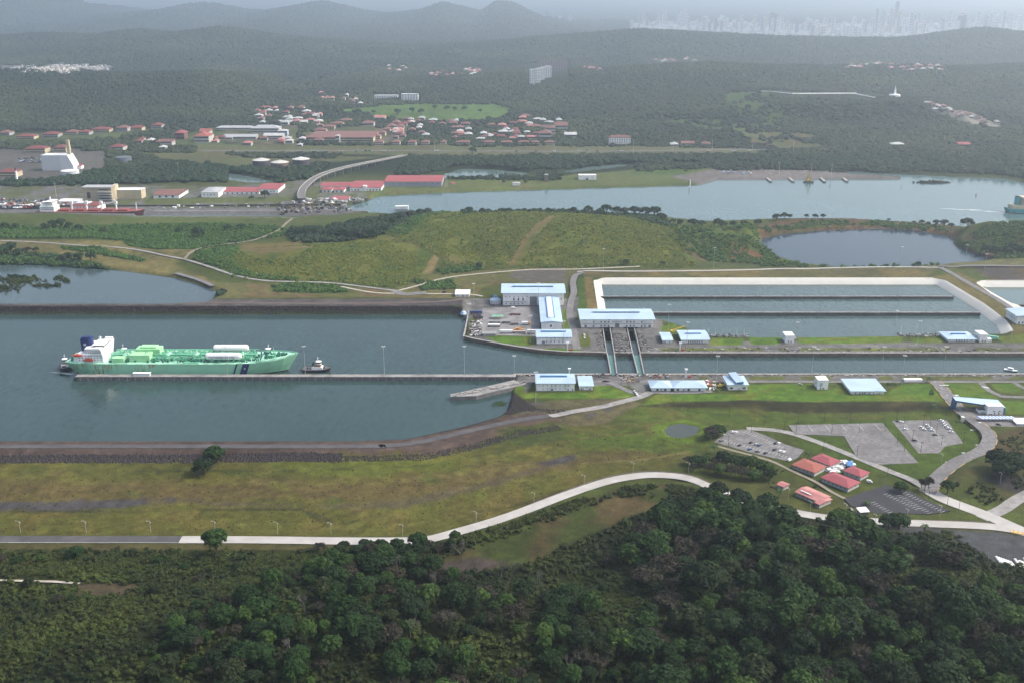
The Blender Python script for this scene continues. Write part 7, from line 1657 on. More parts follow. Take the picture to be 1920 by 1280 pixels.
# ================================================================== VEGETATION
def leaf_mat(name, cols, var=.55, rough=.75, scale=.8, region=None):
    """cols: ramp walked by the random number of each plant; a clump noise gives lighter and darker sprays"""
    m = bpy.data.materials.new(name); m.use_nodes = True; nt = m.node_tree; b = nt.nodes['Principled BSDF']
    b.inputs['Roughness'].default_value = rough; b.inputs['Specular IOR Level'].default_value = .18
    oi = nt.nodes.new('ShaderNodeObjectInfo'); cr = nt.nodes.new('ShaderNodeValToRGB'); nt.links.new(oi.outputs['Random'], cr.inputs[0])
    el = cr.color_ramp.elements
    while len(el) < len(cols): el.new(.5)
    for i, c in enumerate(cols): el[i].position = i/(len(cols)-1); el[i].color = (*c, 1)
    tc = nt.nodes.new('ShaderNodeTexCoord'); n = nt.nodes.new('ShaderNodeTexNoise'); n.inputs['Scale'].default_value = scale; n.inputs['Detail'].default_value = 3
    nt.links.new(tc.outputs['Object'], n.inputs['Vector'])
    r = nt.nodes.new('ShaderNodeMapRange'); r.inputs['From Min'].default_value = .3; r.inputs['From Max'].default_value = .7; r.inputs['To Min'].default_value = 1-var; r.inputs['To Max'].default_value = 1+var*1.3
    nt.links.new(n.outputs['Fac'], r.inputs['Value'])
    x = nt.nodes.new('ShaderNodeMix'); x.data_type = 'RGBA'; x.blend_type = 'MULTIPLY'; x.inputs[0].default_value = 1
    nt.links.new(cr.outputs[0], x.inputs[6]); nt.links.new(r.outputs[0], x.inputs[7]); out = x.outputs[2]
    if region:   # stands of lighter, yellower or browner growth across the land
        sc, tint, amt = region; ge = nt.nodes.new('ShaderNodeNewGeometry'); n2 = nt.nodes.new('ShaderNodeTexNoise'); n2.inputs['Scale'].default_value = sc; n2.inputs['Detail'].default_value = 5; n2.inputs['Roughness'].default_value = .62
        nt.links.new(ge.outputs['Position'], n2.inputs['Vector']); r2_ = nt.nodes.new('ShaderNodeMapRange'); r2_.inputs['From Min'].default_value = .44; r2_.inputs['From Max'].default_value = .66; r2_.inputs['To Max'].default_value = amt
        nt.links.new(n2.outputs['Fac'], r2_.inputs['Value']); x2 = nt.nodes.new('ShaderNodeMix'); x2.data_type = 'RGBA'; nt.links.new(r2_.outputs[0], x2.inputs[0]); nt.links.new(out, x2.inputs[6]); x2.inputs[7].default_value = (*tint, 1); out = x2.outputs[2]
    nt.links.new(out, b.inputs['Base Color'])
    return m
L_DARK = leaf_mat('dark broadleaf', [(.006,.016,.003),(.008,.024,.004),(.013,.035,.005),(.007,.018,.004),(.016,.024,.006)])  # foreground leaf colours set extra dark in place of cloud shade
L_BRIGHT = leaf_mat('bright broadleaf', [(.020,.046,.007),(.032,.062,.009),(.016,.038,.007)])
L_BROWN = leaf_mat('dry brown foliage', [(.026,.023,.014),(.033,.028,.018),(.021,.022,.013)])
L_SHRUB = leaf_mat('shrub leaves', [(.010,.020,.005),(.018,.030,.006),(.008,.017,.006),(.024,.028,.008),(.013,.027,.005)], .65, region=(.025,(.052,.070,.011),.85))
L_GRASSY = leaf_mat('tall grass blades', [(.055,.068,.014),(.038,.062,.013),(.070,.074,.020),(.032,.058,.012)], .35)
L_MOUND = leaf_mat('mound scrub', [(.19,.21,.036),(.15,.20,.030),(.22,.205,.045),(.12,.175,.028),(.18,.185,.040)], .5, scale=.8, region=(.02,(.085,.125,.024),.8))
L_GREENS = leaf_mat('green thicket', [(.045,.100,.020),(.070,.130,.024),(.036,.082,.020)], .35, scale=.8)
L_FAR = leaf_mat('distant canopy', [(.013,.028,.012),(.018,.036,.013),(.024,.040,.016),(.015,.031,.016),(.038,.034,.024),(.021,.043,.015)], .5, scale=.8, region=(.0028,(.062,.078,.028),.85))
L_MID = leaf_mat('river trees', [(.016,.036,.014),(.024,.050,.016),(.020,.044,.018),(.040,.046,.028)], .4)
M_BARK = mat('pale bark', (.13,.115,.095), .9, .3, 1.5); M_BARKD = mat('dark bark', (.045,.036,.028), .9, .3, 1.5)
def leaves(b, R, c, r, n, size, rr, flat=.0, up=.25):
    """n leaf sprays on an ellipsoid of radii r about c"""
    for _ in range(n):
        d = Vector((rr.gauss(0,1), rr.gauss(0,1), rr.gauss(0,1)+up)); d.normalize()
        if d.z < -.45: d.z *= -.6
        k = rr.uniform(.78, 1.08)
        p = Vector((c[0]+d.x*r[0]*k, c[1]+d.y*r[1]*k, c[2]+d.z*r[2]*k))
        nrm = (d+Vector((rr.uniform(-.7,.7),rr.uniform(-.7,.7),rr.uniform(-.3,.9)))).normalized()
        t = nrm.cross(Vector((rr.random(),rr.random(),rr.random()+.1))).normalized(); u = nrm.cross(t); s = size*rr.uniform(.6,1.3); w = s*rr.uniform(.5,.8)
        b.add([p-t*s, p-u*w+nrm*s*.2, p+t*s, p+u*w+nrm*s*.2], [(0,1,2,3)])
def blob(b, c, r, rr, n=8, rings=5):
    vs = []; 
    for i in range(rings+1):
        th = math.pi*i/rings
        for j in range(n):
            ph = 2*math.pi*j/n; k = 1+rr.uniform(-.14,.14)
            vs.append((c[0]+r[0]*k*math.sin(th)*math.cos(ph), c[1]+r[1]*k*math.sin(th)*math.sin(ph), c[2]+r[2]*k*math.cos(th)))
    fs = [(i*n+j, (i+1)*n+j, (i+1)*n+(j+1)%n, i*n+(j+1)%n) for i in range(rings) for j in range(n)]
    b.add(vs, fs)
def crown_mesh(name, m, seed, R=7, H=11, base=3.5, lobes=16, per=95, size=.62, tall=1.0, sparse=False):
    rr = random.Random(seed); b = MB()
    for i in range(lobes):
        a = i*2.4+rr.uniform(-.4,.4); q = math.sqrt((i+.4)/lobes); q = q*R*.72
        lx, ly = q*math.cos(a), q*math.sin(a)
        top = base+(H-base)*math.sqrt(max(0,1-(q/(R*1.02))**2))*tall
        r = R*rr.uniform(.15,.37); lz = top-r*.75+rr.uniform(-.5,.9)
        if lz < base*.8: lz = base*.8+rr.random()
        rad = (r*rr.uniform(.9,1.2), r*rr.uniform(.9,1.2), r*rr.uniform(.7,.95))
        if not sparse: blob(b, (lx,ly,lz), tuple(v*.84 for v in rad), rr, 7, 4)
        leaves(b, R, (lx,ly,lz), rad, per, size, rr)
        if rr.random() < .8 and not sparse:
            l2 = (lx*1.1, ly*1.1, lz-r*1.1); leaves(b, R, l2, tuple(v*.8 for v in rad), per//3, size, rr)
    return b.mesh(name, m)
def trunk_mesh(name, m, seed, H=8, r=.45, R=6, n=7):
    rr = random.Random(seed); b = MB(); top = Vector((rr.uniform(-.6,.6), rr.uniform(-.6,.6), H*.5))
    b.bar((0,0,-1.5), top, r, n=6, r2=r*.7)
    for i in range(n):
        a = i*2*math.pi/n+rr.uniform(-.3,.3); e = Vector((math.cos(a)*R*.62, math.sin(a)*R*.62, H*rr.uniform(.8,1.15)))
        mid = top*.5+e*.5+Vector((0,0,.6)); b.bar(top, mid, r*.42, n=5, r2=r*.28); b.bar(mid, e, r*.28, n=4, r2=r*.1)
        for _ in range(2):
            f = e+Vector((rr.uniform(-2,2),rr.uniform(-2,2),rr.uniform(.4,2))); b.bar(mid+(e-mid)*.5, f, r*.14, n=3, r2=r*.05)
    return b.mesh(name, m)
CR = {'dark': [crown_mesh('crown', L_DARK, 10+i, 7, (11.5,13.5,10,12)[i], 3.2, (24,20,27,18)[i], 72, .72) for i in range(4)],
      'bright': [crown_mesh('crown', L_BRIGHT, 30+i, 6.6, (12.5,10.5,14)[i], 3.0, 24, 76, .66, 1.05) for i in range(3)],
      'brown': [crown_mesh('crown', L_BROWN, 50+i, 6.8, 9.5, 4.0, 13, 70, .55, 1, True) for i in range(3)],
      'mid': [crown_mesh('crown', L_MID, 70+i, 6.5, 9.5, 2.0, 12, 42, .85) for i in range(3)]}
TR = {'dark': trunk_mesh('trunk', M_BARKD, 1), 'bright': trunk_mesh('trunk', M_BARKD, 2), 'brown': trunk_mesh('trunk', M_BARK, 3, 8.5, .4, 7, 9), 'mid': trunk_mesh('trunk', M_BARKD, 4, 7)}
# ---- instancing for the masses
def src_coll(name, meshes):
    c = bpy.data.collections.new(name)
    for i, me in enumerate(meshes):
        o = bpy.data.objects.new('%s_%02d' % (name, i), me); c.objects.link(o)
    return c
def scatter(name, pts, scale, coll, seed=1, tilt=.12, squash=None):
    n = len(pts)
    if n == 0: return
    rs = np.random.RandomState(seed)
    me = bpy.data.meshes.new(name); me.vertices.add(n); me.vertices.foreach_set('co', np.asarray(pts, float).ravel())
    s = np.asarray(scale, float); sc = np.stack([s*rs.uniform(.85,1.2,n), s*rs.uniform(.85,1.2,n), s*rs.uniform(.8,1.2,n)*(squash if squash is not None else 1)], 1)
    me.attributes.new('iscale','FLOAT_VECTOR','POINT').data.foreach_set('vector', sc.ravel())
    ro = np.stack([rs.uniform(-tilt,tilt,n), rs.uniform(-tilt,tilt,n), rs.uniform(0,6.283,n)],1)
    me.attributes.new('irot','FLOAT_VECTOR','POINT').data.foreach_set('vector', ro.ravel())
    me.attributes.new('iidx','INT','POINT').data.foreach_set('value', rs.randint(0,len(coll.objects),n).astype(np.int32))
    o = link(name, me); tag(o, kind='stuff')
    g = bpy.data.node_groups.new(name, 'GeometryNodeTree')
    g.interface.new_socket('Geometry', in_out='INPUT', socket_type='NodeSocketGeometry'); g.interface.new_socket('Geometry', in_out='OUTPUT', socket_type='NodeSocketGeometry')
    gi = g.nodes.new('NodeGroupInput'); go = g.nodes.new('NodeGroupOutput')
    ci = g.nodes.new('GeometryNodeCollectionInfo'); ci.inputs['Collection'].default_value = coll; ci.inputs['Separate Children'].default_value = True; ci.inputs['Reset Children'].default_value = True
    ip = g.nodes.new('GeometryNodeInstanceOnPoints'); ip.inputs['Pick Instance'].default_value = True
    def na(nm, t):
        q = g.nodes.new('GeometryNodeInputNamedAttribute'); q.data_type = t; q.inputs['Name'].default_value = nm; return [x for x in q.outputs if x.enabled and x.name == 'Attribute'][0]
    g.links.new(gi.outputs[0], ip.inputs['Points']); g.links.new(ci.outputs[0], ip.inputs['Instance'])
    g.links.new(na('iidx','INT'), ip.inputs['Instance Index']); g.links.new(na('iscale','FLOAT_VECTOR'), ip.inputs['Scale'])
    e2r = g.nodes.new('FunctionNodeEulerToRotation'); g.links.new(na('irot','FLOAT_VECTOR'), e2r.inputs[0]); g.links.new(e2r.outputs[0], ip.inputs['Rotation'])
    g.links.new(ip.outputs[0], go.inputs[0])
    md = o.modifiers.new('scatter', 'NODES'); md.node_group = g
    return o
def low_crown(name, m, seed, lobes=5, lv=26, up=.8):
    rr = random.Random(seed); b = MB()
    for i in range(lobes):
        a = i*2.4; q = .48*math.sqrt(i/lobes); c = (q*math.cos(a), q*math.sin(a), up*rr.uniform(.55,.8)-q*.3); r = rr.uniform(.32,.5)
        blob(b, c, (r,r,r*.85), rr, 6, 4); leaves(b, 1, c, (r*1.05,r*1.05,r*.9), lv, .10, rr)
    b.cyl(0,0,-.3,.5,.08,.05,4)
    return b.mesh(name, m)
def bush(name, m, seed, n=46, size=.20):
    rr = random.Random(seed); b = MB()
    for i in range(3):
        c = (rr.uniform(-.4,.4), rr.uniform(-.4,.4), rr.uniform(.25,.6)); r = rr.uniform(.4,.65); blob(b, c, (r*.8,r*.8,r*.75), rr, 5, 3); leaves(b, 1, c, (r,r,r*.9), n//3, size, rr)
    return b.mesh(name, m)
def tuft(name, m, seed, n=26):
    rr = random.Random(seed); b = MB()
    for _ in range(n):
        a = rr.uniform(0,6.283); x, y = rr.uniform(-.6,.6), rr.uniform(-.6,.6); h = rr.uniform(.7,1.5); l = rr.uniform(.2,.7); w = .07
        dx, dy = math.cos(a), math.sin(a)
        b.add([(x-dy*w,y+dx*w,-.2),(x+dy*w,y-dx*w,-.2),(x+dx*l*.4+dy*w,y+dy*l*.4-dx*w,h*.7),(x+dx*l*.4-dy*w,y+dy*l*.4+dx*w,h*.7),(x+dx*l,y+dy*l,h*.85)],[(0,1,2,3),(3,2,4)])
    return b.mesh(name, m)
C_FAR = src_coll('far_canopy', [low_crown('far_canopy', L_FAR, 200+i, 4+i%3, 16) for i in range(6)])
C_MID = src_coll('mid_canopy', [low_crown('mid_canopy', L_MID, 230+i, 6, 60) for i in range(5)])
C_BUSH = src_coll('bush', [bush('bush', L_SHRUB, 260+i) for i in range(5)])
C_MOUND = src_coll('mound_scrub', [bush('mound_scrub', L_MOUND, 280+i, 36, .26) for i in range(4)]+[tuft('mound_tuft', L_MOUND, 290+i) for i in range(3)])
C_GREEN = src_coll('green_thicket', [bush('green_thicket', L_GREENS, 300+i, 40, .24) for i in range(4)])
C_TUFT = src_coll('grass_tuft', [tuft('grass_tuft', L_GRASSY, 320+i) for i in range(5)])
C_FOR = src_coll('forest_tree', CR['dark']+CR['dark']+CR['bright']+CR['brown'][:2])
# ---- where nothing may grow
occ = set()
def mark(x0, x1, y0, y1, c=6.0):
    for ix in range(int(math.floor(x0/c)), int(math.floor(x1/c))+1):
        for iy in range(int(math.floor(y0/c)), int(math.floor(y1/c))+1): occ.add(ix*100003+iy)
bpy.context.view_layer.update()
for o in list(SC.objects):
    if o.type == 'MESH' and o.name.split('.')[0] in ('wall','base','hull','road_deck','tank_wall','deck_slab','end_pillar'):
        ws = [o.matrix_world @ Vector(c) for c in o.bound_box]; m_ = 1.5
        mark(min(w.x for w in ws)-m_, max(w.x for w in ws)+m_, min(w.y for w in ws)-m_-5, max(w.y for w in ws)+m_)
for o in list(SC.objects):
    if o.type == 'MESH' and o.name.split('.')[0] in ('road','parking_lot','path','gate_plaza'):
        me = o.data; co = np.empty(len(me.vertices)*3); me.vertices.foreach_get('co', co); co = co.reshape(-1,3)
        if o.name.startswith(('road','path')):
            for x, y, z in co: occ.add(int(math.floor(x/6))*100003+int(math.floor(y/6)))
        else: mark(co[:,0].min(), co[:,0].max(), co[:,1].min(), co[:,1].max())
OCC = np.array(sorted(occ))
def free(x, y):
    k = np.floor(x/6).astype(np.int64)*100003+np.floor(y/6).astype(np.int64)
    i = np.clip(np.searchsorted(OCC, k), 0, len(OCC)-1)
    return OCC[i] != k
def jgrid(poly, sp, seed, jitter=.45):
    """jittered grid of points inside a world outline"""
    rs = np.random.RandomState(seed)
    x0, x1 = min(p[0] for p in poly), max(p[0] for p in poly); y0, y1 = min(p[1] for p in poly), max(p[1] for p in poly)
    X, Y = np.meshgrid(np.arange(x0, x1, sp), np.arange(y0, y1, sp)); X = X.ravel(); Y = Y.ravel()
    X = X+rs.uniform(-jitter,jitter,X.shape)*sp; Y = Y+rs.uniform(-jitter,jitter,Y.shape)*sp
    m = sdf(poly, X, Y) < 0
    return X[m], Y[m]
def grow(name, polys, sp, size, coll, seed=1, dens=1.0, patch=None, z=2, avoid=True, squash=None, holes=()):
    XS, YS_ = [], []
    for i, p in enumerate(polys):
        x, y = jgrid(W(p, z), sp, seed+i); XS.append(x); YS_.append(y)
    x = np.concatenate(XS); y = np.concatenate(YS_); rs = np.random.RandomState(seed+99)
    k = rs.rand(len(x)) < dens
    if patch: k &= fbm(x/patch[0], y/patch[0], 3, seed) > patch[1]
    if avoid: k &= free(x, y)
    for h in holes: k &= sdf(W(h, z), x, y) > 0
    x, y = x[k], y[k]; h = height(x, y); k = h > .25; x, y, h = x[k], y[k], h[k]
    s = size[0]+(size[1]-size[0])*np.random.RandomState(seed+5).rand(len(x))**1.5
    return scatter(name, np.stack([x,y,h-.1],1), s, coll, seed, squash=squash)
# ---- far forest, spacing growing with distance
OPEN = [[(640,204),(760,196),(840,196),(930,196),(965,206),(940,222),(860,228),(700,222),(690,214),(640,212)],[(90,120),(210,124),(215,136),(120,142),(75,132)],[(0,122),(50,122),(75,132),(60,134),(0,134)],
 [(590,268),(560,250),(640,238),(700,240),(770,236),(760,268)],[(-300,285),(150,278),(180,300),(150,338),(-300,345)],[(375,272),(1260,276),(1440,280),(1440,290),(1220,290),(860,294),(640,290),(360,288)],
 [(250,286),(420,288),(460,296),(640,298),(600,318),(460,320),(330,306)],[(425,340),(425,322),(520,338),(510,348)],[(812,340),(830,324),(870,314),(1000,322),(985,336)],[(1050,328),(1050,320),(1160,306),(1200,308),(1130,322)],
 [(325,255),(420,240),(560,236),(560,276),(420,280),(330,275)],[(0,250),(300,238),(320,250),(200,262),(0,268)],[(1425,170),(1640,174),(1700,182),(1640,190),(1430,182)],[(1745,196),(1850,222),(1890,240),(1860,243),(1780,216)],[(985,120),(1070,112),(1070,160),(985,162)],[(695,176),(790,176),(790,192),(695,190)]]
TOWN = [[(440,205),(700,200),(1080,222),(1100,275),(480,276),(200,284),(200,262),(320,240)]]
MEADOWY = [[(1170,226),(1260,220),(1340,222),(1420,232),(1480,250),(1400,262),(1300,240)],[(1400,250),(1460,240),(1530,252),(1560,275),(1480,285),(1400,270)],[(1340,175),(1440,172),(1470,205),(1500,240),(1460,245),(1380,215)]]
xs, ys, ss = [], [], []
Yv = dist_row(322, 3); rs = np.random.RandomState(77)
while Yv < 12500:
    d = 8.5+(Yv/1000-2)*2.6
    n = int(Yv*1.22/d)
    x = (np.arange(n)/n-.5)*Yv*1.22+rs.uniform(-.5,.5,n)*d; y = Yv+rs.uniform(-.5,.5,n)*d
    xs.append(x); ys.append(y); ss.append(np.full(n, d)); Yv += d*.92
x = np.concatenate(xs); y = np.concatenate(ys); s = np.concatenate(ss)
h0 = height(x, y); u, v = project(x, y, 2.0); k = free(x, y) & (h0 > .4)
for p in OPEN: k &= ~(sdf(WG(p), x, y) < 0)
for p in TOWN: k &= ~((sdf(WG(p), x, y) < 0) & (rs.rand(len(x)) < .22))
for p in MEADOWY: k &= ~((sdf(WG(p), x, y) < -5) & ((rs.rand(len(x)) < .55) | (fbm(x/60,y/60,3,8) > .47)))
k &= ~((v > 305) & (u > 830) & (u < 1340) & (fbm(x/50, y/50, 3, 5) > .42)); k &= ~((u > 1180) & (u < 1480) & (v < 78))
k &= ~((v < 74) & (u > 1180)); k &= ~((v > 285) & (u < 200)) 
x, y, s, h0 = x[k], y[k], s[k], h0[k]
scatter('far_forest', np.stack([x,y,h0-s*.15],1), s*rs.uniform(.62,1.05,len(s)), C_FAR, 3)
# ---- river side, mangroves, tree lines
grow('mangrove_trees', [[(-300,344),(90,342),(180,322),(260,318),(330,306),(460,320),(640,306),(830,300),(1100,298),(1330,300),(1480,296),(1600,310),(1560,320),(1440,322),(1340,306),(1180,306),(1000,322),(940,316),(860,312),(800,328),(700,336),(570,338),(520,346),(430,344),(380,344),(270,346),(150,350),(-300,355)]], 10, (7,11), C_MID, 5, .92, z=2,
     holes=([(425,345),(425,322),(458,326),(520,338),(510,348)],[(812,340),(830,324),(870,314),(1000,322),(985,336)],[(1050,328),(1050,320),(1160,306),(1200,308),(1130,322)],[(1380,312),(1384,303),(1428,310)],[(590,320),(560,375),(580,376),(620,325)]))
grow('bank_trees', [[(830,328),(1000,334),(1020,328),(1060,330),(1050,340),(960,340),(840,338)],[(1190,312),(1300,312),(1280,320),(1190,318)],[(1370,312),(1440,318),(1560,322),(1560,318),(1440,308)]], 8, (4,7), C_MID, 6, .8)
grow('east_shore_trees', [[(1560,318),(1600,318),(1700,322),(1800,327),(1880,330),(1960,345),(2300,350),(2300,300),(1500,296)]], 9.5, (7,12), C_MID, 16, .95)
0 and grow('island_shrubs', [[(1716,343),(1740,338),(1775,340),(1776,346),(1740,347),(1718,346)]], 3, (2,4), C_BUSH, 17)
rs_ = np.random.RandomState(4); 
px_ = np.concatenate([1747+rs_.normal(0,14,260), rs_.normal(35,18,200), rs_.normal(72,4,30), rs_.normal(90,4,40), rs_.normal(105,4,20), rs_.normal(110,4,20), rs_.normal(124,3,22), rs_.normal(10,14,60)]); py_ = np.concatenate([rs_.normal(343,1.1,260), rs_.normal(526,4,200), rs_.normal(536,1,30), rs_.normal(537,1,40), rs_.normal(535,1.4,20), rs_.normal(522,2,20), rs_.normal(527,1.5,22), rs_.normal(541,3,60)])
pp = np.array([P(a, b_, 0) for a, b_ in zip(px_, py_)]); scatter('reed_islets', np.concatenate([pp, np.zeros((len(pp),1))-.2],1), rs_.uniform(1.2,3.4,len(pp)), C_BUSH, 18)
px_ = rs_.normal(936,7,240); py_ = 757+rs_.normal(0,2.6,240)-(px_-936)*.1; pp = np.array([P(a, b_, 0) for a, b_ in zip(px_, py_)]); scatter('floating_weed', np.concatenate([pp, np.zeros((len(pp),1))],1), rs_.uniform(.5,1.0,len(pp)), src_coll('weed',[bush('weed', L_BRIGHT, 500)]), 19, squash=.4)
# ---- thickets and scrub between river and lock
grow('green_thicket', [[(-300,425),(100,428),(400,425),(520,430),(556,440),(440,460),(390,468),(180,449),(-300,447)],[(230,456),(400,464),(380,470),(300,474),(250,468)],[(112,465),(180,468),(272,490),(268,494),(200,482),(120,470)],[(0,482),(100,480),(190,500),(330,521),(300,523),(140,505),(0,497)],[(365,495),(375,476),(440,463),(450,470),(430,500),(470,515),(560,526),(540,530),(440,522)],[(512,538),(560,533),(640,540),(655,551),(560,551),(515,549)],[(778,530),(850,528),(858,544),(790,547)],[(700,440),(800,405),(860,398),(800,425),(760,455)],[(1100,395),(1240,400),(1255,440),(1200,420),(1110,410)],[(820,508),(900,500),(905,508),(830,518)]], 4.2, (2.2,4.2), C_GREEN, 21, .95)
MND = [[(440,465),(600,453),(760,453),(840,472),(815,500),(790,518),(740,532),(560,527),(450,518),(400,490)],[(720,440),(790,400),(900,392),(1100,388),(1250,395),(1260,430),(1310,488),(1300,496),(980,499),(850,500),(800,480)]]
HO = ([(1046,424),(1028,424),(975,470),(948,500),(964,500),(996,470)],[(735,457),(770,462),(830,485),(815,518),(785,515),(800,487),(740,466)],[(440,462),(560,458),(600,462),(560,482),(490,488),(460,480)])
grow('mound_scrub', MND, 3.4, (0.9,2.3), C_MOUND, 22, .9, (40,.30), z=8, holes=HO)
grow('mound_bushes', MND, 8, (1.4,3.2), C_GREEN, 23, .4, (45,.52), z=8, holes=HO)
grow('quarry_scrub', [[(1258,438),(1300,428),(1420,430),(1428,455),(1460,482),(1420,492),(1330,487),(1275,465)],[(1395,436),(1440,422),(1540,410),(1640,410),(1760,422),(1790,434),(1780,438),(1640,420),(1540,420),(1440,436)],[(1800,458),(1830,448),(1960,440),(2200,440),(2200,488),(1870,488),(1815,470)],[(1420,488),(1480,486),(1560,496),(1540,500),(1420,495)],[(1570,496),(1860,489),(1860,492),(1570,499)]], 4.4, (1.8,4.4), C_GREEN, 24, .8, (30,.38), z=6)
grow('quarry_grass', [[(1290,440),(1400,434),(1420,460),(1360,470),(1290,455)],[(1440,428),(1640,412),(1780,434),(1700,430),(1540,424)]], 4, (1.2,2.4), C_MOUND, 25, .8, (30,.40), z=8)
# levee and lake edge
grow('lake_edge_thicket', [[(0,478),(80,478),(190,500),(220,508),(130,500),(0,494)],[(350,524),(395,540),(385,545),(340,530)],[(410,545),(425,548),(420,556),(400,558)]], 5, (2.5,5.5), C_MID, 26, .85)
# ---- single trees one can tell apart, mid distance
def tree(px, py, kind, R, label, group=None, cat='tree', z=None, hs=1.0):
    for _ in range(12):
        x, y, zz = G(px, py)
        if zz > 1.2: break
        py += 1.5
    if z is not None: zz = z
    rr = random.Random(int(px*7+py)); ms = CR[kind]; k = R/7.0
    t = empty('tree', (x,y,zz-.2), rr.uniform(0,6.28), label, cat, group); t.scale = (k,k,k*hs)
    link('crown', ms[rr.randrange(len(ms))], t); link('trunk', TR[kind], t)
    return t
grow('back_slope_thicket', [[(540,432),(600,430),(740,408),(800,396),(812,402),(760,430),(720,448),(640,457),(560,456),(538,446)]], 6.5, (4.5,7.5), C_MID, 71, .9, z=4)
grow('crest_thicket', [[(870,400),(960,398),(1100,396),(1200,400),(1250,412),(1270,430),(1240,430),(1180,408),(1000,404),(870,406)]], 7, (3.5,6.5), C_MID, 72, .75, z=12)
gA='dark trees along the back edge of the scrub mound'
for px,py,R in [(548,440,7),(560,443,9),(575,440,8),(592,442,9),(640,445,11),(655,448,9),(672,447,11),(690,444,10),(706,446,9),(624,441,8),(720,436,8),(737,420,8),(752,415,8),(770,410,8),(788,405,8),(802,400,7)]: tree(px,py,'mid',R,'dark broad tree in the clump behind the left part of the scrub mound',gA)
for px,py,R in [(880,393,8),(868,398,6),(905,396,6),(955,392,6),(1028,392,6),(1075,394,7),(1102,390,9),(1125,390,8),(1137,392,11),(1156,394,10),(1172,394,10),(1190,397,12),(1210,400,12),(1227,405,13),(1240,416,10)]: tree(px,py,'mid',R,'dark tree standing on the river side crest of the scrub mound',gA)
for px,py,R in [(1262,420,6),(1275,424,7),(1298,428,10),(1316,430,8),(1345,425,9),(1355,428,8),(1375,428,8),(1395,425,7),(1420,423,7)]: tree(px,py,'mid',R,'dark tree of the line between the mound and the quarry rim',gA.replace('scrub mound','quarry'))
for px,py,R in [(1455,414,8),(1470,412,8),(1480,411,6),(1512,402,5),(1528,402,6),(1543,400,6)]: tree(px,py,'mid',R,'small tree in the clump on the left end of the quarry rim','trees on the quarry rim')
for px,py,R in [(1713,420,4),(1728,422,6),(1740,424,5),(1755,424,7),(1770,425,8),(1783,428,6)]: tree(px,py,'mid',R,'small tree in the clump on the right part of the quarry rim','trees on the quarry rim')
tree(1813,431,'mid',12,'large round green tree alone at the right end of the quarry rim',hs=1.1); tree(1666,416,'brown',4,'thin half bare tree on the middle of the quarry rim'); tree(1721,492,'mid',5,'small spindly tree on the near shore of the quarry lake'); tree(1457,490,'mid',4.5,'small dark tree at the left end of the quarry near shore')
for px,py,R in [(1850,452,9),(1870,448,10),(1890,450,11),(1910,455,12),(1930,452,12),(1900,470,10)]: tree(px,py,'mid',R,'dark tree on the wooded mound right of the quarry lake','trees on the mound right of the quarry')
tree(372,447,'mid',12,'dark broad tree in the green thicket left of the mound'); tree(193,437,'mid',6,'small round tree in the green field right of the levee lake'); tree(452,432,'mid',8,'tall dark tree at the field edge near the old locks'); tree(428,433,'mid',7,'bushy tree beside the tall dark one near the old locks'); tree(336,437,'mid',7,'bushy low tree in the green thicket')
for px,py,R in [(20,478,13),(5,482,11),(36,482,9)]: tree(px,py,'mid',R,'large dark tree in the clump at the left shore of the lake','dark trees at the left lake shore')
tree(52,478,'brown',8,'brownish tree beside the dark clump at the left lake shore'); tree(68,474,'mid',6,'small tree right of the brownish one at the left lake shore')
for px,py,R in [(100,428,9),(115,427,10),(130,430,8),(85,432,8),(148,432,7),(10,430,8),(30,430,7)]: tree(px,py,'mid',R,'dark tree in the hedge like clump below the red ship','dark trees below the red ship')
for px,py,R in [(130,500,8),(150,500,9),(172,503,9),(120,497,7)]: tree(px,py,'mid',R,'low dark tree on the far shore of the left lake','low dark trees on the far lake shore')
tree(344,533,'mid',3,'small dark bush tree on the dirt bank of the left lake',cat='tree'); tree(1174,497,'mid',6,'small dark tree at the foot of the scrub mound slope'); tree(899,504,'mid',6,'small dark bushy tree by the pale curving road'); tree(1243,497,'mid',4,'small bush tree at the foot of the mound near the basin road')
tree(497,372,'mid',10,'round green tree in front of the long red barracks'); tree(472,376,'mid',6,'small tree left of the round tree by the red barracks')
for px,py,R in [(886,289,11),(1345,303,9),(945,345,5),(985,345,5)]: tree(px,py,'mid',R,{886:'lone broad tree on the field beyond the lagoons',1345:'upright tree by the lagoon road',945:'small pale tree left of the domed shed on the river bank',985:'small pale tree right of the domed shed on the river bank'}[px])
for px,py,R in [(672,215,12),(745,216,13),(773,212,11),(790,215,12),(815,206,10),(838,208,11),(852,209,10),(870,208,10),(700,214,8),(900,212,9)]: tree(px,py,'mid',R,'lone dark tree on the open green field in the distance','trees on the distant green field')
# near single trees
tree(384,872,'dark',9.5,'dark bushy tree on the bank between embankment road and meadow, lower left one of two',hs=.75); tree(402,862,'dark',9,'bushy tree on the bank above its darker neighbour, upper right one of two',hs=.85)
tree(406,1040,'bright',10,'round dark green tree standing at the road edge on the left',hs=.9)
tree(1333,806,'brown',9,'dark brownish bush tree left of the car parks',hs=.8); tree(1345,800,'dark',8,'greener bush tree behind the brownish one, left of the car parks',hs=.8)
tree(1688,923,'bright',6.5,'round clipped looking tree at the corner of the black car park',hs=.85); tree(1666,990,'dark',8,'broad dark tree overhanging the pale road, left of the lone palm',hs=.8); tree(1700,990,'dark',8,'broad dark tree on the near side of the pale road beside the lone palm',hs=.8) if False else tree(1684,992,'dark',8.5,'broad dark tree overhanging the pale road, right half of the pair left of the palm',hs=.8)
tree(1775,925,'dark',5.5,'tree at the junction right of the black car park, on thin trunks'); 
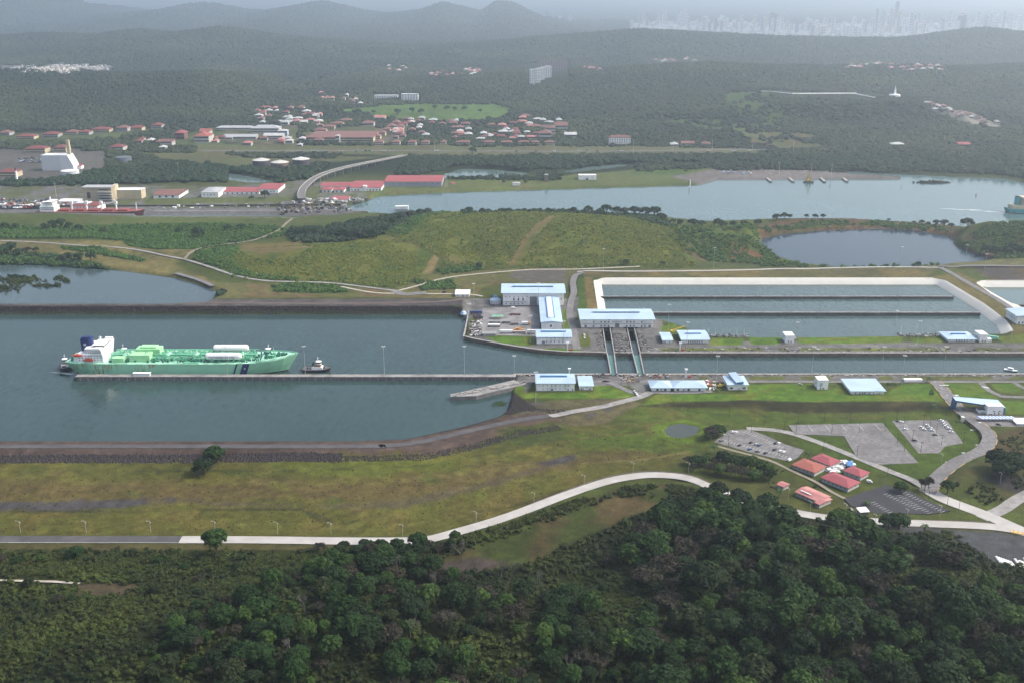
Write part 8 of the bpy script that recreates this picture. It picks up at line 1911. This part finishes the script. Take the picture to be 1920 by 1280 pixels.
for px,py,R in [(1727,915,3.5),(1733,920,4),(1740,918,4.5)]: tree(px,py,'brown',R,'thin sparse tall tree in the clump at the head of the entrance road','sparse trees at the head of the entrance road',hs=1.7)
for px,py,R in [(1870,880,10),(1890,890,10),(1878,895,9),(1905,882,9)]: tree(px,py,'dark',R,'dark tree in the clump at the right edge above the stony lot','dark trees at the right edge')
gC='trees in the wood behind the left car park'
for px,py,R in [(1290,870,7),(1305,872,8),(1322,872,7),(1340,874,8),(1356,872,9),(1372,876,9),(1390,876,9),(1408,880,9),(1424,886,9),(1438,892,8),(1330,885,8),(1350,890,8),(1370,892,9),(1392,897,9),(1412,900,8),(1300,882,6),(1443,900,7)]: tree(px,py,random.Random(px).choice(('dark','dark','brown','bright')),R*.8,'tree in the small dense wood between the left car park and the pale road',gC,hs=.85)
# palms
def palm(px, py, Hh, label, group=None, r=3.6):
    x, y, z = G(px, py); t = empty('palm_tree', (x,y,z-.2), random.Random(px).uniform(0,6), label, 'palm', group)
    if 'palm_fronds' not in MATS:
        b = MB(); rr = random.Random(6)
        for i in range(17):
            a = i*2.4; e = rr.uniform(.1,.9); pts = []
            for k in range(6):
                q = k/5; pts.append(Vector((math.cos(a)*r*q, math.sin(a)*r*q, e*r*q*(1-.2*q)-1.5*q*q*r*.55*(1.2-e*.6))))
            sd = Vector((-math.sin(a), math.cos(a), 0))
            for k in range(5):
                w0, w1 = .62*(1-abs(k/5-.35)), .62*(1-abs((k+1)/5-.35)) if k < 4 else .05
                for sg in (-1,1): b.add([pts[k],pts[k+1],pts[k+1]+sd*sg*w1-Vector((0,0,.32*w1)),pts[k]+sd*sg*w0-Vector((0,0,.32*w0))],[(0,1,2,3)])
        MATS['palm_fronds'] = b.mesh('fronds', leaf_mat('palm leaf', [(.022,.048,.012),(.032,.060,.016)], .3)); MATS['palm_trunk'] = MB().bar((0,0,-1),(.4,.2,8),.24,n=7,r2=.15).mesh('trunk', M_BARK)
    o = link('fronds', MATS['palm_fronds'], t, (.4*Hh/8,.2,Hh)); o = link('trunk', MATS['palm_trunk'], t); o.scale = (1,1,Hh/8)
    return t
palm(1733,1002,7,'lone palm tree standing at the near edge of the pale road'); palm(1340,850,7,'palm at the lower left corner of the left car park'); palm(1514,860,6,'small palm beside the deep red roofed house')
palm(1460,935,8,'palm beside the tiny pink roofed shed'); palm(1626,948,3.5,'small palm by the white roofed shelter')
for px,py,R,k in ((1385,955,9,'dark'),(1437,968,9,'dark'),(1408,962,7,'bright'),(1345,940,8,'dark'),(1478,985,7,'dark'),(1505,1000,6,'brown')): tree(px,py,k,R,'tall tree leaning over the near edge of the pale road below the compound','tall trees over the near edge of the pale road')
for i_,(px,py,H_) in enumerate(((1478,1030,11),(1610,1050,12),(1702,1075,12),(1330,1010,12))): palm(px,py,H_,'tall palm standing among the broadleaf crowns of the upper foreground forest','tall palms among the forest crowns')
gP='palms at the upper edge of the foreground forest'
for px,py,H_ in ((1585,1030,13),(1652,1038,12),(1548,1030,11),(1750,770,6),(1742,716,5)): palm(px,py,H_,'palm rising from the upper edge of the foreground forest' if py>1000 else 'small dark palm on the lawn left of the entrance road',gP if py>1000 else 'small palms on the near lawn',r=3.6)
# hedge on the near quay
grow('hedge', [[(1660,716),(1690,716),(1735,717),(1735,722),(1700,721),(1662,722)]], 1.6, (1.0,2.0), C_GREEN, 31, z=LZ)
grow('palm_lawn_shrubs', [[(1746,726),(1754,726),(1752,745),(1744,745)]], 3, (1.2,2.6), C_GREEN, 32, .6, z=LZ)
# ---- foreground
FG = [(-300,1036),(640,1036),(850,1024),(1000,990),(1180,916),(1260,912),(1320,928),(1400,950),(1600,990),(1640,1015),(1780,1010),(1830,1050),(1860,1078),(2200,1110),(2200,1500),(-300,1500)]
BARE = ([(150,1108),(200,1106),(262,1112),(240,1130),(180,1140),(140,1134)],[(900,1030),(1000,992),(1150,935),(1240,935),(1240,950),(1150,990),(1060,1030),(960,1066),(880,1080),(810,1078),(840,1050)],[(1800,1142),(1880,1137),(1900,1163),(1830,1168)])
grow('undergrowth', [FG], 3.1, (0.9,3.5), C_BUSH, 41, .93, (26,.27), z=2, holes=BARE)
grow('tall_grass', [[(860,1012),(960,980),(1080,940),(1120,935),(1060,965),(980,990),(900,1020),(850,1026)],[(1160,915),(1260,912),(1300,925),(1240,930),(1180,922)],[(-300,1040),(600,1045),(590,1085),(-300,1082)],[(350,1100),(490,1098),(520,1112),(420,1124),(350,1120)]], 1.7, (1.2,2.6), C_TUFT, 42, .8, (14,.36), z=2)
grow('bright_slope_grass', [[(1060,1080),(1170,1090),(1215,1150),(1195,1235),(1120,1200),(1110,1140)],[(1690,1112),(1810,1112),(1840,1155),(1760,1180),(1690,1150)],[(330,1175),(520,1110),(500,1125),(340,1190),(200,1240),(140,1260)],[(-300,1110),(130,1110),(300,1170),(140,1260),(-300,1330)]], 2.2, (1.0,2.2), C_TUFT, 43, .7, (20,.42), z=2)
grow('meadow_tussocks', [[(-300,870),(780,868),(1000,830),(1280,800),(1290,850),(1150,880),(1000,930),(850,995),(-300,998)]], 5.5, (.35,.8), C_TUFT, 44, .6, (30,.42), z=1)
grow('right_scrub', [[(1800,900),(1860,925),(1890,950),(1860,960),(1790,920)],[(1860,850),(1925,860),(2000,900),(2000,930),(1900,925),(1850,880)],[(1870,835),(1925,810),(2000,815),(2000,850),(1890,850)]], 3.2, (1.2,2.8), C_BUSH, 45, .7, (16,.42), z=1)
grow('compound_shrubs', [[(1440,902),(1480,912),(1490,935),(1440,920)],[(1525,898),(1540,905),(1530,915),(1515,905)],[(1455,880),(1480,888),(1470,895),(1450,888)]], 3, (1,2.2), C_BUSH, 46, .6, z=1)
# the forest: zones with their own trees per area
rs = np.random.RandomState(12)
def zone(poly, sp, seed, dens=1.0, patch=None, holes=()):
    x, y = jgrid(W(poly, 3), sp, seed, .42); k = np.random.RandomState(seed).rand(len(x)) < dens
    if patch: k &= fbm(x/patch[0], y/patch[0], 3, seed) > patch[1]
    k &= free(x, y)
    for h in holes: k &= sdf(W(h, 3), x, y) > 2
    return np.stack([x[k], y[k]], 1)
HOL = ([(1690,1118),(1810,1118),(1835,1150),(1890,1140),(1905,1160),(1830,1172),(1760,1178),(1700,1150)],[(1540,975),(1730,985),(1840,1005),(1960,1040),(1960,1078),(1845,1072),(1800,1030),(1600,1008)])
Z1 = zone([(1130,1060),(1200,1025),(1250,985),(1300,955),(1330,945),(1380,965),(1440,985),(1540,1020),(1640,1052),(1770,1092),(1850,1150),(2100,1210),(2100,1420),(1150,1420),(1200,1240),(1225,1150),(1190,1095)], 10.0, 61, .95, None, HOL)
Z2 = zone([(610,1060),(650,1032),(850,1024),(858,1045),(800,1062),(880,1090),(1050,1090),(1100,1140),(1110,1210),(1190,1250),(1150,1420),(200,1420),(330,1195),(520,1130),(560,1100)], 9.5, 62, .82, (40,.36))
Z3 = zone([(-300,1100),(560,1100),(520,1125),(340,1185),(200,1250),(200,1420),(-300,1420)], 15, 63, .35, (50,.5), (BARE[0],))
Z4 = zone([(-300,1040),(640,1036),(600,1090),(-300,1086)], 16, 64, .22)
Z5 = zone([(640,1024),(700,1022),(860,1018),(850,1040),(690,1050),(620,1060)], 9, 65, .9)
A = np.concatenate([Z1,Z2,Z3,Z4,Z5]); zid = np.concatenate([np.full(len(z),i) for i, z in enumerate((Z1,Z2,Z3,Z4,Z5))])
u, v = project(A[:,0], A[:,1], 10.0); inview = (u > -30) & (u < 1950) & (v < 1310)
order = np.argsort(A[:,1]+np.where(inview, 0, 1e5)); R_ = np.where(zid == 0, (4.6+7.2*rs.rand(len(A))**1.7), np.where(zid == 1, (3.4+5.6*rs.rand(len(A))**1.6), rs.uniform(2.6,5.2,len(A))))
kd = rs.rand(len(A)); kinds = np.where(kd < .60, 0, np.where(kd < .76, 1, 2))
H_ = height(A[:,0], A[:,1]); names = ('dark','bright','brown')
LB = {'dark':'dark green broadleaf tree in the dense foreground forest','bright':'brighter green full crowned tree in the dense foreground forest','brown':'brownish sparse crowned tree in the dense foreground forest'}
own = set(order[:185].tolist())
for i in order[:185]:
    k = names[kinds[i]]; s_ = R_[i]/7.0*(.9 if k == 'brown' else 1)
    rr = random.Random(int(i)); ms = CR[k]
    sz = 'large' if R_[i] > 7 else 'small' if R_[i] < 4.6 else 'middling'; zn = 'bottom left' if u[i] < 480 else 'bottom, left of the middle' if u[i] < 960 else 'bottom, right of the middle' if u[i] < 1440 else 'bottom right'
    lb_ = '%s %s tree in the foreground forest, picture %s' % (sz, {'dark':'dark green broadleaf','bright':'brighter green full crowned','brown':'brownish sparse crowned'}[k], zn)
    t = empty('tree', (A[i,0],A[i,1],H_[i]-.2), rr.uniform(0,6.28), lb_, 'tree', 'foreground forest: '+lb_.replace(' tree in the foreground forest, picture',' trees,')); t.scale = (s_,s_*rr.uniform(.9,1.15),s_*rr.uniform(.85,1.2))
    link('crown', ms[rr.randrange(len(ms))], t); link('trunk', TR[k], t)
rest = np.array([i for i in range(len(A)) if i not in own])
scatter('forest', np.stack([A[rest,0],A[rest,1],H_[rest]-.2],1), R_[rest]/7.0, C_FOR, 66, tilt=.05)
# bare grey trees
bare = MB(); rr = random.Random(2)
def twig(b, p, d, l, r, n):
    q = p+d*l; b.bar(p, q, r, n=4, r2=r*.65)
    if n == 0: return
    for _ in range(3):
        e = (d+Vector((rr.uniform(-.7,.7),rr.uniform(-.7,.7),rr.uniform(-.1,.5)))).normalized(); twig(b, q, e, l*.72, r*.6, n-1)
twig(bare, Vector((0,0,-1)), Vector((0,0,1)), 4.2, .26, 4); bm2 = bare.mesh('branches', mat('bare grey bark',(.11,.10,.085),.9))
for i, (px, py) in enumerate(((487,1165),(572,1150),(748,1075),(940,1085),(960,1080),(812,1110),(845,1185),(1010,1110),(1062,1260),(770,1195),(540,1240),(865,1052),(1085,1210))):
    x, y, z = G(px, py); o = link('bare_tree', bm2, None, (x,y,z), i*1.3); o.scale = (1+.1*(i%4),)*3; tag(o, 'leafless pale grey tree sticking out of the foreground bush', 'tree', 'leafless grey trees in the foreground')
